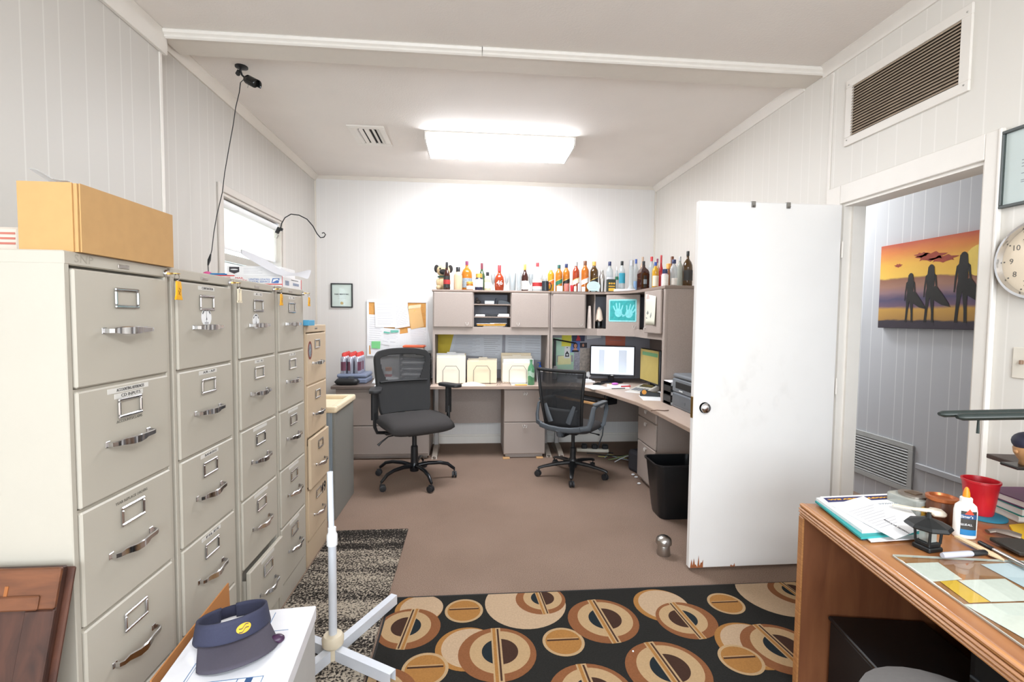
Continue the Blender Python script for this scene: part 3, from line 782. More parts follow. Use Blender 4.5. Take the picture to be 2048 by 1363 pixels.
b = B(); b.box(0, wp, 0, .2, 0, hp_, .002); b.out('box', MATS['mailer_white'], ab)
b = B(basis((.036, -.0004, hp_ * .52), *FACE_CAM)); b.prism([(-.024, hp_ * .36), (-.024, -hp_ * .15), (0, -hp_ * .36), (.024, -hp_ * .15), (.024, hp_ * .36)], 0, .0004); bd = b.out('black_badge', mat('charcoal_print', '#3a363c', .6), ab)
b = B(basis((.036, -.0009, hp_ * .52), *FACE_CAM)); b.prism(ellipse(0, .004, .018, .003, 14), 0, .0003); b.out('badge_word', M_PAPER, bd)
for k in range(4):
    b = B(); b.box(.08, .17 - .02 * (k % 2), -.0004, 0, hp_ * (.25 + .16 * k), hp_ * (.25 + .16 * k) + .001); b.out('printed_line', mat('grey_print_line', '#a7a5ae', .6), ab)
xq = ay(436, 548, YM).x
b = B(); b.box(-.05, .05, -.012, .012, 0, .010, .003); tag(b.out('blue_strip', mat('blue_plastic', '#2C7FB6', .4), None, loc=(xq + .0, YM + .03, zt2)), 'flat blue plastic strip at the left end of the mailing box', 'strip')
b = B(); b.ball((0, 0, .038), .040, 14, 8, (.7, 1, .95)); tag(b.out('pink_sponge', mat('pink_foam', '#D65B93', .8), None, True, loc=(xm0 - .032, YM + .05, zt)), 'pink lump against the left end of the mailing box', 'lump')
# long sheet of paper sliding off the boxes
up = [(480, 496, .03), (505, 507, .02), (530, 518, .01), (556, 532, -.0), (580, 547, -.01), (596, 545, .0), (612, 540, .02), (624, 538, .04)]
lo_ = [(482, 509, -.01), (505, 522, -.02), (530, 537, -.03), (552, 549, -.035), (572, 553, -.04), (590, 550, -.05), (606, 555, -.06), (617, 560, -.06)]
b = B(); n_ = len(up)
U_ = [ay(u, v, YM + .02 + d) for u, v, d in up]; L_2 = [ay(u, v, YM - .01 + d) for u, v, d in lo_]
for i in range(n_ - 1):
    for j in range(3): b.quad([U_[i].lerp(L_2[i], j / 3), U_[i + 1].lerp(L_2[i + 1], j / 3), U_[i + 1].lerp(L_2[i + 1], (j + 1) / 3), U_[i].lerp(L_2[i], (j + 1) / 3)])
bmesh.ops.remove_doubles(b.bm, verts=b.bm.verts[:], dist=1e-5)
tag(b.out('loose_paper', mat('pale_grey_sheet', '#DCDCE2', .75, var=.02), None, True, thick=.0012, subsurf=1), 'long curled white sheet sloping down over the boxes before the window', 'paper')  # sheet coloured one plain pale grey
b = B(); p = az(621, 651, 1.366)
b.box(-.05, .05, -.03, .06, 0, .03, .002); tag(b.out('small_box', mat('sky_blue_card', '#4FA0C8', .6), None, loc=(p.x - .06, p.y + .04, 1.366)), 'small sky blue box lying on the tan filing cabinet', 'box')

# ------------------------------------------------------------------ security camera and its cable
cp_ = az(483, 133, ZC)
s = thing('security_camera', 'black bullet security camera on a ball joint under the ceiling', 'security camera', (cp_.x, cp_.y, ZC))
b = B(); b.lathe([(0, 0), (.036, 0), (.036, -.007), (.022, -.012), (.012, -.016), (0, -.016)], n=24); b.out('mount_plate', M_BLACKP, s, True)
b = B(); b.tube([(0, 0, -.014), (-.012, -.008, -.04)], .007, 10); b.ball((-.016, -.010, -.048), .013, 14, 8); b.tube([(-.022, -.01, -.052), (-.005, -.02, -.036)], .011, 12); b.out('ball_joint', M_BLACKP, s, True)
pA = ay(484, 150, cp_.y - .01) - V((cp_.x, cp_.y, ZC)); pB = ay(492, 158, cp_.y - .02) - V((cp_.x, cp_.y, ZC)); pC = ay(519, 172, cp_.y - .05) - V((cp_.x, cp_.y, ZC))
b = B(); b.tube([pA - V((.006, 0, -.02)), pA, pB], .0055, 10); b.out('stem', M_BLACKP, s, True)
dr = (pC - pB).normalized()
b = B(); b.tube([pB - dr * .004, pB, pB + dr * .012, pB + dr * .07, pB + dr * .072], [.008, .02, .0245, .0245, .0235], 18); b.out('barrel', mat('gloss_black', '#141516', .18), s, True)
b = B(); 
def hood(i, j):
    a = -1.9 + 3.8 * j
    e1 = dr.cross(V((0, 0, 1))).normalized(); e2 = e1.cross(dr)
    return pB + dr * (.015 + .078 * i) + (e1 * sin(a) + e2 * cos(a)) * .0285
b.grid(hood, 4, 14); b.out('sun_hood', MATS['gloss_black'], s, True, thick=.002)
b = B(); e1 = dr.cross(V((0, 0, 1))).normalized(); e2 = e1.cross(dr)
text('NIGHT OWL', .010, basis(pB + dr * .045 - e1 * .0298 * 0 + V((0, -.0305, .004)), dr, (e2 - V((0, 1, 0)) * e2.y).normalized()), M_PAPER, s, 'printed_words', .035) if False else None
b.tube([pB + dr * .03 - e2 * .022, pB + dr * .034 - e2 * .042], .002, 6); b.out('adjusting_screw', M_STEEL, s)
base = V((cp_.x, cp_.y, ZC))
cz = [(481, 165, .0), (478, 185, -.02), (472, 215, -.05), (466, 250, -.09), (457, 300, -.13), (450, 345, -.16), (444, 385, -.18), (434, 430, -.20), (428, 465, -.21), (423, 500, -.21), (419, 520, -.21), (416, 530, -.21), (416.5, 546, -.20)]
pts = []
for i, (u, v, dx) in enumerate(cz):
    q = ax(u, v, base.x - .04 + dx * .6); pts.append(q)
pts = [pts[0]] + [q + V((.002 * sin(i * 2.3), 0, 0)) for i, q in enumerate(pts[1:], 1)]
b = B(); b.tube([base + pB - dr * .01] + pts, .0028, 6)
pl = pts[-3]
cab = thing('camera_cable', 'thin black cable hanging from the ceiling camera to the cabinet tops', 'cable', (0, 0, 0))
b.out('cord', M_BLACKP, cab, True)
b = B(); b.tube([pts[-4].lerp(pts[-3], .4), pts[-3].lerp(pts[-3], 0), pts[-2]], [.004, .009, .004], 10); b.out('cord_connector', M_BLACKP, cab, True)

# ------------------------------------------------------------------ wrought hook with clip on the window casing
hx = XL + .05
hk = thing('wall_hook', 'black wrought iron scroll hook arching from the window casing', 'hook', (0, 0, 0))
pp = [(560, 462, hx), (563, 447, hx + .02), (570, 435, hx + .06), (582, 428, hx + .1), (598, 430, hx + .16), (614, 438, hx + .20), (626, 452, hx + .23), (634, 467, hx + .25), (641, 475, hx + .26), (648, 474, hx + .265), (651, 469, hx + .266), (648, 465, hx + .264), (644, 466, hx + .262)]
hp = []
yb0 = 4.18
for i, (u, v, x) in enumerate(pp):
    hp.append(ay(u, v, yb0 + .02))
o0 = hp[0]
b = B(); b.tube(hp, .0045, 8); b.out('arm', mat('wrought_iron', '#2a2a2c', .5, .5), hk, True)
b = B(); p = ay(556, 461, yb0 + .02)
b.m = Mx.Translation(p) @ Mx.Rotation(.45, 4, 'Y')
b.box(-.014, .014, -.012, .012, -.025, .03, .003).box(.006, .03, -.012, .012, .01, .035, .003)
b.out('clamp', M_BLACKP, hk)
b = B(); b.m = Mx.Translation(p + V((-.004, -.0, -.03))) @ Mx.Rotation(.45, 4, 'Y'); b.box(-.01, .012, -.01, .01, -.035, .0, .002); b.out('clip', M_STEEL, hk)
# ================================================================== DESKS AND HUTCHES ALONG THE BACK
M_TAUPE = mat('taupe_speckled_laminate', '#A4978F', .65, var=.16, scale=240, bump=.08, bscale=400)
M_TAUPED = mat('taupe_edge', '#8A7A70', .6, var=.1, scale=120)
M_TOP = mat('pinkish_beige_laminate', '#C6B2A4', .38, var=.04, scale=60)
M_TOPE = mat('beige_edge_band', '#A58F80', .5, var=.05)
M_GREY = mat('light_grey_metal', '#A9A6A4', .45, .2, var=.05)
HZ = .74
def u_pull(b, x, z, y=0, w=.020):
    """small U-shaped pull on a -Y face"""
    b.tube([(x - w / 2, y, z + .016), (x - w / 2, y - .012, z + .012), (x - w / 2 + .003, y - .013, z - .004), (x, y - .014, z - .011), (x + w / 2 - .003, y - .013, z - .004), (x + w / 2, y - .012, z + .012), (x + w / 2, y, z + .016)], .0032, 6)
    return b
M_PULL = mat('pale_pull', '#C9C2BD', .35, .3)
# credenza on the left
X0, X1 = -1.34, -.405
c = thing('lateral_file', 'wide taupe two-drawer lateral file with a dark top behind the left chair', 'cabinet', ((X0 + X1) / 2, 4.74, 0))
hw = (X1 - X0) / 2
b = B(); b.box(-hw + .02, hw - .01, .02, .57, .03, HZ - .03).box(-hw + .04, hw - .03, .06, .57, 0, .03); b.out('body', M_TAUPE, c)
b = B(); b.box(-hw - .015, hw + .0, -.03, .58, HZ - .03, HZ, .004); b.out('top', mat('dark_taupe_top', '#6F625B', .45, var=.06, scale=80), c)
for z0, z1 in ((.055, .335), (.345, .675)):
    b = B(); b.box(-hw + .025, hw - .015, 0, .02, z0, z1, .004); b.out('drawer', M_TAUPE, c)

# main desk (left run), curved corner unit, right run: one continuous worktop, carried by panels
wt = thing('worktop', 'pinkish beige desk worktop running along the back wall and round the corner', 'worktop', (0, 0, 0))
poly = [(-.40, 4.685), (.98, 4.68), (1.09, 4.63), (1.18, 4.50), (1.25, 4.28), (1.31, 4.02), (1.36, 3.78), (1.375, 3.6), (1.375, 2.70), (2.07, 2.70), (2.07, 5.31), (-.40, 5.31)]
b = B(); b.prism(poly, HZ - .030, HZ, 'z', bev=.004); b.out('top', M_TOP, wt)
edge = []
pl2 = poly[:9]
b = B()
for (x0, y0), (x1, y1) in zip(pl2, pl2[1:]):
    dx, dy = x1 - x0, y1 - y0; l = hypot(dx, dy); nx, ny = dy / l * .004, -dx / l * .004
    b.quad([(x0 + nx, y0 + ny, HZ - .027), (x1 + nx, y1 + ny, HZ - .027), (x1 + nx, y1 + ny, HZ - .003), (x0 + nx, y0 + ny, HZ - .003)])
bmesh.ops.remove_doubles(b.bm, verts=b.bm.verts[:], dist=.003)
b.out('edge_band', M_TOPE, wt, thick=.003)
b = B(); b.box(.845, .85, 4.69, 5.30, HZ - .001, HZ + .0006); b.out('seam', M_TAUPED, wt)
b = B(); b.box(-.395, .84, 5.24, 5.262, .25, HZ - .03); b.out('modesty_panel', M_TAUPE, wt)
b = B(); b.box(.855, 2.06, 5.24, 5.262, .25, HZ - .03); b.out('modesty_panel', M_TAUPE, wt)
b = B(); b.box(2.04, 2.06, 2.72, 5.24, .1, HZ - .03); b.out('side_panel', M_TAUPE, wt)
for x in (-.36, .80, .93):
    b = B(); b.box(x - .022, x + .022, 5.02, 5.06, .03, HZ - .03, .004); lg = b.out('leg', M_GREY, wt)
    b = B(); b.prism([(4.74, .0), (5.2, .0), (5.2, .02), (5.05, .075), (4.95, .07), (4.76, .02)], x - .026, x + .026, 'x'); b.out('foot', mat('beige_cast_foot', '#A3988C', .45, .2), lg)
    b = B(); b.lathe([(.018, 0), (.018, .006), (0, .009)], (x, 4.75, .012), 12); b.out('foot_cap', M_CHROME, lg)
b = B(); b.box(1.30, 1.345, 4.55, 5.2, .0, HZ - .03); b.out('corner_panel', M_TAUPED, wt) if False else b.bm.free()

def pedestal(label, loc, rz, w, dp, fronts, locks=True):
    c = thing('desk_pedestal', label, 'cabinet', loc, rz)
    b = B(); b.box(-w / 2, w / 2, .018, dp, .035, .700).box(-w / 2 + .02, w / 2 - .02, .04, dp - .02, .0, .035); b.out('body', M_TAUPE, c)
    for z0, z1 in fronts:
        b = B(); b.box(-w / 2, w / 2, 0, .018, z0, z1, .005); d = b.out('drawer', M_TAUPE, c)
        b = B(); zz_ = z1 - .04 if z1 - z0 > .12 else (z0 + z1) / 2
        u_pull(b, -.012, zz_, 0, .018); u_pull(b, .012, zz_, 0, .018); b.out('pull', M_PULL, d, True)
        if locks and z1 - z0 > .2:
            b = B(basis((w / 2 - .03, 0, z1 - .03), (1, 0, 0), (0, 0, 1))); b.lathe([(.006, 0), (.006, .003), (0, .003)], n=10); b.out('lock', M_DARK, d)
    return c
pedestal('taupe two-drawer pedestal under the middle of the back desk', (.545, 4.73, 0), 0, .42, .5, [(.37, .695), (.045, .362)])
rp = pedestal('taupe three-drawer pedestal under the right desk beside the black bin', (1.475, 3.85, 0), -pi / 2, .40, .5, [(.58, .695), (.365, .572), (.045, .357)], False)
b = B(); u_pull(b, -.02, .64, 0, .03)
b.bm.free()
for nm, x in (('wooden_shim', .36), ('wooden_shim', .70)):
    b = B(); b.box(-.035, .035, -.02, .03, 0, .012, .002)
    tag(b.out(nm, mat('raw_pine', '#C89D6B', .8, var=.1), None, loc=(x, 4.72, 0)), 'small pine shim at the %s foot of the middle pedestal' % ('left' if x < .5 else 'right'), 'shim')
# keyboard tray under the corner
k = thing('keyboard_tray', 'wood edged keyboard tray hanging under the curved corner of the desk', 'tray', (1.10, 4.63, HZ - .03), -1.0)
b = B(); b.box(-.30, .30, -.12, .16, -.10, -.078, .004); b.out('shelf', wood('honey_wood', '#A97C4E', '#C79B69', (2, 30, 30)), k)
b = B(); b.box(-.27, .27, -.10, .04, -.078, -.056, .004); b.out('keyboard', M_BLACKP, k)
for s in (-1, 1):
    b = B(); b.box(s * .31 - .015, s * .31 + .015, -.10, .16, -.11, -.055, .006).box(s * .29 - .012, s * .29 + .012, .05, .2, -.06, -.001); b.out('arm', M_BLACKP, k)
b = B(); b.tube([(.33, -.09, -.085), (.36, -.10, -.085)], .028, 14); b.out('tilt_knob', M_GREY, k, True)

# ------------------------------------------------------------------ hutches
HT, HB, HV = 1.695, 1.312, 1.245     # top, door foot, valance foot
def hutch_door(name_parent, m4, w, h, pull_x):
    """door on a face: m4 maps (right, up, out); origin bottom left"""
    b = B(m4); b.box(0, w, 0, h, 0, .02, .008, 2); d = b.out('door', M_TAUPE, name_parent)
    b = B(m4 @ Mx(((1, 0, 0, pull_x), (0, 0, 1, .033), (0, -1, 0, .02), (0, 0, 0, 1)))); u_pull(b, 0, 0, 0, .026); b.out('pull', M_PULL, d, True)
    return d
HX0, HX1, HY = -.385, .805, 4.83
h1 = thing('hutch', 'taupe two-door hutch with three open cubbies standing on the left desk', 'shelf unit', (HX0, HY, HZ + .001))
wl = HX1 - HX0; zt_ = HT - HZ; zb_ = HB - HZ; zv = HV - HZ; dp = 5.32 - HY - .005
b = B(); b.box(0, .022, 0, dp, 0, zt_ - .022).box(wl - .022, wl, 0, dp, 0, zt_ - .022)
b.box(.022, wl - .022, dp - .015, dp, .0, zt_ - .022).box(.022, wl - .022, .0, dp - .015, zv, zb_ + .004).box(.022, wl - .022, .005, .02, zb_ - .004, zb_ + .012)
b.box(.40, .412, .012, dp - .015, zb_ + .004, zt_ - .022).box(.785, .797, .012, dp - .015, zb_ + .004, zt_ - .022)
b.out('carcass', M_TAUPE, h1)
M_BACKING = mat('grey_tack_lit_back', '#AFAEB6', .8, var=.05, scale=120)  # grey tack board; cubby backs coloured just as pale to look lit
b = B(); b.box(.023, wl - .023, dp - .018, dp - .0155, .0, zv - .002).box(.023, wl - .023, dp - .018, dp - .0155, zb_ + .005, zt_ - .023); b.out('tack_and_lit_back', M_BACKING, h1)
b = B(); b.box(-.008, wl + .004, -.012, dp, zt_ - .022, zt_, .005); b.out('top', M_TAUPED, h1)
hutch_door(h1, basis((.008, .004, zb_ + .006), *FACE_CAM), .394, zt_ - .03 - zb_, .335)
hutch_door(h1, basis((.79, .004, zb_ + .006), *FACE_CAM), .385, zt_ - .03 - zb_, .07)
cub = [zb_ + .118, zb_ + .245]
for z in cub:
    b = B(); b.box(.412, .785, .02, dp - .015, z - .012, z); b.out('shelf', M_TAUPED, h1)
h2 = thing('corner_hutch', 'taupe corner hutch with a curved top and a drawing of two hands on its door', 'shelf unit', (0, 0, HZ + .001))
tp = [(.812, 4.815), (1.22, 4.815), (1.36, 4.78), (1.46, 4.70), (1.53, 4.58), (1.565, 4.42), (1.57, 4.25), (1.565, 3.75), (2.07, 3.75), (2.07, 5.315), (.812, 5.315)]
b = B(); b.prism(tp, zt_ - .026, zt_, 'z', bev=.004); b.out('top', M_TAUPED, h2)
b = B()
b.box(.812, .835, 4.83, 5.315, 0, zt_ - .026)
b.box(1.575, 2.07, 3.76, 3.785, 0, zt_ - .026)                       # end panel towards the room
b.box(1.570, 1.60, 3.755, 3.80, 0, zt_ - .026, .006)
b.box(.835, 2.07, 5.295, 5.315, 0, zt_ - .026).box(2.05, 2.07, 3.785, 5.295, 0, zt_ - .026)
vp = [(.835, 4.83), (1.30, 4.83), (1.62, 4.57), (1.585, 4.35), (1.585, 3.80), (2.05, 3.80), (2.05, 5.295), (.835, 5.295)]
b.prism(vp, zb_ - .0, zb_ + .004); b.prism([(.835, 4.83), (1.30, 4.83), (1.61, 4.57), (1.585, 4.30), (1.585, 3.80), (1.605, 3.80), (1.605, 4.30), (1.63, 4.58), (1.31, 4.85), (.835, 4.85)], zv, zb_)
b.box(1.17, 1.182, 4.84, 5.295, zb_ + .004, zt_ - .026).box(1.265, 1.275, 4.85, 5.295, zb_ + .004, zt_ - .026).box(1.375, 1.387, 4.86, 5.295, zb_ + .004, zt_ - .026) if False else b.box(1.17, 1.182, 4.84, 5.295, zb_ + .004, zt_ - .026).box(1.272, 1.282, 4.85, 5.295, zb_ + .004, zt_ - .026).box(1.70, 2.05, 4.50, 4.515, zb_ + .004, zt_ - .026)
b.out('carcass', M_TAUPE, h2)
b = B(); b.box(.836, 2.045, 5.2925, 5.2945, 0, zv - .002).box(.836, 2.045, 5.2925, 5.2945, zb_ + .005, zt_ - .027); b.out('tack_and_lit_back', M_BACKING, h2)
hutch_door(h2, basis((.832, 4.828, zb_ + .006), *FACE_CAM), .335, zt_ - .036 - zb_, .29)
dd = V((1.665 - 1.385, 4.575 - 4.79, 0)).normalized()
d2 = hutch_door(h2, basis((1.385, 4.79, zb_ - .01), dd, (0, 0, 1)), .352, zt_ - .022 - zb_, .30)
d3 = hutch_door(h2, basis((1.568, 4.165, zb_ - .014), (0, -1, 0), (0, 0, 1)), .375, zt_ - .016 - zb_, .05)
# child's drawing of two hands
pm_ = basis(V((1.385, 4.79, HB + .085)) + dd * .040 + V((dd.y, -dd.x, 0)) * .0215, dd, (0, 0, 1))
t = thing('hand_drawing', 'teal child\'s painting of two pale hand prints taped to the hutch door', 'drawing', pm_.translation)
rm = pm_.copy(); rm.translation = V((0, 0, 0))
b = B(rm); b.box(0, .275, 0, .215, 0, .0006); b.out('sheet', mat('teal_paint', '#2F9C9C', .7, var=.3, scale=40), t)
b = B(rm); b.box(0, .275, -.006, .008, .0006, .001).box(0, .275, .205, .22, .0006, .001).box(-.006, .006, 0, .215, .0006, .001).box(.268, .281, 0, .215, .0006, .001)
b.out('pale_border', mat('pale_aqua', '#8FD3D6', .7, var=.2, scale=60), t)
def handprint(b, x, y, s, fl, tilt):
    s *= 1.35
    m0 = rm @ Mx.Translation((x, y, .0007)) @ Mx.Rotation(tilt, 4, 'Z') @ Mx.Diagonal((fl * s, s, 1, 1)); b.m = m0
    b.prism(ellipse(0, 0, .030, .034, 20), 0, .0005)
    for fx, fy, a, l in ((-.026, .030, .35, .045), (-.010, .040, .12, .055), (.008, .040, -.08, .052), (.024, .030, -.35, .045), (.030, -.018, -1.2, .042)):
        q = [(-.0055, 0), (.0055, 0), (.005, l * .8), (.0, l), (-.005, l * .8)]
        b.prism([(fx + px * cos(a) - py * sin(a), fy - .012 + px * sin(a) + py * cos(a)) for px, py in q], 0, .0005)
b = B(); handprint(b, .095, .085, .95, 1, 0.05); b.out('hand_print', mat('pale_teal_paint', '#7CCED2', .7, var=.15, scale=50), t)
b = B(); handprint(b, .205, .075, .95, -1, -.3); b.out('hand_print', MATS['pale_teal_paint'], t)
# tall drawing on the right door
t = thing('pencil_drawing', 'curling white pencil drawing taped to the narrow right hutch door', 'drawing', (1.547, 4.12, HB + .06))
b = B(); 
def curl(i, j): return (-.002 - .020 * max(0, i - .6) * (1.5 - j) - .0, -.245 * i, .24 * j + (.03 * (1 - i) if j > .99 else 0))
b.grid(curl, 8, 6); b.out('sheet', mat('drawing_paper', '#DDDCCB', .8, var=.04, scale=8), t, True, thick=.0008)
b = B(basis((-.0032, 0, 0), *FACE_LEFT))
for pts in ([(.03, .10), (.06, .125), (.085, .10), (.055, .085)], [(.11, .07), (.14, .11), (.145, .08), (.125, .055)], [(.02, .055), (.05, .05), (.05, .06), (.02, .066)]): b.prism(pts, 0, .0004)
b.out('pencil_shading', mat('pencil_grey', '#8b8d88', .8), t)
b = B(basis((-.0034, 0, 0), *FACE_LEFT)); b.prism([(.02, .225), (.10, .225), (.075, .265), (.05, .27), (.03, .25)], 0, .0003); b.out('taped_photo', mat('pink_print', '#C9B3AC', .7, var=.2, scale=80), t)
# paper figures in the corner hutch cubby
def cubx(u): return ay(u, 650, 4.87)
zc = HB + .0045
p = cubx(1183)
b = B(); b.lathe([(.026, 0), (.024, .06), (.014, .23), (.010, .235), (0, .235)], n=14)
tag(b.out('paper_cone', mat('cream_parchment', '#E2D5CC', .8, var=.06), None, True, loc=(1.228, 4.875, zc)), 'tall thin cream paper cone in the left cubby of the corner hutch', 'cone')
t = thing('covered_bottle', 'black bottle capped with a draped cream cloth in the corner hutch cubby', 'bottle', (1.334, 4.89, zc))
b = B(); b.lathe([(.032, 0), (.034, .01), (.034, .10), (.02, .13), (0, .13)], n=16); b.out('bottle', MATS['gloss_black'], t, True)
b = B(); b.lathe([(.044 + .004, .085), (.040, .13), (.026, .19), (.010, .222), (0, .226)], n=18); 
for v in b.bm.verts:
    if v.co.z < .1: v.co.z += .012 * sin(5 * atan2(v.co.y, v.co.x))
b.out('cloth', mat('cream_cloth', '#DCC9B8', .9, var=.05), t, True)
# cubby contents of the left hutch
def hx(u, v, y): return ay(u, v, y)
zsh = [HZ + zb_ + .0045, HZ + cub[0] + .0005, HZ + cub[1] + .0005]
cx = HX0 + .60
b = B(); b.box(-.11, .10, -.11, .11, 0, .012, .001).box(-.10, .12, -.10, .12, .012, .020, .001); o = b.out('paper_stack', M_PAPER, None, loc=(cx + .01, HY + .16, zsh[0])); tag(o, 'white paper stack in the bottom cubby of the left hutch', 'paper')
b = B(); b.box(-.15, .14, -.13, .12, 0, .006, .001).box(-.155, .145, -.128, .11, .010, .016, .002); b.m = Mx.Translation((0, 0, .0)); tag(b.out('manila_envelopes', mat('orange_manila', '#E6A93C', .7, var=.05), None, loc=(cx - .005, HY + .16, zsh[0] + .0205)), 'orange manila envelopes on the paper stack in the bottom cubby', 'envelope')
b = B(); b.box(-.16, .02, -.12, .10, 0, .005, .001).box(-.02, .15, -.10, .11, .005, .011, .001); tag(b.out('loose_sheets', M_PAPER, None, loc=(cx, HY + .15, zsh[0] + .0370)), 'loose white sheets on top of the orange envelopes', 'paper')
b = B(); b.box(-.05, .05, -.10, .10, 0, .012, .002).box(-.045, .05, -.09, .10, .012, .022, .002); tag(b.out('note_pad', M_PAPER, None, loc=(cx - .125, HY + .15, zsh[1])), 'white pads at the left of the middle cubby', 'note pad')
b = B(); b.box(-.06, .06, -.10, .10, 0, .014, .002).box(-.05, .06, -.10, .10, .014, .028, .002); tag(b.out('card_box', M_PAPER, None, loc=(cx + .115, HY + .15, zsh[1])), 'white card stack at the right of the middle cubby', 'paper')
b = B(); b.prism([(-.06, 0), (.05, 0), (.05, .006), (-.02, .018), (-.06, .014)], -.02, .02, 'y'); tag(b.out('black_stapler', M_BLACKP, None, loc=(cx - .005, HY + .13, zsh[1])), 'small black stapler lying in the middle cubby', 'stapler')
b = B(); b.box(-.05, .05, -.08, .08, 0, .036, .003); tag(b.out('tape_box', mat('silver_card', '#C9D0D6', .4, .2), None, loc=(cx - .03, HY + .13, zsh[2])), 'silver box in the top cubby of the left hutch', 'box')
b = B(); b.box(-.008, .008, -.03, .03, 0, .062, .003); tag(b.out('dark_notebook', mat('navy_cover', '#3a4152', .5), None, loc=(cx + .04, HY + .10, zsh[2])), 'dark upright pocket notebook in the top cubby', 'notebook')
b = B(); b.m = Mx.Rotation(.0, 4, 'Y'); b.prism([(-.07, .0), (.07, .0), (.075, .008), (.02, .036), (-.04, .048), (-.07, .036)], -.018, .018, 'y', bev=.004); tag(b.out('grey_stapler', mat('slate_grey', '#5F6770', .4), None, loc=(cx + .13, HY + .12, zsh[2])), 'slate grey stapler leaning in the top cubby', 'stapler')
b = B(); b.ball((0, 0, .022), .026, 10, 6, (1.1, 1, .85)); b.ball((-.012, 0, .052), .016, 10, 6); tag(b.out('dark_figurine', mat('dark_stone', '#5b5450', .6), None, True, loc=(cx - .145, HY + .12, zsh[2])), 'small dark figurine at the left of the top cubby', 'figurine')

# ------------------------------------------------------------------ papers pinned on the back boards
def pinned(name, label, cat, y, corners, mt, group=None, dz=.0, deco=None):
    """flat sheet with four pixel corners on a wall plane at depth y"""
    pts = [ay(u, v, y) for u, v in corners]; c0 = sum(pts, V()) / len(pts)
    b = B(); lo = [b._v(p - c0) for p in pts]; hi = [b._v(p - c0 + V((0, -.0012, 0))) for p in pts]
    n = len(pts); b._f(lo); b._f(hi)
    for i in range(n): b._f([lo[i], lo[(i + 1) % n], hi[(i + 1) % n], hi[i]])
    o = b.out(name, mt, None, loc=c0); tag(o, label, cat, group)
    if deco:
        b = B()
        for (fx0, fy0, fx1, fy1) in deco:
            def at(fx, fy):
                a = pts[0].lerp(pts[1], fx); d_ = pts[3].lerp(pts[2], fx); return a.lerp(d_, fy) - c0 + V((0, -.0015, 0))
            b.quad([at(fx0, fy0), at(fx1, fy0), at(fx1, fy1), at(fx0, fy1)])
        b.out('print', mat('grey_print_line', '#a7a5ae', .6), o)
    return o
lines = [(.1, .12 + .055 * k, .9 - .12 * (k % 3), .13 + .055 * k) for k in range(15)]
M_PAPER2 = mat('bluish_paper', '#DDE1E8', .75, var=.02)
yw = 5.286
pinned('yellow_folder', 'yellow ribbed folder behind the papers under the left hutch', 'folder', yw, [(874, 668), (909, 668), (902, 706), (874, 706)], mat('yellow_card', '#D9BE2B', .6, var=.05))
pinned('pinned_sheet', 'wide white typed sheet beside the yellow folder under the hutch', 'paper', yw - .004, [(908, 666), (966, 669), (966, 712), (897, 710)], M_PAPER2, deco=lines)
pinned('pinned_sheet', 'white typed sheet pinned under the middle of the left hutch', 'paper', yw - .008, [(963, 668), (1005, 669), (1003, 738), (966, 738)], M_PAPER2, deco=lines)
pinned('pinned_sheet', 'white typed double sheet pinned under the right end of the left hutch', 'paper', yw - .004, [(1011, 667), (1083, 668), (1084, 720), (1010, 715)], M_PAPER2, deco=[(.08, .15 + .1 * k, .45, .16 + .1 * k) for k in range(7)] + [(.55, .15 + .1 * k, .95, .16 + .1 * k) for k in range(7)])
yw = 5.288
M_MINT = mat('mint_paper', '#BFE3CB', .75); M_YNOTE = mat('yellow_note', '#F0E95A', .75); M_BLUEP = mat('photo_blue', '#5B7BC8', .5, var=.15)
pinned('mint_sheet', 'tall mint green sheet pinned behind the desk lamp', 'paper', yw, [(1105, 675), (1148, 675), (1148, 752), (1105, 754)], M_MINT, deco=[(.2, .45, .95, .62)])
pinned('sticky_note', 'bright yellow square note at the top left of the corner hutch board', 'note', yw - .004, [(1124, 668), (1143, 668), (1142, 692), (1123, 692)], M_YNOTE)
ph = pinned('photograph', 'dark blue photograph with a red and white figure beside the yellow note', 'photograph', yw - .004, [(1144, 668), (1170, 668), (1169, 682), (1144, 682)], mat('night_blue', '#27304F', .4, var=.3, scale=60))
b = B(); b.prism([(-.028, -.033), (.026, -.033), (.020, .008), (.008, .012), (.008, .032), (-.004, .020), (-.012, .030), (-.014, .008)], -.002, -.0014, 'y'); b.out('red_figure', mat('santa_red', '#C42A38', .5), ph)
ph = pinned('photograph', 'portrait photograph of a dark haired person in black on a blue ground', 'photograph', yw - .006, [(1143, 682), (1160, 682), (1159, 704), (1141, 704)], M_BLUEP)
b = B(basis((0, -.002, 0), *FACE_CAM)); b.prism(ellipse(0, .012, .026, .034, 20), 0, .0006); b.out('hair', mat('dark_hair', '#2a1c1a', .7), ph)
b = B(basis((0, -.0028, 0), *FACE_CAM)); b.prism(ellipse(0, .012, .017, .023, 18), 0, .0006); b.prism([(-.03, -.045), (.03, -.045), (.012, -.012), (-.012, -.012)], 0, .0005); b.out('face', mat('skin_print', '#C98F76', .6), ph)
b = B(basis((0, -.0036, 0), *FACE_CAM)); b.prism([(-.042, -.058), (.042, -.058), (.036, -.040), (-.036, -.040)], 0, .0004); b.out('black_top', MATS['gloss_black'], ph)
ph = pinned('photograph', 'small dark photograph of a face right of the blue portrait', 'photograph', yw - .004, [(1160, 685), (1174, 685), (1174, 695), (1160, 695)], mat('dark_print', '#2d2a33', .5, var=.2))
b = B(basis((0, -.0024, 0), *FACE_CAM)); b.prism(ellipse(-.004, .0, .012, .018, 16), 0, .0005); b.out('face', MATS['skin_print'], ph)
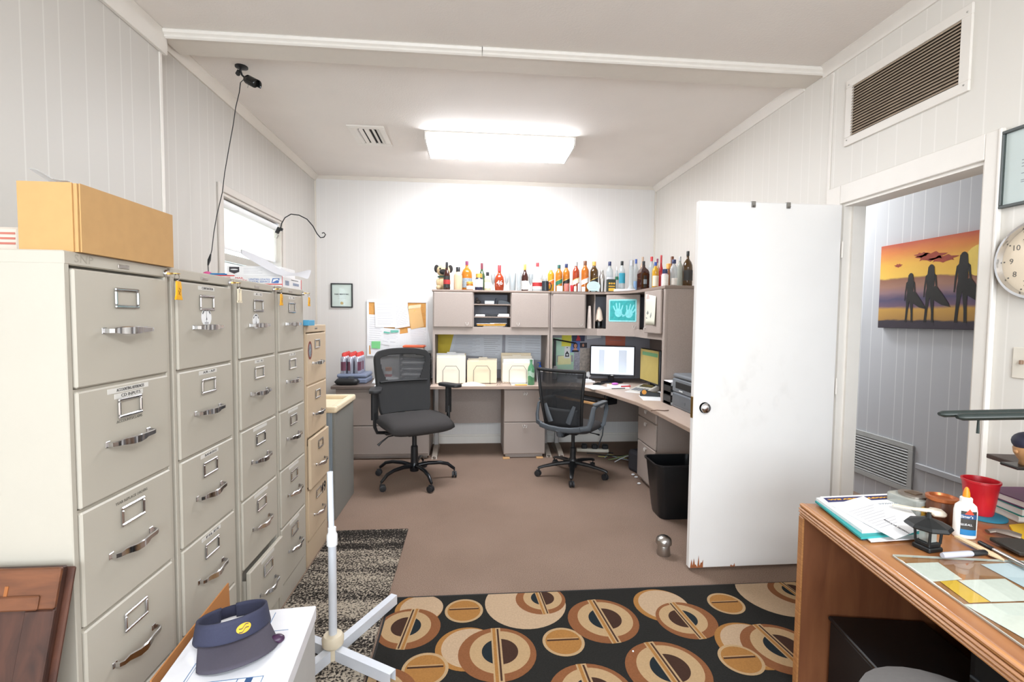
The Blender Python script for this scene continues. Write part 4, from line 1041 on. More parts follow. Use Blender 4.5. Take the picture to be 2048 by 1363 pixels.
pinned('photograph', 'pale photograph of a person in grey clothing above the phone', 'photograph', yw - .008, [(1148, 703), (1161, 701), (1160, 742), (1147, 744)], mat('lilac_grey_print', '#A7A6B4', .5, var=.5, scale=50))
pinned('photograph', 'brownish photograph of a cat beside the left edge of the monitor', 'photograph', yw - .010, [(1160, 696), (1180, 696), (1180, 745), (1159, 745)], mat('taupe_print', '#B3A89E', .5, var=.5, scale=35))
st = pinned('emblem_sheet', 'white sheet with two dark emblems in the middle of the mint paper', 'paper', yw - .010, [(1129, 692), (1140, 692), (1140, 716), (1128, 716)], M_PAPER)
b = B(basis((0, -.0024, 0), *FACE_CAM)); b.prism([(-.022, -.05), (.022, -.05), (.020, -.012), (.010, -.002), (.004, .012), (-.004, .012), (-.010, -.002), (-.020, -.012)], 0, .0005); b.out('dark_emblem', INK, st)
b = B(basis((0, -.0032, 0), *FACE_CAM)); b.prism(ellipse(0, -.028, .012, .012, 16), 0, .0004); b.out('emblem_ring', M_PAPER, st)
b = B(basis((0, -.0024, 0), *FACE_CAM)); b.prism([(-.010, .048), (.010, .048), (.0, .060)], 0, .0004); b.out('small_mark', INK, st)
pinned('index_card', 'pale yellow index card below the emblem sheet', 'paper', yw - .006, [(1116, 712), (1142, 710), (1142, 728), (1115, 729)], mat('pale_yellow', '#F1EFB8', .7))
pinned('white_card', 'slanted white card pinned at the top of the corner hutch board', 'paper', yw - .004, [(1173, 668), (1202, 669), (1202, 675), (1174, 678)], M_PAPER)
pinned('coral_sheet', 'coral red sheet pinned above the computer monitor', 'paper', yw - .004, [(1211, 668), (1251, 670), (1250, 692), (1211, 690)], mat('coral_paper', '#E08068', .7, var=.03), deco=[(.45, .18, .5, .22), (.2, .5, .8, .52)])

# ------------------------------------------------------------------ framed certificate and bulletin board on the back wall
def wall_frame(name, label, cat, m, w, h, bw, mf, mi, t=.018, glass=True):
    f = thing(name, label, cat, m.translation); r = m.copy(); r.translation = V((0, 0, 0))
    b = B(r); b.box(-w / 2, w / 2, -h / 2, -h / 2 + bw, 0, t, .002).box(-w / 2, w / 2, h / 2 - bw, h / 2, 0, t, .002).box(-w / 2, -w / 2 + bw, -h / 2 + bw, h / 2 - bw, 0, t, .002).box(w / 2 - bw, w / 2, -h / 2 + bw, h / 2 - bw, 0, t, .002)
    b.out('frame', mf, f)
    b = B(r); b.box(-w / 2 + bw, w / 2 - bw, -h / 2 + bw, h / 2 - bw, .001, .006); b.out('sheet', mi, f)
    if glass:
        b = B(r); b.box(-w / 2 + bw, w / 2 - bw, -h / 2 + bw, h / 2 - bw, .011, .0125); b.out('glass', pane_glass('picture_glass'), f)
    return f, r
pa, pb = ay(662, 566, YB), ay(706, 615, YB)
m = basis(((pa.x + pb.x) / 2, YB - .001, (pa.z + pb.z) / 2), *FACE_CAM)
f, r = wall_frame('framed_certificate', 'small black framed certificate with a gold seal on the back wall', 'picture frame', m, pb.x - pa.x, pa.z - pb.z, .012, M_BLACKP, mat('certificate_paper', '#EDF0EC', .6))
text('PARK MERITS INC.', .020, r @ Mx.Translation((0, .012, .0064)), INK, f, 'certificate_words', .155, bold=.0006)
for k, wd in enumerate((.11, .09, .03)):
    b = B(r); z = -.012 - .018 * k; b.box(-wd / 2, wd / 2, z - .001, z + .001, .0061, .0065); b.out('printed_line', mat('grey_print_line', '#a7a5ae', .6), f)
b = B(r); b.prism(ellipse(0, -.083, .016, .016, 20), .0061, .0072); b.out('gold_seal', M_BRASS, f)
pa, pb = ay(734, 600, YB), ay(856, 712, YB)
bw_, bh_ = pb.x - pa.x, pa.z - pb.z
m = basis(((pa.x + pb.x) / 2, YB - .001, (pa.z + pb.z) / 2), *FACE_CAM)
f, r = wall_frame('bulletin_board', 'cork bulletin board in a white frame covered with papers', 'board', m, bw_, bh_, .022, M_PAPER, mat('cork', '#DDA35C', .9, var=.12, scale=80), glass=False)
yb_ = YB - .010
def bb(name, label, cat, i, corners, mt, deco=None, group=None): return pinned(name, label, cat, yb_ - .003 * i, corners, mt, group, deco=deco)
WL_ = [(.12, .1 + .07 * k, .9 - .1 * (k % 2), .106 + .07 * k) for k in range(12)]
bb('pinned_sheet', 'white sheet at the lower left of the bulletin board', 'paper', 1, [(736, 628), (770, 630), (764, 692), (733, 690)], M_PAPER, WL_)
bb('pinned_sheet', 'large white sheet at the upper left of the bulletin board', 'paper', 3, [(749, 602), (789, 602), (790, 654), (751, 654)], M_PAPER, WL_)
bb('pinned_sheet', 'tilted white sheet at the upper middle of the bulletin board', 'paper', 4, [(787, 604), (815, 601), (820, 652), (790, 657)], M_PAPER, WL_)
e = bb('manila_envelope', 'tan clasp envelope at the upper right of the bulletin board', 'envelope', 4, [(815, 612), (840, 608), (848, 653), (822, 658)], mat('manila', '#EBC083', .7, var=.03))
b = B(basis((0, -.0024, 0), *FACE_CAM)); b.prism([(-.085, .082), (.055, .10), (.06, .135), (-.07, .12)], 0, .0008); b.out('flap', mat('pale_manila', '#F1DDB6', .7), e)
b = B(basis((0, -.0034, 0), *FACE_CAM)); b.prism(ellipse(-.01, .066, .006, .008, 10), 0, .001); b.out('clasp', M_BRASS, e)
bb('pinned_sheet', 'white notes with teal tabs in the middle of the bulletin board', 'paper', 2, [(764, 655), (800, 658), (798, 700), (762, 698)], M_PAPER, WL_)
bb('pinned_sheet', 'low white sheet along the bottom left of the bulletin board', 'paper', 1, [(740, 688), (800, 690), (798, 712), (742, 711)], M_PAPER)
bb('pinned_sheet', 'narrow white strip between the teal tabs and the lower right sheet', 'paper', 1, [(796, 668), (824, 664), (826, 711), (797, 711)], M_PAPER)
for cs, lb in (([(768, 662), (780, 664), (779, 667), (767, 665)], 'left teal tab among the notes on the bulletin board'), ([(781, 660), (797, 660), (797, 664), (782, 665)], 'right teal tab among the notes on the bulletin board')):
    bb('paper_tab', lb, 'tab', 5, cs, mat('teal_tab', '#6FC1AE', .7))
bb('pinned_sheet', 'white sheet at the lower right of the bulletin board', 'paper', 2, [(815, 656), (855, 654), (864, 700), (820, 702)], M_PAPER, WL_)
bb('green_note', 'green sticky note at the lower left of the bulletin board', 'note', 4, [(743, 682), (761, 682), (760, 697), (743, 696)], mat('green_note', '#7FD08A', .7))
bb('pinned_note', 'small white note below the teal tabs on the bulletin board', 'note', 5, [(779, 676), (794, 677), (793, 700), (778, 699)], M_PAPER, [(.1, .3, .8, .33)])
bb('pinned_note', 'slanted white slip left of the white note on the bulletin board', 'note', 4, [(764, 676), (781, 680), (778, 690), (763, 688)], M_PAPER, [(.1, .4, .8, .44)])
# ================================================================== BOTTLES ALONG THE HUTCH TOPS
HTOP = HT + .0006
def liquid(name, hexc, a=.75): return clear(name, hexc, a, .06)
G_CLEAR = clear('clear_glass', '#D9DEDF', .32, .05); G_AMBER = liquid('amber_spirit', '#BF6A1C', .72); G_ORANGE = liquid('orange_spirit', '#C67820', .7)
G_RED = liquid('red_spirit', '#A23C1C', .75); G_DARK = liquid('dark_glass', '#3A1D18', .9); G_BROWN = liquid('brown_glass', '#4A3214', .88)
G_PEACH = liquid('peach_spirit', '#E9CFAE', .45); G_YEL = liquid('yellow_spirit', '#D6A02A', .7); G_GREEN = liquid('green_glass', '#3F5A3A', .8); G_COPPER = liquid('copper_spirit', '#8C5A3A', .8)
SHAPES = {  # relative radius, relative height
    'whisky': ([(.0, 0), (.95, 0), (1, .02), (1, .60), (.92, .66), (.60, .72), (.38, .78), (.34, .84)], .84),
    'wine': ([(.0, 0), (.95, 0), (1, .02), (1, .52), (.85, .60), (.50, .70), (.36, .76), (.34, .80)], .80),
    'round': ([(.0, 0), (.80, 0), (.92, .05), (1, .20), (1, .42), (.85, .55), (.55, .63), (.36, .68), (.33, .78)], .78),
    'long': ([(.0, 0), (.95, 0), (1, .02), (1, .66), (.94, .72), (.6, .79), (.42, .83), (.40, .88)], .88),
    'short': ([(.0, 0), (.95, 0), (1, .03), (1, .62), (.85, .70), (.5, .76), (.42, .82)], .82),
    'broad': ([(.0, 0), (.95, 0), (1, .02), (1, .54), (.95, .62), (.75, .70), (.42, .76), (.28, .80), (.26, .88)], .88),
    'decanter': ([(.0, 0), (.95, 0), (1, .03), (.9, .10), (.55, .18), (.48, .24), (.48, .80), (.44, .84)], .84),
    'jar': ([(.0, 0), (.95, 0), (1, .03), (1, .66), (.8, .74), (.66, .78)], .78),
}
def bottle(label, u, vt, w, y, shape, glass, cap, lab=None, lz=(.12, .42), band=None, group='bottles on top of the hutches', square=False, words=None, capw=1.0, cat='bottle', name='bottle'):
    base = ay(u, 578, y); top = ay(u, vt, y)
    h = max(.05, top.z - HTOP); r = w / 2 * (y / FPX) * 1.0
    o = thing(name, label, cat, (base.x, y, HTOP), 0, group)
    prof, zn = SHAPES[shape]; n = 4 if square else 18
    b = B()
    if square: b.m = Mx.Rotation(pi / 4 + .1, 4, 'Z'); k = 1.30
    else: k = 1
    b.lathe([(pr * r * k, pz * h) for pr, pz in prof], n=n); b.m = Mx.Identity(4); b.out('glass', glass, o, 30 if square else True)
    rn = prof[-1][0] * r * 1.12 * capw
    b = B(); b.lathe([(rn, zn * h - .004), (rn * 1.02, h - .003), (rn * .9, h), (0, h)], n=14); b.out('cap', cap, o, True)
    if lab is not None:
        rr = r * k * (.73 if square else 1.0) + .0012; a0, a1 = -pi / 2 - 1.25, -pi / 2 + 1.25
        if square: a0, a1 = -pi / 2 - .72, -pi / 2 + .72
        b = B(); b.grid(lambda i, j: (rr * cos(a0 + (a1 - a0) * i), rr * sin(a0 + (a1 - a0) * i), h * (lz[0] + (lz[1] - lz[0]) * j)), 12, 1)
        lo = b.out('label', lab, o, True)
        if band is not None:
            b = B(); s0 = .06 * h
            b.grid(lambda i, j: ((rr + .0008) * cos(a0 + (a1 - a0) * i), (rr + .0008) * sin(a0 + (a1 - a0) * i), h * (lz[0] + (lz[1] - lz[0]) * (.30 + .38 * j)) + (i - .5) * .0), 12, 1); b.out('label_band', band, lo, True)
    if words: text(words, h * .24, basis((0, -r - .002, h * .30), *FACE_CAM), M_PAPER, o, 'label_lettering', None)
    return o, h, r
def slant_label(o, h, r, mt, edge):
    b = B(); rr = r + .0012; a0, a1 = -pi / 2 - 1.3, -pi / 2 + 1.3
    b.grid(lambda i, j: (rr * cos(a0 + (a1 - a0) * i), rr * sin(a0 + (a1 - a0) * i), h * (.28 + .17 * j) + (i - .5) * r * 1.1), 12, 1); l = b.out('slanted_label', mt, o, True)
    rr += .0006
    b = B(); b.grid(lambda i, j: (rr * cos(a0 + (a1 - a0) * i), rr * sin(a0 + (a1 - a0) * i), h * (.43 + .025 * j) + (i - .5) * r * 1.1), 12, 1); b.out('label_edge', edge, l, True)
cap_ = lambda n, hx_, **k: mat(n, hx_, k.pop('rough', .4), **k)
C_BLK = M_BLACKP; C_PUR = cap_('purple_cap', '#7A3154'); C_RED = cap_('red_cap', '#C33A3F'); C_MAR = cap_('maroon_cap', '#6E2333'); C_GOLD = cap_('gold_cap', '#D8B25A', metal=.6); C_NAVY = cap_('navy_cap', '#1E2A55')
C_GRN = cap_('green_cap', '#1E5148'); C_SIL = cap_('silver_cap', '#B9BABD', metal=.7); C_BRN = cap_('brown_cap', '#6B3D22'); C_ORG = cap_('orange_cap', '#E0A04A'); C_BLUE = cap_('blue_cap', '#2C4F9A'); C_WHT = cap_('white_cap', '#E7E4E0')
L_WHT = mat('label_white', '#E6E1DA', .6, var=.12, scale=90); L_RED = mat('label_red', '#A72A2A', .6, var=.2, scale=90); L_BLK = mat('label_black', '#24211f', .5, var=.2, scale=90); L_CRM = mat('label_cream', '#EADFC6', .6); L_GRN = mat('label_green', '#1F6B4E', .6); L_ORG = mat('label_orange', '#DF6A24', .6); L_TEAL = mat('label_teal', '#2F8FA6', .6); L_LBL = mat('label_light_blue', '#8FB0D8', .6); L_GREY = mat('label_grey', '#8D98A0', .6, var=.3, scale=70)
F, R_ = 4.92, 5.06
bottle('slim dark brown bottle with a red label standing in front of the plush dog', 893.5, 524, 13, F - .03, 'wine', G_DARK, C_BLK, L_BLK, (.08, .5), L_RED)
bottle('short clear bottle of peach spirit with a black cap right of the plush dog', 916, 534, 17, F, 'short', G_PEACH, C_BLK)
bottle('tall amber whisky bottle with a purple cap, first of that kind from the plush dog', 933.5, 522, 21, F + .08, 'broad', G_ORANGE, C_PUR, L_GREY, (.10, .42))
bottle('little honey jar standing in front of the tall amber bottle', 939.5, 563, 13.5, F - .04, 'jar', liquid('honey', '#A8631C', .85), C_GOLD, L_CRM, (.1, .5), capw=1.3, name='jar', cat='jar', group='small jars')
bottle('dark wine bottle with a maroon foil rising behind the blue label jar', 963.5, 526, 13, R_, 'wine', G_GREEN, C_MAR)
bottle('squat navy bottle with a pale label in front of the maroon foil bottle', 958, 547, 16, F - .02, 'jar', liquid('navy_glass', '#23233E', .92), C_GOLD, L_WHT, (.2, .66), capw=1.1)
bottle('small pale yellow bottle with a black cap left of the red 46 bottle', 975, 544, 13, F, 'short', clear('pale_spirit', '#EFE3C0', .4), C_BLK, L_CRM, (.12, .45))
bottle('round red whisky bottle with a red cap and white 46 lettering', 998.5, 530, 19, F, 'round', G_RED, C_RED, words='46')
bottle('brown wine bottle with a gold cap and white label between clear glasses', 1049.5, 528, 14, F, 'wine', G_DARK, C_GOLD, L_WHT, (.06, .38))
bottle('big clear gin bottle with a red cap behind the black mug', 1074.5, 525, 21, F + .06, 'broad', G_CLEAR, C_RED, L_WHT, (.08, .42), L_RED)
bottle('small clear bottle right behind the black mug', 1089.5, 547, 9, F + .10, 'long', G_CLEAR, C_WHT)
for u, vt, w, y, g, cp2, lb, ed, label in ((1101.5, 533, 13, F + .02, G_YEL, C_WHT, L_ORG, L_CRM, 'yellow whisky bottle with an orange slanted label behind the black mug'),
        (1117.5, 529.5, 14, F, G_ORANGE, C_GRN, L_GRN, C_GOLD, 'amber whisky bottle with a green slanted label and green cap'),
        (1132, 527.5, 14, F + .03, G_ORANGE, C_NAVY, L_BLK, C_GOLD, 'amber whisky bottle with a black slanted label and navy cap'),
        (1151.5, 524, 13.5, F, G_RED, C_SIL, L_CRM, C_GOLD, 'red amber whisky bottle with a cream slanted label and silver cap'),
        (1169.5, 521.7, 15, F, G_AMBER, C_BRN, L_WHT, L_ORG, 'orange whisky bottle with a white slanted label and brown cap'),
        (1187.5, 523, 16.5, F + .03, G_BROWN, C_ORG, L_BLK, C_GOLD, 'brown whisky bottle with a black slanted label and orange cap')):
    o, h, r = bottle(label, u, vt, w, y, 'long', g, cp2)
    slant_label(o, h, r, lb, ed)
F2 = 4.86
bottle('clear bottle with a navy cap behind the black and yellow box', 1218.5, 523, 14, 5.0, 'long', G_CLEAR, C_NAVY, mat('faint_label', '#DAD9E2', .6), (.2, .5))
bottle('thin small clear bottle left of the teal label bottle', 1233, 533, 7, 5.02, 'long', G_CLEAR, C_WHT, L_GRN, (.5, .62))
bottle('clear bottle with a teal label and black cap', 1243, 522, 13, 4.95, 'long', G_CLEAR, C_BLK, L_TEAL, (.30, .62))
bottle('tall clear decanter on a wide base behind the flat white box', 1262, 520, 19, 4.86, 'decanter', G_CLEAR, C_SIL, None)
bottle('clear bottle with a tall blue cap and pale blue label', 1271, 518, 10, 4.95, 'long', G_CLEAR, C_BLUE, L_LBL, (.05, .35))
bottle('square dark whiskey bottle with a black label at the bend of the hutch', 1286, 522, 20, 4.44, 'broad', G_DARK, C_BLK, L_BLK, (.08, .5), L_GREY, square=True)
bottle('cork topped bottle rising behind the square dark whiskey', 1284, 513.5, 10, 4.72, 'long', clear('pale_amber', '#D9B99A', .5), cap_('cork_cap', '#B59A84'))
bottle('clear bottle with a red ribbon hanging from its neck', 1302, 513, 12, 4.62, 'long', G_CLEAR, C_RED)
bottle('golden bottle with a blue cap and cream label', 1310, 524, 13, 4.30, 'long', G_YEL, C_BLUE, L_CRM, (.12, .5))
bottle('slim bottle with a purple cap behind the golden bottle', 1313.5, 517, 8, 4.75, 'long', G_PEACH, C_PUR)
bottle('tall bright red bottle behind the golden one', 1321, 510, 10, 4.66, 'wine', liquid('bright_red_glass', '#C2202B', .9), C_RED)
bottle('brown bottle with a wide gold cap right of the tall red bottle', 1336, 527, 12, 4.40, 'short', G_COPPER, C_ORG, capw=1.6)
bottle('copper coloured bottle behind the gold capped one', 1343, 512.6, 13, 4.62, 'round', G_COPPER, C_BRN, capw=1.2)
bottle('pink and white bottle with a gold triangle, near the right end', 1329, 538, 14, 4.06, 'jar', clear('pink_glass', '#D9B9C6', .7), C_NAVY, L_WHT, (.1, .7))
bottle('clear flat bottle with a navy cap and white label near the right end', 1346.5, 519, 14, 4.05, 'long', G_CLEAR, C_NAVY, L_WHT, (.1, .34), capw=1.3)
bottle('tall clear bottle with a pale cap, second from the right end', 1358.5, 513, 11, 4.10, 'long', clear('smoky_glass', '#C7CBC2', .35), C_SIL)
bottle('big dark brown bottle at the right end of the hutch top', 1374, 502, 20, 4.05, 'broad', G_BROWN, C_BLK, L_BLK, (.2, .48))
# drinking glasses
def tumbler(label, u, vt, w, y, prof, mt=None):
    base = ay(u, 578, y); h = ay(u, vt, y).z - HTOP; r = w / 2 * y / FPX
    b = B(); b.lathe([(pr * r, pz * h) for pr, pz in prof], n=16)
    tag(b.out('drinking_glass', mt or G_CLEAR, None, True, loc=(base.x, y, HTOP)), label, 'glass', 'clear drinking glasses on the hutch')
TUM = [(0, 0), (.8, 0), (.84, .03), (1, 1), (.92, 1), (.76, .08), (0, .08)]
FLU = [(0, 0), (.8, 0), (.75, .03), (.12, .08), (.12, .35), (.8, .55), (1, 1), (.92, 1), (.7, .58), (0, .42)]
tumbler('small clear stemmed glass left of the red 46 bottle', 986, 548, 9, F + .06, FLU)
tumbler('clear stemmed glass right of the red 46 bottle', 1013, 548, 9, F, FLU)
tumbler('wide clear tumbler in the gap right of the red 46 bottle', 1025, 546, 15, F + .03, TUM)
tumbler('narrow clear tumbler left of the gold capped wine bottle', 1038, 545, 10, F - .03, TUM)
tumbler('clear stemmed glass right of the gold capped wine bottle', 1061, 548, 9, F + .04, FLU)
G_PINK = clear('pink_tint_glass', '#E9A79C', .4)
tumbler('pink tinted shot glass in front of the black label bottle', 1133, 567, 11, F - .06, TUM, G_PINK)
tumbler('short red shot glass between two slanted label bottles', 1144, 570, 7, F - .06, TUM, clear('red_tint_glass', '#D3303A', .8))
# small cards and things in front
def upright(name, label, cat, u, vt, w, y, mt, t=.004, vb=578):
    base = ay(u, vb, y); h = ay(u, vt, y).z - HTOP; hw_ = w / 2 * y / FPX
    b = B(); b.box(-hw_, hw_, 0, t, 0, h, min(.002, t * .3)); return tag(b.out(name, mt, None, loc=(base.x, y, HTOP)), label, cat)
upright('small_card', 'small white card propped in front of the green label bottle', 'card', 1119, 571.5, 11, F - .07, L_WHT)
upright('small_card', 'tiny cream card left of the thin glass tube', 'card', 1150.5, 572, 5, F - .07, L_CRM)
upright('small_card', 'small white card in front of the brown capped bottle', 'card', 1167, 573, 7, F - .07, L_WHT)
p = ay(1157, 578, F - .07); b = B(); b.lathe([(.008, 0), (.008, .078), (.004, .085), (0, .085)], n=12); tag(b.out('glass_vial', clear('blue_white_glass', '#DDE8F5', .6), None, True, loc=(p.x, F - .07, HTOP)), 'thin pale vial standing between the shot glasses and cards', 'vial')
# speech bubble sign
p = ay(1186.5, 582, 4.845)
s = thing('bubble_sign', 'pale blue speech bubble sign leaning before the brown whisky bottle', 'sign', (p.x, 4.845, HTOP))
b = B(basis((0, 0, .057), *FACE_CAM)); b.prism(ellipse(0, 0, .070, .052, 30), 0, .008); b.prism([(.03, -.045), (.055, -.035), (.052, -.0565)], 0, .008); b.box(-.02, .02, -.057, -.045, -.01, .008); b.out('board', mat('pale_blue_board', '#BFD8DA', .5), s)
b = B(basis((0, -.0083, .057), *FACE_CAM))
for k in range(4): b.prism([(-.045, .024 - .016 * k), (.045 - .012 * (k % 2), .024 - .016 * k), (.045 - .012 * (k % 2), .026 - .016 * k), (-.045, .026 - .016 * k)], 0, .0004)
b.out('writing', MATS['grey_print_line'], s)
# cocktail shaker
p = ay(1203.5, 581, 4.90); h = ay(1203.5, 540, 4.90).z - HTOP
s = thing('cocktail_shaker', 'brushed steel cocktail shaker right of the bubble sign', 'shaker', (p.x, 4.90, HTOP))
b = B(); b.lathe([(.022, 0), (.030, h * .62), (.029, h * .64), (0, h * .64)], n=20); b.out('cup', M_STEEL, s, True)
b = B(); b.lathe([(.030, h * .64), (.028, h * .70), (.017, h * .82), (.015, h * .83), (.015, h * .97), (.012, h), (0, h)], n=20); b.out('lid', M_STEEL, s, True)
o = upright('gift_box', 'black box with yellow lettering standing before the navy capped bottle', 'box', 1223.5, 558, 17, 4.84, mat('box_black_green', '#2A3328', .5, var=.2), .05)
b = B(basis((0, -.0006, 0), *FACE_CAM)); b.prism([(-.034, .012), (.034, .012), (.034, .042), (-.034, .042)], 0, .0004); b.prism([(-.034, .055), (.034, .055), (.034, .066), (-.034, .066)], 0, .0004)
for k in (-.024, 0, .024): b.prism(ellipse(k, .090, .010, .010, 14), 0, .0004)
b.out('yellow_print', mat('print_yellow', '#D9A83A', .6, var=.25, scale=80), o)
b = B(); b.box(-.10, .10, -.05, .05, 0, .030, .002); p = ay(1255, 581, 4.76)
tag(b.out('flat_white_box', MATS['mailer_white'], None, loc=(p.x - .02, 4.80, HTOP)), 'low white box lying at the bend of the hutch top', 'box')
# black mug
p = ay(1090.5, 579, 4.865); h = ay(1090, 562, 4.865).z - HTOP
s = thing('mug', 'black coffee mug with its handle to the right on the hutch top', 'mug', (p.x, 4.865, HTOP))
b = B(); b.lathe([(0, 0), (.030, 0), (.036, .006), (.036, h), (.032, h), (.032, .008), (0, .008)], n=22); b.out('cup', mat('mug_glaze', '#22272e', .25), s, True)
b = B(); b.tube([(.034, 0, h * .82), (.055, 0, h * .85), (.064, 0, h * .55), (.056, 0, h * .22), (.034, 0, h * .18)], .0055, 8); b.out('handle', MATS['mug_glaze'], s, True)
# plush dog
p = ay(887, 578, 5.02)
s = thing('plush_dog', 'tan plush pug with black ears and muzzle sitting at the left end of the hutch', 'plush toy', (p.x, 5.02, HTOP))
M_PLUSH = mat('tan_plush', '#CDB38D', .95, var=.08, scale=120, bump=.3, bscale=300); M_PLB = mat('black_plush', '#2c2928', .95, var=.2, scale=120)
b = B(); b.ball((0, 0, .075), .075, 18, 12, (.9, .8, 1.0)); b.ball((-.045, -.055, .028), .028, 12, 8, (1, 1.5, .95)); b.ball((.045, -.055, .028), .028, 12, 8, (1, 1.5, .95)); b.ball((-.055, -.03, .085), .024, 12, 8, (.8, 1, 1.7)); b.ball((.055, -.03, .085), .024, 12, 8, (.8, 1, 1.7))
for v in b.bm.verts: v.co.z = max(v.co.z, 0)
b.out('body', M_PLUSH, s, 'all')
b = B(); b.ball((0, -.01, .205), .068, 20, 12, (1.05, .9, .92)); hd = b.out('head', M_PLUSH, s, 'all')
b = B(); b.ball((0, -.062, .190), .034, 16, 10, (1.15, .7, .85)); b.out('muzzle', M_PLB, hd, 'all')
for sg in (-1, 1):
    b = B(); b.ball((sg * .070, -.01, .225), .036, 12, 8, (.75, .4, 1.15)); b.out('ear', M_PLB, hd, 'all')
    b = B(); b.ball((sg * .030, -.064, .222), .011, 12, 8); b.out('eye', MATS['gloss_black'], hd, 'all')
b = B(); b.tube([(.055 * cos(a), -.01 + .045 * sin(a), .142) for a in [2 * pi * i / 18 for i in range(19)]], .008, 6, cap=False); b.out('collar', mat('green_ribbon', '#2f5b4c', .6), s, True)
# ================================================================== OFFICE CHAIRS
M_FAB = mat('charcoal_fabric', '#353232', .9, var=.12, scale=180, bump=.3, bscale=400)
M_GPL = mat('slate_plastic', '#4B5157', .5, var=.05)
M_RUB = mat('caster_black', '#242528', .5)
def caster(leg, x, y, rz):
    b = B(Mx.Translation((x, y, 0)) @ Mx.Rotation(rz, 4, 'Z'))
    for s in (-1, 1):
        m0 = b.m; b.m = m0 @ Mx.Translation((s * .013, .012, .027)) @ Mx.Rotation(pi / 2, 4, 'Y'); b.lathe([(.020, -.008), (.027, -.006), (.027, .006), (.020, .008)], n=16); b.m = m0
    b.box(-.006, .006, -.012, .03, .02, .058, .003); b.tube([(0, 0, .05), (0, 0, .075)], .006, 8)
    b.out('caster', M_RUB, leg, 35)
def star(root, r, mat_, hub_z, tubular, a0=0.):
    b = B(); b.lathe([(0, hub_z - .05), (.038, hub_z - .05), (.042, hub_z - .02), (.04, hub_z + .012), (.03, hub_z + .03), (0, hub_z + .03)], n=18); b.out('base_hub', mat_, root, True)
    for i in range(5):
        a = a0 + 2 * pi * i / 5; c, s_ = cos(a), sin(a)
        b = B()
        if tubular:
            pr = [(.02, hub_z - .005), (.12, hub_z + .008), (.22, hub_z + .005), (r - .06, hub_z - .012), (r - .02, hub_z - .045), (r, .075)]
            b.tube([(c * d, s_ * d, z) for d, z in pr], [.018, .017, .016, .015, .014, .012], 10)
        else:
            pr = [(.02, hub_z - .005), (.15, hub_z - .014), (r - .04, hub_z - .034), (r, hub_z - .045), (r + .012, .07)]
            b.tube([(c * d, s_ * d, z) for d, z in pr], [.026, .022, .017, .016, .012], 8, flat=(1.1, .75))
        lg = b.out('base_leg', mat_, root, True)
        caster(lg, c * r, s_ * r, a + 1.0 + i)
def cushion(b, w, d, z0, z1, crown=.02, waterfall=.03, n=14):
    """rounded seat pad, local +Y is the front"""
    def top(i, j):
        x, y = (i - .5) * 2, (j - .5) * 2
        k = max(abs(x), abs(y)); sx = x * (1 - .10 * (abs(y) ** 4)); sy = y * (1 - .10 * (abs(x) ** 4))
        e = max(0, 1 - abs(x) ** 4) * max(0, 1 - abs(y) ** 4)
        return (sx * w / 2, sy * d / 2, (z0 + z1) / 2 + (z1 - z0) / 2 * e ** .35 + crown * e * (abs(x) ** 2 * .6) - waterfall * max(0, y) ** 3)
    def bot(i, j):
        x, y = (i - .5) * 2, (j - .5) * 2
        sx = x * (1 - .10 * (abs(y) ** 4)); sy = y * (1 - .10 * (abs(x) ** 4)); e = max(0, 1 - abs(x) ** 4) * max(0, 1 - abs(y) ** 4)
        return (sx * w / 2, sy * d / 2, (z0 + z1) / 2 - (z1 - z0) / 2 * e ** .35 - waterfall * max(0, y) ** 3)
    b.grid(top, n, n); b.grid(lambda i, j: bot(1 - i, j), n, n)
    bmesh.ops.remove_doubles(b.bm, verts=b.bm.verts[:], dist=1e-5); return b
def back_shell(w0, w1, z0, z1, y0, y1, curve):
    """u,v -> point on the backrest; v=0 bottom; local -Y is the rear"""
    def f(u, v):
        x = (u - .5) * 2; w = w0 + (w1 - w0) * v
        return V((x * w / 2, y0 + (y1 - y0) * v + curve * (x * x) - .02 * sin(pi * v), z0 + (z1 - z0) * v))
    return f
# --- the wide chair facing the room
ch = thing('office_chair', 'wide black office chair with a padded seat, turned towards the room on the left', 'office chair', (-.485, 4.13, 0), -2.66, 'black mesh office chairs')
star(ch, .35, mat('black_tube', '#1E2024', .25, .4), .135, True, .35)
b = B(); b.tube([(0, 0, .15), (0, 0, .30), (0, 0, .31), (0, 0, .42)], [.032, .03, .02, .02], 14); b.out('gas_lift', M_BLACKP, ch, True)
b = B(); b.box(-.10, .10, -.12, .12, .415, .455, .01).box(-.26, .26, -.03, .03, .43, .452, .004).box(-.05, .05, -.30, -.10, .42, .45, .006); b.out('mechanism', M_BLACKP, ch)
b = B(); b.tube([(.10, .02, .43), (.24, .03, .42), (.30, .04, .385), (.33, .04, .36)], [.006, .006, .008, .012], 8); b.out('lever', M_BLACKP, ch, True)
b = B(); cushion(b, .60, .54, .455, .575); b.out('seat', M_FAB, ch, 'all')
f1_ = back_shell(.47, .54, .56, 1.135, -.25, -.33, .05)
def f1(u, v):
    x = (u - .5) * 2; k = max(0, (v - .80) / .20); m_ = max(0, (.10 - v) / .10)
    return f1_(.5 + .5 * x * (1 - .16 * k ** 2.5 - .06 * m_ ** 2), v - .045 * abs(x) ** 2.5 * k)
def inner1(x, v):   # window of see-through mesh: wide curved top, narrower rounded foot
    wv = .82 - .20 * ((.90 - v) / .40) ** 2
    return abs(x) < wv and v < .90 - .05 * abs(x) ** 3 and v > .50 + .16 * max(0, abs(x) - .35) ** 2
nU, nV = 64, 70
bs, bw_m = B(), B()
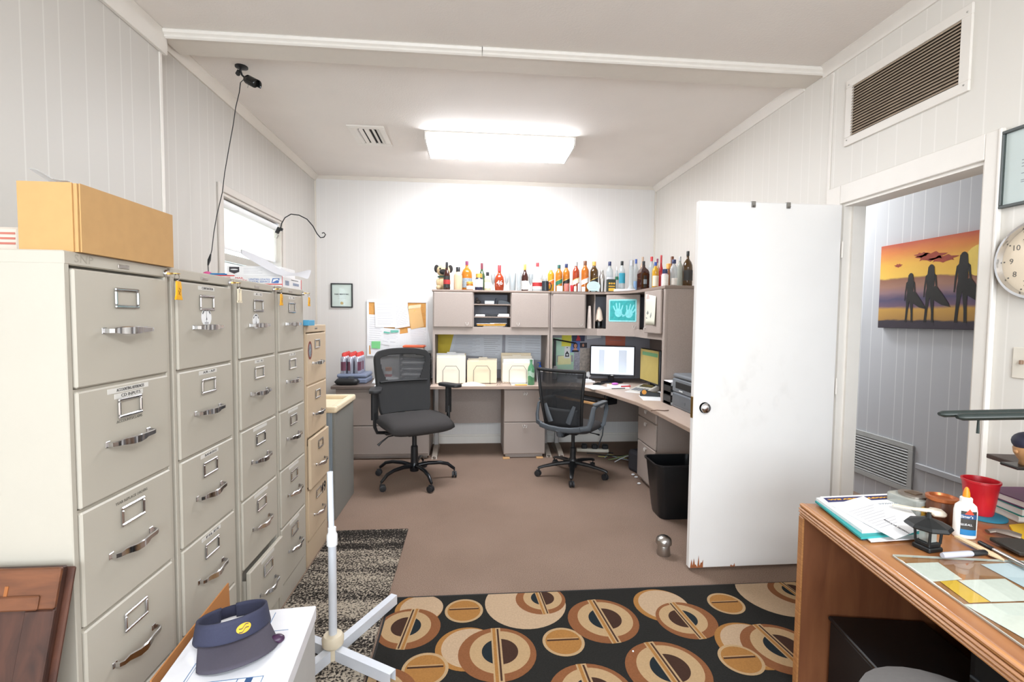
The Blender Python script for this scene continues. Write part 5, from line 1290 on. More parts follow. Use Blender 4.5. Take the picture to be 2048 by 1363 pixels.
for i in range(nU):
    for j in range(nV):
        u0, u1, v0, v1 = i / nU, (i + 1) / nU, j / nV, (j + 1) / nV
        x = ((u0 + u1) / 2 - .5) * 2; v = (v0 + v1) / 2
        t_ = bw_m if inner1(x, v) else bs
        t_._f([t_._v(f1(a, c)) for a, c in ((u0, v0), (u1, v0), (u1, v1), (u0, v1))])
for t_ in (bs, bw_m): bmesh.ops.remove_doubles(t_.bm, verts=t_.bm.verts[:], dist=1e-5)
bk = bs.out('backrest', mat('black_mesh_back', '#2b2b2c', .85, var=.15, scale=250), ch, 'all', thick=.028)
bw_m.out('mesh_window', mesh_fabric('grey_mesh_cloth', '#47484a', .70, 95), bk, 'all')
b = B()
b.tube([f1(.06 + .88 * t / 12, .485 + (.0)) + V((0, .02, 0)) for t in range(13)], .008, 6); b.out('lumbar_bar', M_BLACKP, bk, True)
b = B(); b.tube([(0, -.14, .43), (0, -.29, .45), (0, -.33, .56), (0, -.35, .72)], [.022, .022, .020, .014], 8, flat=(1.6, .7)); b.out('back_upright', M_BLACKP, ch, True)
for s in (-1, 1):
    b = B(); b.tube([(s * .24, -.03, .44), (s * .315, -.03, .45), (s * .335, -.03, .50), (s * .335, -.03, .62)], .018, 8, flat=(1.3, .8)); b.tube([(s * .335, -.03, .56), (s * .335, -.03, .80)], .022, 8, flat=(1.4, .8)); ar = b.out('armrest', M_BLACKP, ch, True)
    b = B(Mx.Translation((s * .335, .0, .812)) @ Mx.Rotation(s * -.35, 4, 'Z')); b.prism(rrect(.10, .25, .045), -.014, .014, 'z', bev=.008); b.out('arm_pad', M_RUB, ar, True)
# --- the chair turned to the corner
c2 = thing('office_chair', 'black mesh back office chair with grey arms facing the computer corner', 'office chair', (.925, 4.19, 0), -.66, 'black mesh office chairs')
star(c2, .31, M_BLACKP, .125, False, .1)
b = B(); b.tube([(0, 0, .13), (0, 0, .25), (0, 0, .26), (0, 0, .40)], [.028, .026, .016, .016], 14); b.out('gas_lift', M_BLACKP, c2, True)
b = B(); b.box(-.09, .09, -.12, .12, .395, .43, .008).box(-.035, .035, -.26, -.10, .40, .43, .006); b.out('mechanism', M_BLACKP, c2)
b = B(); b.tube([(.08, .02, .41), (.20, .03, .40), (.24, .03, .395)], [.005, .005, .009], 8); b.out('lever', M_BLACKP, c2, True)
b = B(); cushion(b, .48, .48, .425, .50, .012, .02); b.out('seat', M_FAB, c2, 'all')
f2 = back_shell(.36, .47, .47, .975, -.235, -.30, .045)
b = B(); b.grid(lambda u, v: f2(.04 + .92 * u, .03 + .93 * v), 16, 20); bkm = b.out('back_mesh', mesh_fabric('black_mesh_cloth', '#1f2124', .80, 70), c2, 'all')
b = B(); b.tube([f2(.03, v / 10) for v in range(11)], .014, 8); b.tube([f2(.97, v / 10) for v in range(11)], .014, 8); b.tube([f2(.02 + .96 * t / 12, 1.0) for t in range(13)], .016, 8); b.tube([f2(.05 + .9 * t / 8, .02) for t in range(9)], .012, 8)
b.out('back_frame', M_BLACKP, c2, True)
b = B(); b.grid(lambda u, v: f2(.10 + .80 * u, .06 + .30 * v) + V((0, -.012, 0)), 10, 6); b.out('lumbar_pad', mat('dark_mesh_pad', '#2a2c2f', .8), c2, 'all', thick=.006)
b = B()
for s in (0, 1): b.tube([f2(.28 + .44 * s, .12) + V((0, -.035, 0)), f2(.22 + .56 * s, .26) + V((0, -.03, 0)), f2(.16 + .68 * s, .42) + V((0, -.016, 0))], [.02, .018, .012], 8, flat=(1.2, .6))
b.tube([(-.19, -.27, .49), (-.10, -.285, .475), (0, -.288, .47), (.10, -.285, .475), (.19, -.27, .49)], .020, 8, flat=(.7, 1.2))
b.tube([(0, -.20, .415), (0, -.27, .43), (0, -.285, .47)], .03, 8); b.out('back_yoke', M_GPL, c2, True)
for s in (-1, 1):
    b = B(); b.tube([(s * .18, -.26, .49), (s * .245, -.22, .50), (s * .262, -.20, .56), (s * .265, -.17, .66), (s * .262, -.10, .675), (s * .26, .06, .68), (s * .262, .12, .67), (s * .262, .14, .62), (s * .25, .10, .48), (s * .21, .08, .43)], [.020, .022, .022, .016, .014, .014, .015, .017, .018, .018], 8, flat=(.7, 1.2))
    ar = b.out('armrest', M_GPL, c2, True)
    b = B(Mx.Translation((s * .262, -.02, .688))); b.prism(rrect(.055, .25, .025), -.008, .008, 'z', bev=.005); b.out('arm_pad', mat('arm_pad_grey', '#5C6064', .5), ar, True)

# ================================================================== ON THE CREDENZA
ZD = HZ + .0006
def at(u, v, z=HZ): return az(u, v, z)
def put(b, name, mt, x, y, z, label, cat, smooth=False, rz=0., group=None, **k):
    o = b.out(name, mt, None, smooth, loc=(x, y, z), **k); o.rotation_euler = (0, 0, rz); return tag(o, label, cat, group)
cs = thing('plastic_case', 'flat blue grey plastic case under the shrink wrapped spray cans', 'case', (-1.20, 5.02, ZD))
b = B(); b.box(-.145, .15, -.14, .16, 0, .055, .014, 2); b.out('case_base', mat('blue_grey_plastic', '#7E88A0', .45), cs)
b = B(); b.box(-.145, .15, -.14, .16, .057, .098, .016, 2); b.out('case_lid', MATS['blue_grey_plastic'], cs)
b = B(); b.box(-.03, .03, -.150, -.139, .04, .075, .003); b.out('latch', M_GPL, cs)
b = B(); cushion(b, .24, .10, 0, .065, .0, .0, 10); put(b, 'black_pouch', M_BLACKP, -1.22, 4.80, ZD, 'soft black zip pouch lying before the blue grey case', 'pouch', 'all')
# shrink-wrapped cans
canz = ZD + .0986
M_CANS = [mat('can_silver', '#B9BCCB', .3, .5, var=.1), mat('can_purple', '#5b4a63', .35, .2, var=.2), mat('can_panel_purple', '#7A4A5E', .35, .2, var=.3)]
proto = None
pk = 0
for r_ in range(4):
    for k in range(3):
        x = -1.285 + k * .068; y = 4.93 + r_ * .068
        order = ['front', 'second', 'third', 'rear'][r_]
        lab = '%s spray can with a red cap in the %s row of the shrink wrapped pack' % (['left', 'middle', 'right'][k], order)
        if proto is None:
            proto = thing('spray_can', lab, 'spray can', (x, y, canz), 0, 'red capped spray cans')
            b = B(); b.lathe([(.029, 0), (.031, .004), (.031, .150), (.029, .158), (.022, .170), (.018, .174), (0, .174)], n=18); b.out('can', M_CANS[0], proto, True)
            b = B(); b.lathe([(.019, .168), (.019, .195), (.016, .205), (.008, .207), (.008, .213), (0, .213)], n=16); b.out('cap', mat('can_cap_red', '#DA4A45', .4), proto, True)
            b = B(); a0, a1 = -pi / 2 - .9, -pi / 2 + .9; b.grid(lambda i, j: (.0316 * cos(a0 + (a1 - a0) * i), .0316 * sin(a0 + (a1 - a0) * i), .03 + .09 * j), 10, 1); b.out('printed_panel', M_CANS[2], proto, True)
        else:
            o = copy_tree(proto, None, (x, y, canz), label=lab)
            o.rotation_euler = (0, 0, [0.5, -.8, 1.1, .2][(k + r_) % 4])
        pk += 1
# stack of papers, printed forms
p = at(705, 768); 
b = B(); b.box(-.13, .12, -.16, .16, 0, .012, .001).box(-.12, .125, -.15, .165, .012, .03, .001).box(-.11, .13, -.14, .16, .03, .046, .001); put(b, 'paper_stack', M_PAPER, -.885, 5.06, ZD, 'uneven stack of white paper and folders behind the left chair', 'paper', rz=.1)
b = B(); b.box(-.115, .115, -.14, .14, 0, .003); fm = put(b, 'printed_form', M_PAPER, -.83, 4.84, ZD, 'printed form with red ruled boxes at the front of the credenza', 'paper', rz=.05)
b = B()
for k in range(6): b.box(-.10, .10, -.12 + .04 * k, -.117 + .04 * k, .003, .0036)
for k in (-.1, .097): b.box(k, k + .003, -.12, .083, .003, .0036)
b.out('red_rules', mat('faded_red', '#C0797F', .7), fm)
t = thing('glue_jar', 'small white jar with an orange cap on the credenza paper stack', 'jar', (-.86, 5.05, ZD + .0466))
b = B(); b.lathe([(.034, 0), (.036, .005), (.036, .06), (.03, .068), (0, .068)], n=18); b.out('jar', M_PAPER, t, True)
b = B(); b.lathe([(.034, .066), (.034, .098), (.03, .102), (0, .102)], n=18); b.out('cap', mat('orange_plastic', '#E8872B', .4), t, True)
b = B(); b.lathe([(.0366, .008), (.0366, .034)], n=18); b.out('label_band', mat('red_plastic_band', '#C9463F', .5), t, True)
# stacked letter trays with the snack container
t = thing('letter_tray_stack', 'stack of black wire letter trays behind the wide chair', 'letter trays', (-.588, 5.13, ZD))
for k in range(5):
    z = .005 + k * .062
    b = B(); b.box(-.15, .15, -.14, .14, z, z + .004).box(-.15, -.146, -.14, .14, z, z + .03).box(.146, .15, -.14, .14, z, z + .03).box(-.146, .146, .136, .14, z, z + .03)
    if k < 4:
        for sx in (-.148, .148):
            for sy in (-.12, .12): b.box(sx - .003, sx + .003, sy - .004, sy + .004, z + .004, z + .062)
    if k == 0:
        for sx in (-.13, .13):
            for sy in (-.12, .12): b.box(sx - .006, sx + .006, sy - .006, sy + .006, 0, z)
    b.out('tray', M_BLACKP, t)
for k, (lab) in enumerate(('bottom', 'second', 'third', 'fourth', 'top')):
    z = ZD + .005 + k * .062 + .0045
    if k == 4: continue
    b = B(); b.box(-.13, .13, -.13, .12, 0, .012 + .006 * (k % 2), .001); put(b, 'tray_papers', M_PAPER, -.588, 5.12, z, 'white papers lying in the %s black letter tray' % lab, 'paper')
zt5 = ZD + .005 + 4 * .062 + .0045
t = thing('snack_container', 'clear plastic container with an orange lid on top of the letter trays', 'container', (-.60, 5.10, zt5))
b = B(); b.box(-.105, .105, -.07, .07, 0, .10, .008); b.out('tub', clear('milky_plastic', '#E9E4DA', .55, .3), t)
b = B(); b.box(-.112, .112, -.076, .076, .10, .122, .006).box(.10, .125, -.02, .02, .108, .116, .003); b.out('lid', mat('orange_lid', '#E5653A', .4), t)
b = B(); b.box(-.001, .001, -.0712, -.0702, .005, .098); b.out('divider', M_GPL, t)

# ================================================================== ON THE LEFT DESK
M_MAN = mat('manila_folder', '#F2E8D6', .7, var=.02); M_MAN2 = mat('warm_manila', '#EDDDC0', .7, var=.02); M_WIRE = mat('dark_wire', '#4a4a48', .4, .6)
def sorter(label, u0, u1, v, y, fold, rz=0):
    a, c = ay(u0, v, y), ay(u1, v, y); cx, w = (a.x + c.x) / 2, (c.x - a.x)
    t = thing('file_sorter', label, 'file sorter', (cx, y, ZD), rz, 'wire file sorters')
    n = 4
    for k in range(n):
        yy = -.01 + k * .05; hw_ = w * .28; hh_ = .185 + .012 * k
        b = B(); b.tube([(-hw_, yy, .004), (-hw_, yy, hh_ * .75), (-hw_ + .03, yy, hh_), (hw_ - .03, yy, hh_), (hw_, yy, hh_ * .75), (hw_, yy, .004)], .0022, 6); b.out('wire_loop', M_WIRE, t, True)
    b = B(); 
    for s in (-1, 1): b.tube([(s * w * .28, -.03, .0035), (s * w * .28, .15, .0035)], .0028, 6)
    b.out('base_wire', M_WIRE, t, True)
    ords = ['front', 'second', 'third', 'rear']
    for k, (h, mt, dx) in enumerate(fold):
        yy = y + .012 + k * .05
        b = B(); b.box(-w / 2, w / 2, -.006, .010, 0, h, .001)
        if k % 2 == 0: b.box(-w / 2 + .03 + .04 * k, -w / 2 + .12 + .04 * k, -.001, .001, h, h + .012)
        o = put(b, 'manila_folder', mt, cx + dx, yy, ZD + .0068, '%s folder in the %s wire file sorter' % (ords[k] + (' white' if mt is M_PAPER else ' manila'), label.split(' ')[0]), 'folder', group='folders in the wire sorters')
    return t
sorter('leftmost wire file sorter of folders on the left desk', 873, 931, 758, 4.84, [(.265, M_MAN, 0), (.282, M_MAN, .0), (.30, M_PAPER, -.01), (.295, M_MAN2, .0)])
sorter('middle wire file sorter of folders on the left desk', 934, 993, 755, 4.86, [(.225, M_MAN2, 0), (.232, M_MAN2, 0), (.245, M_MAN, .01)])
sorter('rightmost wire file sorter of folders beside the green bottle', 1005, 1066, 753, 4.87, [(.205, M_MAN, 0), (.245, M_PAPER, .01), (.272, M_MAN, .0), (.30, M_MAN2, -.006)])
p = ay(1062, 760, 4.79)
t = thing('green_bottle', 'translucent green glass bottle standing at the right of the file sorters', 'bottle', (p.x, p.y + .0, ZD))
b = B(); b.lathe([(.033, 0), (.036, .006), (.036, .15), (.030, .18), (.017, .205), (.014, .215), (.014, .245), (.016, .246), (.016, .256), (.012, .256)], n=20); b.out('bottle', clear('green_bottle_glass', '#5C9A70', .72), t, True)
b = B(); a0, a1 = -pi / 2 - 1.1, -pi / 2 + 1.1; b.grid(lambda i, j: (.0368 * cos(a0 + (a1 - a0) * i), .0368 * sin(a0 + (a1 - a0) * i), .085 + .05 * j + .01 * sin(6 * i)), 12, 1); b.out('pale_print', mat('pale_green_print', '#A9CDB2', .6, var=.5, scale=120), t, True)
p = ay(1078, 756, 5.05)
t = thing('pump_bottle', 'white sanitizer bottle with a blue pump behind the green bottle', 'pump bottle', (p.x, p.y - .06, ZD))
b = B(); b.lathe([(.032, 0), (.034, .005), (.034, .135), (.028, .15), (.016, .158), (0, .158)], n=20, sy=.7); b.out('bottle', M_PAPER, t, True)
b = B(); b.lathe([(.014, .158), (.014, .176), (.006, .178), (.006, .20), (.010, .202), (.010, .212), (0, .212)], n=14); b.tube([(0, 0, .208), (-.022, 0, .207), (-.026, 0, .202)], .004, 6); b.out('pump', mat('pump_blue', '#1F57B5', .4), t, True)
b = B(); a0, a1 = -pi / 2 - 1, -pi / 2 + 1; b.grid(lambda i, j: (.0346 * cos(a0 + (a1 - a0) * i), .0246 * sin(a0 + (a1 - a0) * i), .03 + .07 * j), 10, 1); b.out('label', mat('sanitizer_label', '#C8C6E2', .6, var=.3, scale=60), t, True)
p = ay(945, 764, 4.745)
b = B()
b.grid(lambda i, j: ((-.13 + .26 * i), -.06 + (.10 * sin(pi * i)) * .0 + .11 * j * (1 - .5 * abs(i - .5)), .001 + .030 * sin(pi * i) * j), 12, 4); put(b, 'open_pamphlet', M_MAN, p.x, p.y, ZD, 'cream pamphlet fanned open at the front of the left desk', 'pamphlet', True, thick=.0015)
p = ay(1007, 762, 4.755)
b = B()
for s in (0, 1): b.tube([(-.07 + s * .03, -.03 + s * .06, .0025), (-.05 + s * .03, -.03 + s * .06, .028), (.07, -.03 + s * .06, .024), (.07, -.03 + s * .06, .0025)], .0025, 6)
for k in range(5): b.tube([(-.045 + k * .026, -.03, .027), (-.030 + k * .026, .03, .027)], .002, 6)
put(b, 'wire_stand', mat('tan_wire', '#9c8876', .5, .4), p.x, p.y, ZD, 'little tan wire stand in front of the right file sorter', 'stand', True)
p = ay(1042, 768, 4.745)
b = B(); b.box(-.06, .06, -.02, .02, 0, .012, .003); put(b, 'orange_highlighter_box', mat('highlighter_orange', '#EBB455', .5), p.x, p.y, ZD, 'small yellow orange packet in front of the green bottle', 'packet', rz=.1)
b = B(); b.box(-.10, .10, -.05, .05, 0, .002); put(b, 'loose_sheet', M_PAPER, p.x + .01, p.y + .10, ZD, 'white sheet lying behind the yellow orange packet', 'paper', rz=.2)

# ================================================================== IN THE CORNER
# desk lamp
p = at(1108, 758)
lp = thing('desk_lamp', 'slim black desk lamp with a square bent arm beside the mint paper', 'desk lamp', (p.x + .0, 5.20, ZD))
top = ay(1112, 678, 5.17).z - ZD
tip = ay(1152, 686, 5.08)
b = B(); b.lathe([(.05, 0), (.05, .012), (.04, .018), (0, .018)], n=20); b.out('base', M_BLACKP, lp, True)
b = B(); b.box(-.014, .014, -.01, .01, .015, top, .004); b.out('pole', M_BLACKP, lp)
b = B(); tt = V((tip.x - p.x, tip.y - 5.20, tip.z - ZD)); b.tube([(-.012, 0, top), tt], .011, 8, flat=(1.5, .7)); b.out('lamp_head', M_BLACKP, lp)
# telephone
p = at(1128, 762)
tl = thing('telephone', 'grey desk telephone with a blue display at the foot of the black lamp', 'telephone', (p.x + .035, 5.05, ZD), -.25)
b = B(); b.prism([(-.10, 0), (.09, 0), (.09, .115), (.07, .12), (-.10, .03)], -.10, .11, 'x'); b.out('phone_body', mat('phone_grey', '#B9BEC6', .4), tl)
nrm = V((0, -.09, .17)).normalized(); rr_ = V((1, 0, 0)); uu_ = nrm.cross(rr_)
mm = basis((.03, .035, .101), rr_, uu_)
b = B(mm); b.box(-.05, .02, -.03, .02, .0, .003); b.out('display', mat('lcd_blue', '#4E7CA0', .25), tl)
b = B(mm)
for i in range(4):
    for j in range(3): b.box(-.05 + i * .03, -.03 + i * .03, -.075 + j * .014, -.066 + j * .014, 0, .004)
b.out('keypad', mat('key_grey', '#8c9199', .5), tl)
b = B(); b.m = Mx.Translation((-.135, 0, .04)); b.tube([(0, -.09, -.01), (0, -.07, .03), (0, .0, .06), (0, .07, .10), (0, .09, .095)], [.02, .024, .018, .024, .02], 10, flat=(1.1, .8)); b.out('handset', mat('handset_white', '#C9CCD3', .4), tl, True)
# main monitor
M_BEZ = mat('monitor_bezel', '#17181f', .3)
sc_l, sc_r = ay(1180, 720, 5.02), ay(1270, 722, 4.86)
dx_ = V((sc_r.x - sc_l.x, sc_r.y - sc_l.y, 0)); wM = dx_.length; dx_.normalize()
mn = thing('computer_monitor', 'black computer monitor with a white document page lit on screen', 'monitor', ((sc_l.x + sc_r.x) / 2, (sc_l.y + sc_r.y) / 2, ZD))
zb0, zt0 = ay(1225, 752, 4.94).z - ZD, ay(1225, 691, 4.94).z - ZD
fm4 = basis((0, 0, (zb0 + zt0) / 2), dx_, (0, 0, 1)); hM = zt0 - zb0
b = B(fm4); b.box(-wM / 2, wM / 2, -hM / 2, hM / 2, -.035, 0, .006); b.out('housing', M_BEZ, mn)
b = B(fm4); b.box(-wM / 2 + .012, wM / 2 - .012, -hM / 2 + .022, hM / 2 - .012, 0, .001); scn = b.out('screen', emit('lit_screen', '#E9EDF6', .46), mn)
for x0_, x1_ in ((-.14, -.082), (.065, .15)):
    b = B(fm4); b.box(x0_, x1_, -hM / 2 + .04, hM / 2 - .045, .001, .0014); b.out('page_margin', emit('lit_margin', '#C9D3E2', .34), scn)
b = B(fm4); b.box(-.082, .065, -hM / 2 + .035, hM / 2 - .045, .001, .0014); b.out('document_page', emit('lit_page', '#FFFFFF', .52), scn)
b = B(fm4); b.box(-.012, .012, -hM / 2 + .007, -hM / 2 + .015, 0, .001); b.out('logo_badge', M_STEEL, mn)
b = B(); b.box(-.03, .03, .02, .05, .006, zb0 + .05, .004); st = b.out('stand_neck', M_BEZ, mn)
b = B(); b.lathe([(.12, 0), (.12, .006), (.10, .012), (0, .012)], n=28, sy=.75); b.out('stand_base', M_BEZ, mn, True)
p = at(1227, 768)
b = B(); b.ball((0, 0, .012), .028, 14, 6, (1.3, .8, .45)); put(b, 'pink_gadget', mat('pink_plastic', '#C46BC0', .4), p.x, p.y - .05, ZD, 'small pink gadget under the monitor', 'gadget', 'all')
# side monitor with a yellow envelope taped to it
m2l, m2r = ay(1281, 725, 4.72), ay(1318, 732, 4.27)
d2_ = V((m2r.x - m2l.x, m2r.y - m2l.y, 0)); w2_ = d2_.length; d2_.normalize()
mo = thing('side_monitor', 'black monitor on the right covered by a yellow envelope', 'monitor', ((m2l.x + m2r.x) / 2, (m2l.y + m2r.y) / 2, ZD))
cz_ = ((ay(1298, 702, 4.5).z + ay(1298, 760, 4.5).z) / 2) - ZD; h2_ = ay(1298, 700, 4.5).z - ay(1298, 762, 4.5).z
g4 = basis((0, 0, cz_), d2_, (0, 0, 1))
b = B(g4); b.box(-w2_ / 2, w2_ / 2 + .03, -h2_ / 2 - .02, h2_ / 2 + .01, -.04, 0, .006); b.out('housing', M_BEZ, mo)
n2 = d2_.cross(V((0, 0, 1)))
b = B(basis(-n2 * .05, d2_, n2 * -1)); b.box(-.10, .10, -.08, .08, 0, .012, .004); b.box(-.03, .03, -.02, .02, .01, cz_ - h2_ / 2, .003) if False else None
b.m = Mx.Translation(-n2 * .03); b.box(-.10, .10, -.09, .09, 0, .012, .004); b.box(-.03, .03, -.03, .03, .01, cz_, .003); b.out('stand', M_BEZ, mo)
ev = thing('taped_envelope', 'yellow envelope with a green strip hanging over the side monitor', 'envelope', mo.location + V((0, 0, cz_)) + n2 * .002)
b = B(basis((0, 0, 0), d2_, (0, 0, 1))); b.box(-w2_ / 2 + .01, w2_ / 2 - .005, -h2_ / 2, h2_ / 2 + .004, 0, .003, .001); b.out('envelope', mat('mustard_envelope', '#B7A35A', .7, var=.05), ev)
b = B(basis((0, 0, 0), d2_, (0, 0, 1))); b.box(-w2_ / 2 + .06, w2_ / 2 - .02, h2_ / 2 - .055, h2_ / 2 - .02, .003, .0035); b.out('green_strip', mat('green_tape', '#5F9462', .6), ev)
# printer
pf, pn_ = at(1339, 808), at(1384, 833)
pr = thing('laser_printer', 'grey laser printer on the right desk partly hidden by the door', 'printer', (1.575, 3.375, ZD))
PW = .42; b = B(); b.box(0, .40, -.21, .21, .0, .115, .008).box(.0, .40, -.21, .21, .118, .225, .008).box(.0, .40, -.21, .21, .228, .262, .012); b.out('printer_body', mat('printer_grey', '#70757B', .5, var=.04), pr)
b = B(); b.box(-.003, .06, -.15, .15, .150, .205, .006); b.out('paper_slot', M_DARK, pr)
b = B(); b.box(-.004, .0, -.19, .19, .02, .105, .002).box(-.006, -.003, -.03, .03, .045, .065); b.out('paper_drawer', mat('printer_grey_dark', '#5F646A', .5), pr)
b = B(); b.m = Mx.Translation((.22, -.0, .262)) @ Mx.Rotation(.35, 4, 'Y'); b.box(0, .008, -.12, .12, 0, .10, .002); b.out('output_flap', MATS['printer_grey'], pr)
b = B(); b.box(.02, .09, -.17, -.06, .262, .266, .001); b.out('control_panel', mat('pale_panel', '#9EA3A8', .4), pr)
b = B(); b.box(-.0045, -.003, .02, .08, .135, .143); b.out('name_badge', M_PAPER, pr)
# small letter trays beside the printer
t = thing('small_letter_trays', 'black letter trays full of white papers between printer and hutch', 'letter trays', (1.72, 3.685, ZD))
for k in range(3):
    z = k * .075; b = B(); b.box(-.15, .15, -.085, .06, z, z + .004).box(-.15, -.146, -.085, .06, z, z + .075 if k < 2 else z + .03).box(.146, .15, -.085, .06, z, z + .075 if k < 2 else z + .03); b.out('tray', M_BLACKP, t)
    b = B(); b.box(-.145, .13, -.07, .06, 0, .02 + .006 * k, .001); put(b, 'tray_papers', M_PAPER, 1.715, 3.675, ZD + z + .0045, 'white papers in the %s tray beside the printer' % ('bottom', 'middle', 'top')[k], 'paper')
# papers and gadgets on the corner
def desk_item(name, label, cat, u, v, sx, sy, sz, mt, rz=0, bev=.002):
    p = at(u, v); b = B(); b.box(-sx / 2, sx / 2, -sy / 2, sy / 2, 0, sz, bev); return put(b, name, mt, p.x, p.y, ZD, label, cat, rz=rz)
desk_item('desk_sheet', 'white sheet under the black phone in the corner', 'paper', 1192, 774, .20, .28, .0012, M_PAPER, .2, 0)
desk_item('desk_sheet', 'white sheet in the middle of the corner desk under the orange note', 'paper', 1236, 772, .22, .30, .0012, M_PAPER, -.3, 0)
desk_item('desk_sheet', 'white sheet below the card terminal on the right desk', 'paper', 1290, 783, .30, .26, .0012, M_PAPER, -.7, 0)
desk_item('desk_sheet', 'white sheet under the black tape dispenser', 'paper', 1308, 796, .22, .26, .0012, M_PAPER, -.2, 0)
def on(o, dz): o.location.z += dz; return o
on(desk_item('mobile_phone', 'black mobile phone lying before the monitor', 'phone', 1198, 768, .085, .15, .009, MATS['gloss_black'], -.6), .0013)
on(desk_item('orange_note', 'pale orange note on the white sheet in the corner', 'note', 1228, 768, .10, .07, .001, mat('pale_orange_note', '#E8C98A', .7), -.2, 0), .0013)
p = at(1252, 774); b = B(); b.tube([(-.05, .0, .007), (.05, .02, .007)], [.006, .007], 8); put(b, 'red_pen', mat('red_pen', '#D23340', .4), p.x, p.y, ZD + .0013, 'thick red marker between the sheets on the corner desk', 'pen', True)
p = at(1240, 777); b = B(); b.tube([(-.07, -.01, .005), (.07, .02, .005)], .0035, 8); put(b, 'black_pen', INK, p.x - .02, p.y - .02, ZD, 'black pen lying left of the red marker', 'pen', True)
p = at(1290, 776)
t = thing('card_terminal', 'beige calculator with a dark angled display on the right desk', 'calculator', (p.x - .075, p.y - .19, ZD + .0013), -.9)
b = B(); b.prism([(-.13, 0), (.12, 0), (.12, .035), (.10, .05), (-.13, .014)], -.09, .09, 'x'); b.out('body', mat('beige_plastic', '#CFCBC4', .5), t)
sl = atan2(.036, .23)
b = B(Mx.Translation((0, .03, .0395)) @ Mx.Rotation(sl, 4, 'X')); b.box(-.065, .065, -.02, .06, 0, .004, .001); b.out('display', MATS['gloss_black'], t)
b = B(Mx.Translation((0, -.07, .0243)) @ Mx.Rotation(sl, 4, 'X'))
for i in range(5):
    for j in range(4): b.box(-.07 + i * .03, -.05 + i * .03, -.05 + j * .022, -.036 + j * .022, 0, .004)
b.out('keys', mat('key_grey', '#8c9199', .5), t)
p = at(1301, 792)
t = thing('tape_dispenser', 'black tape dispenser with an orange core on the right desk', 'tape dispenser', (p.x - .005, p.y, ZD + .0013), -.35)
b = B(); b.prism([(-.085, 0), (.085, 0), (.085, .032), (.06, .036), (.0, .034), (-.03, .052), (-.065, .052), (-.085, .03)], -.026, .026, 'y', bev=.005); b.out('body', M_BLACKP, t)
b = B(Mx.Translation((-.05, -.027, .036)) @ Mx.Rotation(pi / 2, 4, 'X')); b.lathe([(.020, -.002), (.020, .001), (.0, .001)], n=18); b.out('tape_roll', mat('orange_core', '#D9922E', .5), t, True)
p = at(1315, 822); b = B(); b.tube([(-.05, 0, .004), (.0, .01, .006), (.05, .0, .004), (.09, .012, .004)], .0035, 6); put(b, 'brown_string', mat('brown_cord', '#6e5546', .6), p.x, p.y, ZD, 'short brown string lying in front of the printer', 'string', True)
p = at(1150, 764); b = B(); b.box(-.09, .09, -.06, .06, 0, .02, .003); b.box(-.07, .06, -.05, .05, .02, .034, .003); put(b, 'paper_pile', M_PAPER, p.x + .10, p.y - .03, ZD, 'low pile of white papers behind the mesh chair back', 'paper', rz=.3)
p = at(1168, 757)
t = thing('desk_fan_ornament', 'small white round ornament on a stem left of the monitor', 'ornament', (p.x, 5.05, ZD))
b = B(); b.lathe([(.03, 0), (.03, .008), (.005, .012), (.004, .05), (0, .05)], n=14); b.out('stem', M_PAPER, t, True)
b = B(); b.ball((0, 0, .075), .032, 14, 8, (1, .35, 1)); b.out('disc', M_PAPER, t, 'all')
# yellow highlighter holder cluster
p = at(1140, 757); b = B(); b.lathe([(.018, 0), (.02, .09), (.017, .09), (.015, .006), (0, .006)], n=14); put(b, 'yellow_tube', M_YNOTE, p.x + .03, 5.12, ZD, 'small yellow tube between telephone and photographs', 'tube', True)

# ================================================================== UNDER THE DESK
bn = thing('waste_bin', 'black plastic waste bin beside the right desk pedestal, half behind the door', 'waste bin', (1.485, 3.30, 0))
b = B()
def ring(w, d, z, r=.05): return [(x, y, z) for x, y in rrect(w, d, r, 5)]
secs = [ring(.27, .20, .0, .05), ring(.29, .215, .05, .05), ring(.36, .275, .385, .055), ring(.385, .30, .39, .06), ring(.385, .30, .40, .06), ring(.36, .275, .40, .055), ring(.28, .20, .012, .05)]
rv = [[b._v(q) for q in s_] for s_ in secs]
for a, c in zip(rv, rv[1:]):
    for i in range(len(a)): b._f([a[i], a[(i + 1) % len(a)], c[(i + 1) % len(a)], c[i]])
b._f(rv[0][::-1]); b._f(rv[-1])
b.out('bin', mat('bin_black', '#15171a', .28), bn, 30)
ps = thing('power_strip', 'white power strip with black plugs on the floor under the corner desk', 'power strip', (1.30, 4.92, 0), -.15)
b = B(); b.box(-.17, .17, -.025, .025, 0, .035, .006); b.out('strip', mat('ivory_plastic', '#D8D2C4', .5), ps)
for k in range(3):
    b = B(); b.box(-.12 + k * .11, -.06 + k * .11, -.03, .03, .0352, .085, .008); b.out('plug', M_BLACKP, ps)
rc = random.Random(11)
cols = [('black', M_BLACKP), ('pale yellow', mat('cable_yellow', '#B5AE6A', .5)), ('grey', mat('cable_grey', '#8C95A0', .5)), ('black', M_BLACKP), ('green', mat('cable_green', '#7E8F63', .5)), ('white', mat('cable_white', '#C5C9CC', .5))]
descr = ['thick black cable looping on the floor behind the mesh chair', 'pale yellow cable tangled near the right pedestal', 'grey cable curling towards the right pedestal', 'thin black cable running along the baseboard', 'green grey cable crossing the cable tangle', 'white cable end lying nearest the pedestal foot']
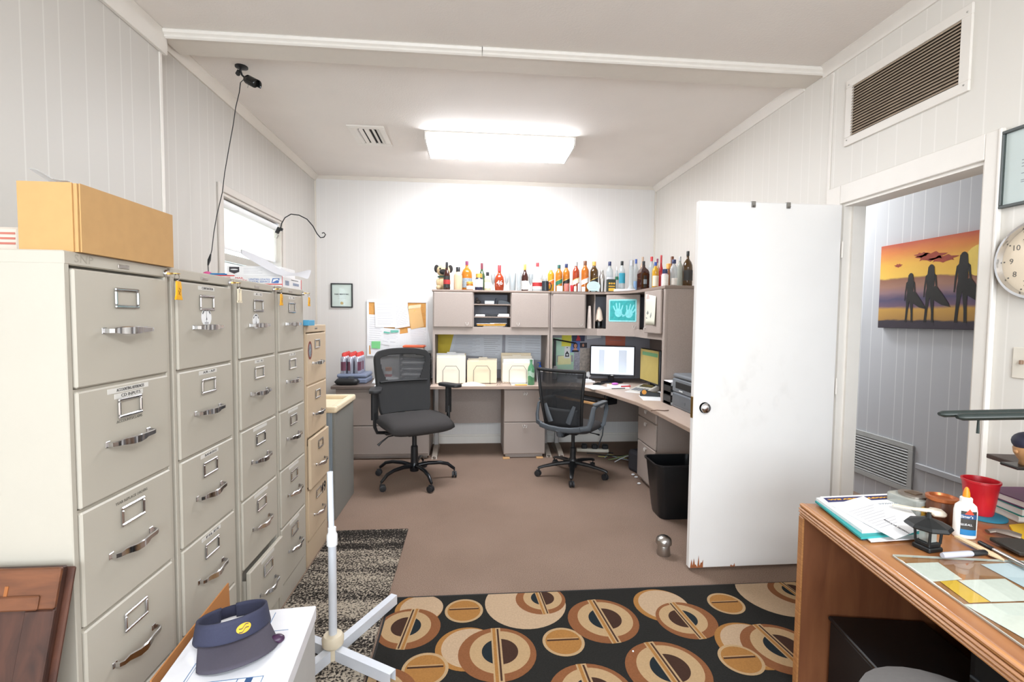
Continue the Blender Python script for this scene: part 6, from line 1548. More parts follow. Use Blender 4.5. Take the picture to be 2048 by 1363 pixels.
for k, (nm, mt) in enumerate(cols):
    x0, y0 = 1.22 + .05 * k, 4.80 - .045 * k; pts = []
    for i in range(14):
        t_ = i / 13; pts.append((x0 + .33 * t_ + .05 * sin(5 * t_ + k), y0 - .25 * t_ * (k % 3) * .3 + .05 * cos(7 * t_ + 2 * k), .006 + .012 * k * sin(pi * t_)))
    b = B(); b.tube(pts, .005, 6); put(b, 'cable', mt, 0, 0, 0, descr[k], 'cable', True, group='cables under the corner desk')
b = B(); b.tube([(1.50, 5.20, .70), (1.505, 5.205, .5), (1.50, 5.19, .3), (1.47, 5.15, .12), (1.40, 5.05, .03), (1.37, 4.97, .008)], .006, 8); put(b, 'hanging_cable', M_GPL, 0, 0, 0, 'grey cable hanging down the wall under the corner desk', 'cable', True)
b = B(); b.box(-.10, .10, -.10, .10, 0, .20, .03, 2); put(b, 'subwoofer', mat('dark_cloth', '#2f2e33', .8), 1.60, 4.25, 0, 'dark rounded box on the floor behind the right pedestal', 'speaker', rz=.3)
for k, (u, v) in enumerate(((1266, 950), (1272, 955), (1278, 968))):
    p = az(u, v, 0); b = B(); b.ball((0, 0, .008), .012, 8, 5, (1.4, 1, .65)); put(b, 'paper_scrap', M_PAPER, p.x, p.y, .0003, ('first', 'second', 'third')[k] + ' crumpled white scrap from the cables along the pedestal foot', 'scrap', True)

# ================================================================== LEFT FLOOR THINGS
gc = thing('grey_cabinet', 'grey cabinet with a cream moulded tray top beyond the tan filing cabinet', 'cabinet', (-1.2, 3.59, 0))
M_GC = mat('dark_grey_fleck', '#7E7D78', .6, var=.2, scale=220); M_GB = mat('blue_grey_metal', '#93A1AE', .4, .2)
b = B(); b.box(-.30, .268, -.255, .26, 0, .755, .004); b.out('side_panels', M_GC, gc)
b = B(); b.box(-.30, .25, -.262, -.255, 0, .755).box(.12, .135, -.268, -.262, 0, .755).box(.225, .24, -.268, -.262, 0, .755); b.out('front_panel', M_GB, gc)
b = B(); M_CRT = mat('cream_moulding', '#E3D3B5', .5)
b.box(-.315, .285, -.28, -.23, .755, .80, .012, 2).box(-.315, .285, .225, .275, .755, .80, .012, 2).box(-.315, -.26, -.23, .225, .755, .80, .012).box(.235, .285, -.23, .225, .755, .80, .012, 2).box(-.26, .235, -.23, .225, .755, .768)
b.out('tray_top', M_CRT, gc)

# shag rug
def shag_mat():
    m, nt, b = new_mat('black_cream_shag'); N, L = nt.nodes, nt.links
    setin(b, 'Roughness', 1.0); setin(b, 'Specular IOR Level', .05)
    tc = N.new('ShaderNodeTexCoord')
    n1 = N.new('ShaderNodeTexNoise'); n1.inputs['Scale'].default_value = 95; n1.inputs['Detail'].default_value = 3; n1.inputs['Roughness'].default_value = .65
    mp = N.new('ShaderNodeMapping'); mp.inputs['Scale'].default_value = (.5, 3.2, 1); n2 = N.new('ShaderNodeTexNoise'); n2.inputs['Scale'].default_value = 2.4; n2.inputs['Detail'].default_value = 4
    L.new(tc.outputs['Object'], n1.inputs['Vector']); L.new(tc.outputs['Object'], mp.inputs[0]); L.new(mp.outputs[0], n2.inputs['Vector'])
    ad = N.new('ShaderNodeMath'); ad.operation = 'MULTIPLY_ADD'; ad.inputs[1].default_value = .55; ad.inputs[2].default_value = -.27
    L.new(n2.outputs['Fac'], ad.inputs[0])
    a2 = N.new('ShaderNodeMath'); a2.operation = 'ADD'; L.new(n1.outputs['Fac'], a2.inputs[0]); L.new(ad.outputs[0], a2.inputs[1])
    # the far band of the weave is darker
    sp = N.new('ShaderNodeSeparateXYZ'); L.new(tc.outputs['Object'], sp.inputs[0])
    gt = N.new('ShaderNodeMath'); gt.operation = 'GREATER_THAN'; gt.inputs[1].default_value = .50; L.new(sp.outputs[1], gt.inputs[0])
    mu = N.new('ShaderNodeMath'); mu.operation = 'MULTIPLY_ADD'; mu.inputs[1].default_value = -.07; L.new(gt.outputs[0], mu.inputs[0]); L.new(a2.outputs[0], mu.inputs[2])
    r = N.new('ShaderNodeValToRGB'); e = r.color_ramp.elements; e[0].position = .44; e[1].position = .58
    e[0].color = hexlin('#2a2725'); e[1].color = hexlin('#B0A595'); k = e.new(.51); k.color = hexlin('#6f675f')
    L.new(mu.outputs[0], r.inputs[0]); L.new(r.outputs[0], b.inputs['Base Color'])
    bp = N.new('ShaderNodeBump'); bp.inputs['Strength'].default_value = .9; bp.inputs['Distance'].default_value = .01
    L.new(n1.outputs['Fac'], bp.inputs['Height']); L.new(bp.outputs['Normal'], b.inputs['Normal']); return m
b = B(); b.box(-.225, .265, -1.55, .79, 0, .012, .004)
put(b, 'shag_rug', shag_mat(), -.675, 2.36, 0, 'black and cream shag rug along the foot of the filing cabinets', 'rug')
# patterned rug
RX0, RX1, RY0, RY1 = -.395, 1.95, .2, 2.365
rg = thing('circle_rug', 'black rug patterned with tan and brown circles in the foreground', 'rug', (0, 0, 0))
RC = dict(bk=mat('rug_black', '#252422', .95, var=.25, scale=150, spec=.1), br=mat('rug_brown', '#7A4F33', .95, var=.15, scale=150, spec=.1), tn=mat('rug_tan', '#A58A68', .95, var=.12, scale=150, spec=.1), gd=mat('rug_gold', '#94693A', .95, var=.15, scale=150, spec=.1), pk=mat('rug_cream', '#AA9278', .95, var=.16, scale=120, spec=.1), dk=mat('rug_dark_brown', '#3D2A22', .95, var=.15, scale=150, spec=.1), gr=mat('rug_green_black', '#20262a', .95, var=.15, scale=150, spec=.1))
names = list(RC); b = B(); b.box(RX0, RX1, RY0, RY1, 0, .0075)
lev = [0]
def disc(cx, cy, a, bb, col, rot=0., n=40, half=None):
    poly = ellipse(cx, cy, a, bb, n, rot)
    if half is not None:
        lo, hi = half; poly = clip_poly(poly, cx + lo, cx + hi, -9, 9)
    poly = clip_poly(poly, RX0 + .001, RX1 - .001, RY0 + .001, RY1 - .001)
    if len(poly) < 3: return
    lev[0] += 1; z = .0076 + lev[0] * .00002
    b.mi = names.index(col); b._f([b._v((x, y, z)) for x, y in poly]); b.mi = 0
def bar(cx, cy, w, l, col, rot=0.):
    poly = [(cx + x * cos(rot) - y * sin(rot), cy + x * sin(rot) + y * cos(rot)) for x, y in ((-w / 2, -l / 2), (w / 2, -l / 2), (w / 2, l / 2), (-w / 2, l / 2))]
    poly = clip_poly(poly, RX0 + .001, RX1 - .001, RY0 + .001, RY1 - .001)
    if len(poly) < 3: return
    lev[0] += 1; z = .0076 + lev[0] * .00002; b.mi = names.index(col); b._f([b._v((x, y, z)) for x, y in poly]); b.mi = 0
ZR = .008
def px(u, v): p = az(u, v, ZR); return p.x, p.y
def big(u, v, R=.165, lean=0., side=1, ghost=None):
    cx, cy = px(u, v)
    if ghost:
        gx, gy, gr = ghost; disc(cx + gx, cy + gy, gr, gr, 'gd'); disc(cx + gx + .012, cy + gy + .004, gr * .90, gr * .90, 'pk')
    disc(cx - side * .012, cy - .01, R, R * .98, 'br')
    r1 = R * .78; disc(cx, cy, r1, r1, 'tn')
    r2 = r1 * .60
    disc(cx, cy, r2, r2, 'dk'); 
    poly = ellipse(cx, cy, r2, r2, 40); poly = clip_poly(poly, cx - r2, cx - .1 * r2, -9, 9) if side > 0 else clip_poly(poly, cx + .1 * r2, cx + r2, -9, 9)
    poly = clip_poly(poly, RX0 + .001, RX1 - .001, RY0 + .001, RY1 - .001)
    if len(poly) > 2:
        lev[0] += 1; b.mi = names.index('gr'); b._f([b._v((x, y, .0076 + lev[0] * .00002)) for x, y in poly]); b.mi = 0
    L_ = R * 1.96
    bar(cx - .012 * side, cy - .01, R * .26, L_, 'tn', lean); bar(cx - .020 * side, cy - .01, R * .08, L_, 'gd', lean)
    bar(cx - .003 * side, cy - .01, R * .05, L_ * .96, 'dk', lean)
def small(u, v, r=.092):
    cx, cy = px(u, v); disc(cx, cy, r, r, 'tn'); disc(cx, cy, r * .86, r * .86, 'gd'); bar(cx, cy + r * .12, r * 1.55, r * .10, 'dk', 0); bar(cx, cy + r * .22, r * 1.5, r * .05, 'tn', 0)
big(812, 1252, .145, -.12, -1, (.045, .13, .115))
small(928, 1220)
cx, cy = px(1052, 1212); disc(cx, cy + .03, .20, .20, 'pk')
big(1085, 1195, .125, .08, 1)
small(1127, 1282)
big(1210, 1236, .165, .10, 1)
big(1366, 1236, .140, .10, -1, (-.06, .11, .135))
small(1452, 1206, .088)
cx, cy = px(1560, 1190); disc(cx, cy + .02, .20, .20, 'pk'); big(1588, 1180, .12, .1, 1)
big(1566, 1292, .165, .1, 1, (-.13, .02, .15))
small(1482, 1318, .090)
big(1000, 1302, .165, 0., 1, (-.14, .03, .135))
small(850, 1338, .094)
big(1340, 1335, .17, .12, 1)
big(1190, 1385, .165, .05, 1)
big(740, 1395, .165, -.1, -1)
small(1060, 1405, .09); big(900, 1440, .17, 0, 1); small(1290, 1450, .09); big(1470, 1430, .165, .1, -1)
rbm = b.out('pile', [RC[k] for k in names], rg)
b = B(); b.box(RX0 - .006, RX0 + .004, RY0, RY1, 0, .0085, .002).box(RX0 - .006, RX1, RY1 - .004, RY1 + .006, 0, .0085, .002); b.out('bound_edge', MATS['dark_gap'], rg)
p = az(1266, 1303, .008); b = B(); b.ball((0, 0, .003), .004, 6, 4); put(b, 'paper_scrap', M_PAPER, p.x, p.y, .0085, 'tiny white scrap on the circle rug', 'scrap')

# pole stand
PX, PY = -.562, 1.957; fz = .0125
ps = thing('pole_stand', 'white metal pole stand with a cross shaped channel foot', 'stand', (PX, PY, fz))
M_WM = mat('white_metal', '#D5DAE3', .4, .1)
b = B(); b.tube([(0, 0, .06), (0, 0, .505)], .0165, 18); b.out('lower_pole', M_WM, ps, True)
b = B(); b.tube([(-.002, 0, .50), (-.006, 0, .775)], .0115, 16); b.out('upper_pole', mat('pole_white', '#DDE4EE', .35), ps, True)
b = B(); b.lathe([(.0165, .47), (.021, .472), (.021, .515), (.016, .525), (.016, .545), (.0115, .548)], n=18); b.out('collar', M_PAPER, ps, True)
b = B(); b.lathe([(.0, .0), (.032, .0), (.032, .05), (.042, .055), (.044, .082), (.036, .095), (.018, .098)], n=22); b.out('hub', mat('ivory_hub', '#D9CDB6', .45), ps, True)
for (dx, dy, l) in ((.20, .37, .405), (.28, -.17, .315), (-.21, -.37, .30), (-.28, .16, .29)):
    dv = V((dx, dy, 0)).normalized(); m0 = basis((0, 0, 0), V((dv.y, -dv.x, 0)), (0, 0, 1))
    lm = Mx.Identity(4); a = V((dv.y, -dv.x, 0))
    lm = Mx(((a.x, dv.x, 0, 0), (a.y, dv.y, 0, 0), (0, 0, 1, 0), (0, 0, 0, 1)))
    b = B(lm); w_ = .017; b.box(-w_, w_, .03, l, .042, .0445).box(-w_, -w_ + .0025, .03, l, .0, .042).box(w_ - .0025, w_, .03, l, .0, .042); b.out('foot_rail', M_WM, ps)

# boxes and visor in the foreground
BZ = .53
st = thing('storage_box', 'white lidded file box with blue label lines under the visor', 'box', (-.602, 1.245, .2325), .094)
bw2, bd2 = .148, .205
b = B(); b.box(-bw2, bw2, -bd2, bd2, 0, .29, .002); b.out('box', mat('grey_white_card', '#B9B8B6', .7, var=.03), st)
b = B(); b.box(-bw2 - .004, bw2 + .004, -bd2 - .004, bd2 + .004, .255, .298, .003); b.out('lid', mat('lid_white', '#E3E3E8', .6), st)
b = B()
z = .2984
b.box(-.095, -.093, -.2, .0, z - .0004, z).box(-.088, -.087, -.2, 0, z - .0004, z)
for a in ((-.05, .09, -.155, -.153), (-.05, .09, -.075, -.073)): b.box(a[0], a[1], a[2], a[3], z - .0004, z)
for x in (-.05, .03, .088): b.box(x, x + .002, -.155, -.073, z - .0004, z)
b.box(-.10, .10, .10, .102, z - .0004, z).box(.04, .042, -.02, .19, z - .0004, z)
b.out('printed_form', mat('form_blue', '#5d7fa6', .6), st)
text('ELL', .022, basis((.07, -.135, .2985), (0, -1, 0), (1, 0, 0)), MATS['form_blue'], st, 'printed_letters', .04)
b = B(); b.box(.05, .066, -.10, -.075, z - .0004, z + .0002); b.out('form_heading', mat('navy_print', '#2F4F7A', .6), st)
lb = thing('cardboard_box', 'brown cardboard box under the white file box with one tall flap', 'box', (-.602, 1.245, 0), .094)
b = B(); b.box(-.155, .163, -.21, .225, 0.0126, .2315, .002); b.out('box', M_CARD, lb)
inv = Mx.Rotation(-.094, 4, 'Z') @ Mx.Translation((.602, -1.245, 0))
XFL = -.80
fpts = [ax(455, 1165, XFL), ax(457, 1205, XFL + .004), V((XFL + .02, ax(457, 1205, XFL).y - .02, .232)), V((XFL + .02, 1.04, .232)), ax(300, 1360, XFL), ax(372, 1268, XFL)]
fl_ = [inv @ p for p in fpts]
b = B(); lo = [b._v(p) for p in fl_]; hi = [b._v(p + V((.004, 0, 0))) for p in fl_]; n = len(lo); b._f(lo); b._f(hi[::-1])
for i in range(n): b._f([lo[i], lo[(i + 1) % n], hi[(i + 1) % n], hi[i]])
b.out('tall_flap', mat('flap_cardboard', '#A9713F', .85, var=.05, scale=30), lb)
# visor
vz = .2325 + .2992
vs = thing('sun_visor', 'navy sun visor with a gold round emblem on the white file box', 'visor', (-.652, 1.335, vz), .58)
NA, NB = .092, .084
M_NAVY = mat('navy_twill', '#34364C', .85, var=.08, scale=220, bump=.15, bscale=400)
def ringp(a, z0): 
    return V((NA * sin(a), -NB * cos(a), z0))
def band(i, j):
    a = -pi * .93 + 2 * pi * .93 * i
    fr = .5 + .5 * cos(a)
    h0, h1 = .006 + .022 * fr, .050 + .040 * fr
    k = 1 - .10 * j
    p = ringp(a, 0); return V((p.x * k, p.y * k, h0 + (h1 - h0) * j))
b = B(); b.grid(band, 48, 5); b.out('headband', M_NAVY, vs, 'all', thick=.005)
b = B(); b.grid(lambda i, j: V((ringp(pi * .88 + pi * .24 * i, 0).x * 1.02, ringp(pi * .88 + pi * .24 * i, 0).y * 1.02, .010 + .032 * j)), 10, 2); b.out('closure_strap', mat('dark_navy', '#23243a', .85), vs, 'all', thick=.004)
def bill(i, j):
    a = -1.15 + 2.3 * i; p = ringp(a, 0); fr = .5 + .5 * cos(a)
    ext = .092 * (cos(a * .78) ** .5) * j
    q = V((p.x * (1 + .12 * j), p.y - ext * 1.0, .028 * fr + .006 - .030 * j * (.35 + .65 * (1 - cos(a)) * 1.2) - .0))
    q.z = max(q.z, .004 + .012 * (1 - j)); return q
b = B(); b.grid(bill, 28, 8); b.out('bill', mat('navy_bill', '#46424E', .85, var=.06, scale=220), vs, 'all', thick=.004)
b = B()
for t_, (r0, r1) in enumerate(((.0, .0135),)):
    def em(i, j):
        th = 2 * pi * i; r = r1 * j; a = .16 + r * cos(th) / NA * 1.35; zz_ = .062 + r * sin(th) * .95
        p = ringp(a, 0); k = 1.045 - .10 * ((zz_ - .028) / .065); return V((p.x * k, p.y * k, zz_))
    b.grid(em, 28, 4)
eb = b.out('emblem', mat('emblem_gold', '#E2B53A', .6), vs, 'all')
b = B()
for off in (-.0045, .0045):
    def ln(i, j):
        s_ = (i - .5) * .024; a = .16 + (s_ * .75) / NA * 1.35; zz_ = .062 + s_ * .45 + off + .0022 * sin(9 * (i - .5)) + (j - .5) * .0022
        p = ringp(a, 0); k = 1.055 - .10 * ((zz_ - .028) / .065); return V((p.x * k, p.y * k, zz_))
    b.grid(ln, 12, 1)
b.out('emblem_lines', M_NAVY, eb, 'all')
b = B(); b.grid(lambda i, j: V((ringp(-2.25 + .4 * i, 0).x * .93, ringp(-2.25 + .4 * i, 0).y * .93, .018 + .026 * j)), 4, 1); b.out('size_tag', mat('pale_blue_tag', '#A9C6E8', .7, var=.2, scale=100), vs, thick=.001)
b = B(); b.ball((0, 0, .011), .016, 12, 8, (1.2, .9, .7)); put(b, 'purple_bead', mat('dark_purple', '#3A1F3C', .4), -.52, 1.30, vz, 'dark purple lump on the white file box behind the visor bill', 'lump', 'all')

# old board leaning on the nearest cabinet
ob = thing('leaning_board', 'old brown wooden panel leaning against the side of the nearest cabinet', 'board', (-.905, .888, 0))
lean = atan2(.235, .86); M_OLD = wood('old_mahogany', '#2F1B14', '#4C2D21', (6, 6, 1.2), 5, .55); M_OLD2 = wood('worn_rail', '#56321E', '#74462A', (1.5, 8, 8), 6, .55)
lm = Mx.Rotation(-lean, 4, 'X')
b = B(lm); b.box(-.85, -.004, 0, .016, .0, .885, .003); b.out('panel', M_OLD, ob)
b = B(lm); b.box(-.85, .0, -.012, -.0005, .80, .885, .003).box(-.85, -.03, -.018, -.012, .800, .830, .003); b.out('top_rail', M_OLD2, ob)
b = B(lm); b.box(-.06, .0, -.010, -.0005, .0, .799, .003); b.out('side_rail', M_OLD, ob)
b = B(lm); b.box(-.84, .008, .0165, .026, .02, .88, .003); b.out('back_board', wood('dark_mahogany', '#3a2018', '#5b3626', (6, 6, 1.2), 5, .6), ob)
b = B(lm); b.box(-.105, -.098, -.0135, -.012, .81, .85); b.out('worn_patch', mat('bare_worn_wood', '#9A5C2C', .7, var=.2), ob)
# steel canister on the carpet
p = az(1331, 1112, 0)
dc = thing('steel_canister', 'small domed steel canister standing on the carpet before the door', 'canister', (p.x, p.y + .03, 0))
b = B(); b.lathe([(0, 0), (.040, 0), (.041, .004), (.036, .05), (.034, .058), (.037, .062), (0, .062)], n=26); b.out('canister', M_STEEL, dc, True)
b = B(); b.lathe([(.038, .060), (.047, .066), (.047, .084), (.042, .098), (.026, .110), (.010, .114), (0, .114)], n=26); b.out('dome_lid', M_STEEL, dc, True)
# ================================================================== THE WOODEN DESK ON THE RIGHT
WA = V((-.171, -.985, 0)).normalized(); WB = V((-WA.y, WA.x, 0))      # along the desk towards the camera; across it to the right
WO = V((1.229, 1.646, 0))
DM = Mx(((WB.x, -WA.x, 0, WO.x), (WB.y, -WA.y, 0, WO.y), (0, 0, 1, 0), (0, 0, 0, 1)))   # local x to the right, local -y towards the camera
rzD = atan2(WB.y, WB.x)
M_OAK = wood('desk_veneer', '#8A5531', '#B37C4C', (1.2, .25, 6), 9, .35, .25)
M_OAKS = wood('desk_side_veneer', '#7B4A31', '#96603F', (3, 3, .4), 6, .45)
M_OAKE = wood('desk_edge', '#A06A3E', '#C48C58', (8, .4, 40), 5, .4)
wd = thing('wooden_desk', 'brown wood veneer desk with a thick grooved edge at the right', 'desk', WO, rzD)
b = B(); b.box(.012, .74, -1.7, 0, .695, .74, .003); b.out('top', M_OAK, wd)
b = B()
for k, (z0, z1, x) in enumerate(((.728, .741, .003), (.717, .727, .0), (.706, .716, .0), (.694, .705, .003))): b.box(x - .006, .014, -1.7, .0, z0, z1, .004)
b.out('grooved_edge', M_OAKE, wd)
b = B(); b.box(.0, .70, -.03, -.002, .009, .694, .003); b.out('end_panel', M_OAKS, wd)
b = B(); b.box(-.003, .004, -.032, -.0, .009, .694, .002); b.out('end_edge', M_OAKE, wd)
b = B(); b.box(.66, .68, -1.65, -.03, .12, .694); b.out('modesty_panel', M_OAKS, wd)
b = B(); b.box(.0, .70, -1.69, -1.66, .009, .694, .003); b.out('end_panel', M_OAKS, wd)
ZK = .7412
def loc(u, v, z=ZK): 
    p = az(u, v, z); return p
# glass sheet on the top with papers beneath it
ga, gb_ = loc(1765, 1115), loc(2048, 1312)
def quadsheet(name, label, cat, corners, z, t, mt, group=None):
    pts = [az(u, v, z) for u, v in corners]; c0 = sum(pts, V()) / len(pts); c0.z = z
    b = B(); lo = [b._v(p - c0) for p in pts]; hi = [b._v(p - c0 + V((0, 0, t))) for p in pts]; n = len(pts)
    b._f(lo[::-1]); b._f(hi)
    for i in range(n): b._f([lo[i], lo[(i + 1) % n], hi[(i + 1) % n], hi[i]])
    o = b.out(name, mt, None, loc=c0); return tag(o, label, cat, group)
M_BILL = mat('greenish_paper', '#DBDAD2', .7, var=.06, scale=60); M_YSL = mat('yellow_slip', '#DDAE36', .7, var=.06)
zp = ZK + .0002
quadsheet('paper_under_glass', 'pale printed slip under the desk glass behind the yellow slip', 'paper', [(1812, 1126), (1876, 1124), (1925, 1158), (1862, 1163)], zp, .0006, M_BILL)
quadsheet('yellow_slip', 'yellow slip under the desk glass', 'paper', [(1880, 1162), (1912, 1160), (1980, 1203), (1938, 1205)], zp, .0006, M_YSL)
quadsheet('paper_under_glass', 'wide pale sheet with figures under the glass right of the yellow slip', 'paper', [(1916, 1160), (2010, 1157), (2080, 1200), (1982, 1203)], zp, .0006, M_BILL)
quadsheet('paper_under_glass', 'pale blue sheet under the glass below the silver pen', 'paper', [(1962, 1128), (2020, 1125), (2110, 1160), (2050, 1175)], zp, .0006, mat('pale_blue_sheet', '#C7D3DC', .7, var=.04, scale=60))
quadsheet('paper_under_glass', 'large pale sheet under the glass nearest the camera', 'paper', [(1928, 1208), (2070, 1204), (2230, 1300), (2090, 1300)], zp, .0006, M_BILL)
gl = thing('desk_glass', 'clear glass sheet covering the wooden desk top over papers', 'glass sheet', WO, rzD)
b = B(); b.box(.06, .68, -1.60, -.40, ZK + .0012, ZK + .0062, .001); b.out('pane', pane_glass('desk_glass_sheet', '#F8FBFA', .03), gl)
b = B(); b.box(.057, .06, -1.60, -.40, ZK + .0012, ZK + .0062, .0008).box(.06, .68, -.4, -.397, ZK + .0012, ZK + .0062); b.out('ground_edge', mat('pale_glass_edge', '#A9ABA3', .3), gl)
ZG = ZK + .0066
# stack of papers at the far corner
quadsheet('blue_folder', 'dark blue folder at the bottom of the desk paper stack', 'folder', [(1640, 1006), (1760, 1000), (1830, 1072), (1725, 1080)], ZK, .004, mat('dark_blue_card', '#2f4a60', .6))
quadsheet('bottom_sheet', 'white sheet sticking out under the teal folder', 'paper', [(1655, 1010), (1800, 1006), (1862, 1076), (1742, 1084)], ZK + .0042, .003, M_PAPER)
quadsheet('teal_folder', 'teal folder in the middle of the desk paper stack', 'folder', [(1630, 1004), (1790, 996), (1850, 1066), (1722, 1078)], ZK + .0075, .006, mat('teal_card', '#2E9A9A', .6))
bs_ = quadsheet('white_booklet', 'thick white booklet on the teal folder', 'booklet', [(1632, 1000), (1785, 992), (1848, 1060), (1724, 1066)], ZK + .0138, .010, M_PAPER)
fl_ = quadsheet('flyer', 'flyer with a navy heading in yellow letters on the desk paper stack', 'flyer', [(1640, 993), (1792, 986), (1840, 1040), (1710, 1045)], ZK + .0242, .0008, M_PAPER)
q = [az(u, v, ZK + .0252) for u, v in ((1646, 995), (1790, 989), (1797, 997), (1657, 1004))]; c0 = fl_.location
b = B(); b.quad([p - c0 for p in q]); hd_ = b.out('heading', mat('navy_heading', '#2B2A5E', .6), fl_)
text('WE ARE BALDWIN', .014, basis((q[0] + q[1] + q[2] + q[3]) / 4 - c0 + V((.0, 0, .0003)), (q[1] - q[0]), (q[0] - q[3])), mat('yellow_letters', '#E5A92E', .6), fl_, 'heading_words', .27, bold=.0008)
q = [az(u, v, ZK + .0254) for u, v in ((1742, 1003), (1800, 1000), (1806, 1010), (1750, 1013))]
text('ACTIVITIES', .012, basis((q[0] + q[1] + q[2] + q[3]) / 4 - c0, (q[1] - q[0]), (q[0] - q[3])), mat('slate_letters', '#4C6378', .6), fl_, 'heading_words', .11)
tsht = quadsheet('typed_letter', 'typed white letter lying crooked on top of the desk paper stack', 'paper', [(1662, 1010), (1727, 992), (1850, 1056), (1790, 1078)], ZK + .0262, .0008, M_PAPER)
c0 = tsht.location; A_, B_, C_, D_ = [az(u, v, ZK + .0274) for u, v in ((1662, 1010), (1727, 992), (1850, 1056), (1790, 1078))]
b = B()
for k in range(9):
    t0 = .25 + .06 * k; pa_, pb_ = A_.lerp(D_, t0), B_.lerp(C_, t0); s_ = D_ - A_; s_.normalize()
    a1, a2 = pa_.lerp(pb_, .12), pa_.lerp(pb_, .88 - .1 * (k % 3)); b.quad([a1 - c0, a2 - c0, a2 + s_ * .002 - c0, a1 + s_ * .002 - c0])
b.out('typed_lines', MATS['grey_print_line'], tsht)
mid_ = A_.lerp(D_, .80).lerp(B_.lerp(C_, .80), .5) - c0
text('REGULAR SESSION', .013, basis(mid_, (C_ - B_) * 1.0, (B_ - A_)), INK, tsht, 'title_words', .10) 
# glass paperweight box
p = loc(1830, 1022)
t = thing('glass_ink_box', 'square clear glass paperweight box behind the typed letter', 'paperweight', (p.x, p.y + .01, ZK + .0), rzD + .35)
b = B(); b.prism(rrect(.115, .115, .018, 3), .0, .055, 'z', bev=.003); b.out('glass_block', clear('thick_glass', '#C9CDC6', .45, .05), t)
b = B(); b.prism(ellipse(0, 0, .044, .044, 26), .0555, .062, 'z'); b.out('metal_ring', mat('tarnished_metal', '#9C938A', .35, .7), t)
b = B(); b.prism([(-.018, -.018), (.018, -.018), (.018, .018), (-.018, .018)], .0622, .066, 'z'); b.out('centre_plate', mat('bronze_plate', '#7C6A58', .4, .6), t)
b = B(); b.box(-.045, -.005, -.0592, -.0588, .008, .040); b.out('amber_patch', mat('mottled_amber', '#C79A3A', .4, var=.4, scale=60), t)  # flat mottled amber patch on one side of the glass block
# white clip / spoon bundle
p = loc(1825, 1036)
b = B(); b.tube([(-.07, .02, .012), (-.02, .0, .016), (.03, -.01, .02)], [.006, .008, .012], 8, flat=(1.4, .6)); b.tube([(-.07, .035, .010), (.02, -.0, .014)], .005, 8); b.box(.02, .06, -.03, .015, .006, .026, .006); put(b, 'white_clip', mat('cream_clip', '#E2D9C8', .5), p.x, p.y - .03, ZK + .0268, 'cream plastic clip lying against the glass paperweight', 'clip', True, rz=rzD - .3)
p = loc(1893, 1046)
t = thing('wooden_jar', 'dark wooden jar with a copper rim beside the glue bottle', 'jar', (p.x, p.y + .02, ZK), rzD)
b = B(); b.lathe([(.034, 0), (.040, .01), (.042, .05), (.038, .075), (0, .075)], n=22); b.out('jar', wood('dark_jar_wood', '#4A2A1B', '#6E432B', (8, 8, 2), 6, .4), t, True)
b = B(); b.lathe([(.040, .072), (.044, .076), (.044, .086), (.034, .088), (.030, .080), (0, .080)], n=22); b.out('rim', mat('copper', '#B4683C', .35, .6), t, True)
# glue bottle
p = loc(1938, 1077)
t = thing('glue_bottle', 'white glue bottle with an orange twist cap on the wooden desk', 'glue bottle', (p.x, p.y + .015, ZK), rzD - .25)
b = B(); b.lathe([(.0, 0), (.028, 0), (.030, .004), (.030, .085), (.027, .102), (.017, .112), (.0, .112)], n=26, sx=1.0, sy=.62); b.out('bottle', mat('glue_white', '#EDEBE6', .4), t, True)
b = B(); b.lathe([(.0155, .112), (.0155, .126), (.012, .129), (0, .129)], n=18); b.out('collar', MATS['glue_white'], t, True)
b = B(); b.lathe([(.0095, .129), (.0085, .142), (.005, .156), (.002, .160), (0, .160)], n=16); b.out('twist_cap', mat('twist_orange', '#F08A1E', .4), t, True)
def wrapl(z0, z1, a0=-2.2, a1=-.75, k=1.012): return lambda i, j: (.030 * k * cos(a0 + (a1 - a0) * i), .030 * .62 * k * sin(a0 + (a1 - a0) * i) - .0003, z0 + (z1 - z0) * j)
b = B(); b.grid(wrapl(.012, .088), 14, 2); lb_ = b.out('label', mat('glue_label_dark', '#3A3632', .5), t, True)
b = B(); b.grid(wrapl(.012, .030, k=1.03), 14, 1); b.out('blue_band', mat('glue_blue', '#2273A8', .5), lb_, True)
b = B(); b.grid(wrapl(.064, .078, k=1.03), 14, 1); b.out('blue_name_band', MATS['navy_print'], lb_, True)
b = B(); b.grid(lambda i, j: (lambda p_: (p_[0], p_[1], .078 + .018 * j * (1 - abs(2 * i - 1))))(wrapl(.078, .09, -1.9, -1.1, 1.03)(i, j)), 8, 2); b.out('orange_peak', mat('label_peak', '#D9472F', .5), lb_, True)
text("Elmer's", .012, basis((-.006, -.0208, .071), (1, 0, 0), (0, 0, 1)), M_PAPER, t, 'label_lettering', .032)
text('GLUE-ALL', .009, basis((-.006, -.0206, .046), (1, 0, 0), (0, 0, 1)), M_PAPER, t, 'label_lettering', .030)
# red cup on a coaster
p = loc(1965, 1036)
b = B(); b.lathe([(0, 0), (.066, 0), (.066, .006), (.06, .008), (0, .008)], n=28); put(b, 'blue_coaster', mat('teal_felt', '#2A7A93', .7), p.x + .02, p.y + .02, ZK, 'round teal blue coaster under the red cup', 'coaster', True)
b = B(); b.lathe([(0, 0), (.036, 0), (.038, .005), (.050, .112), (.053, .113), (.053, .120), (.048, .120), (.036, .008), (0, .008)], n=28); put(b, 'red_cup', mat('red_cup_plastic', '#C5202B', .3), p.x + .015, p.y + .025, ZK + .0085, 'tall red plastic cup on the teal coaster', 'cup', True)
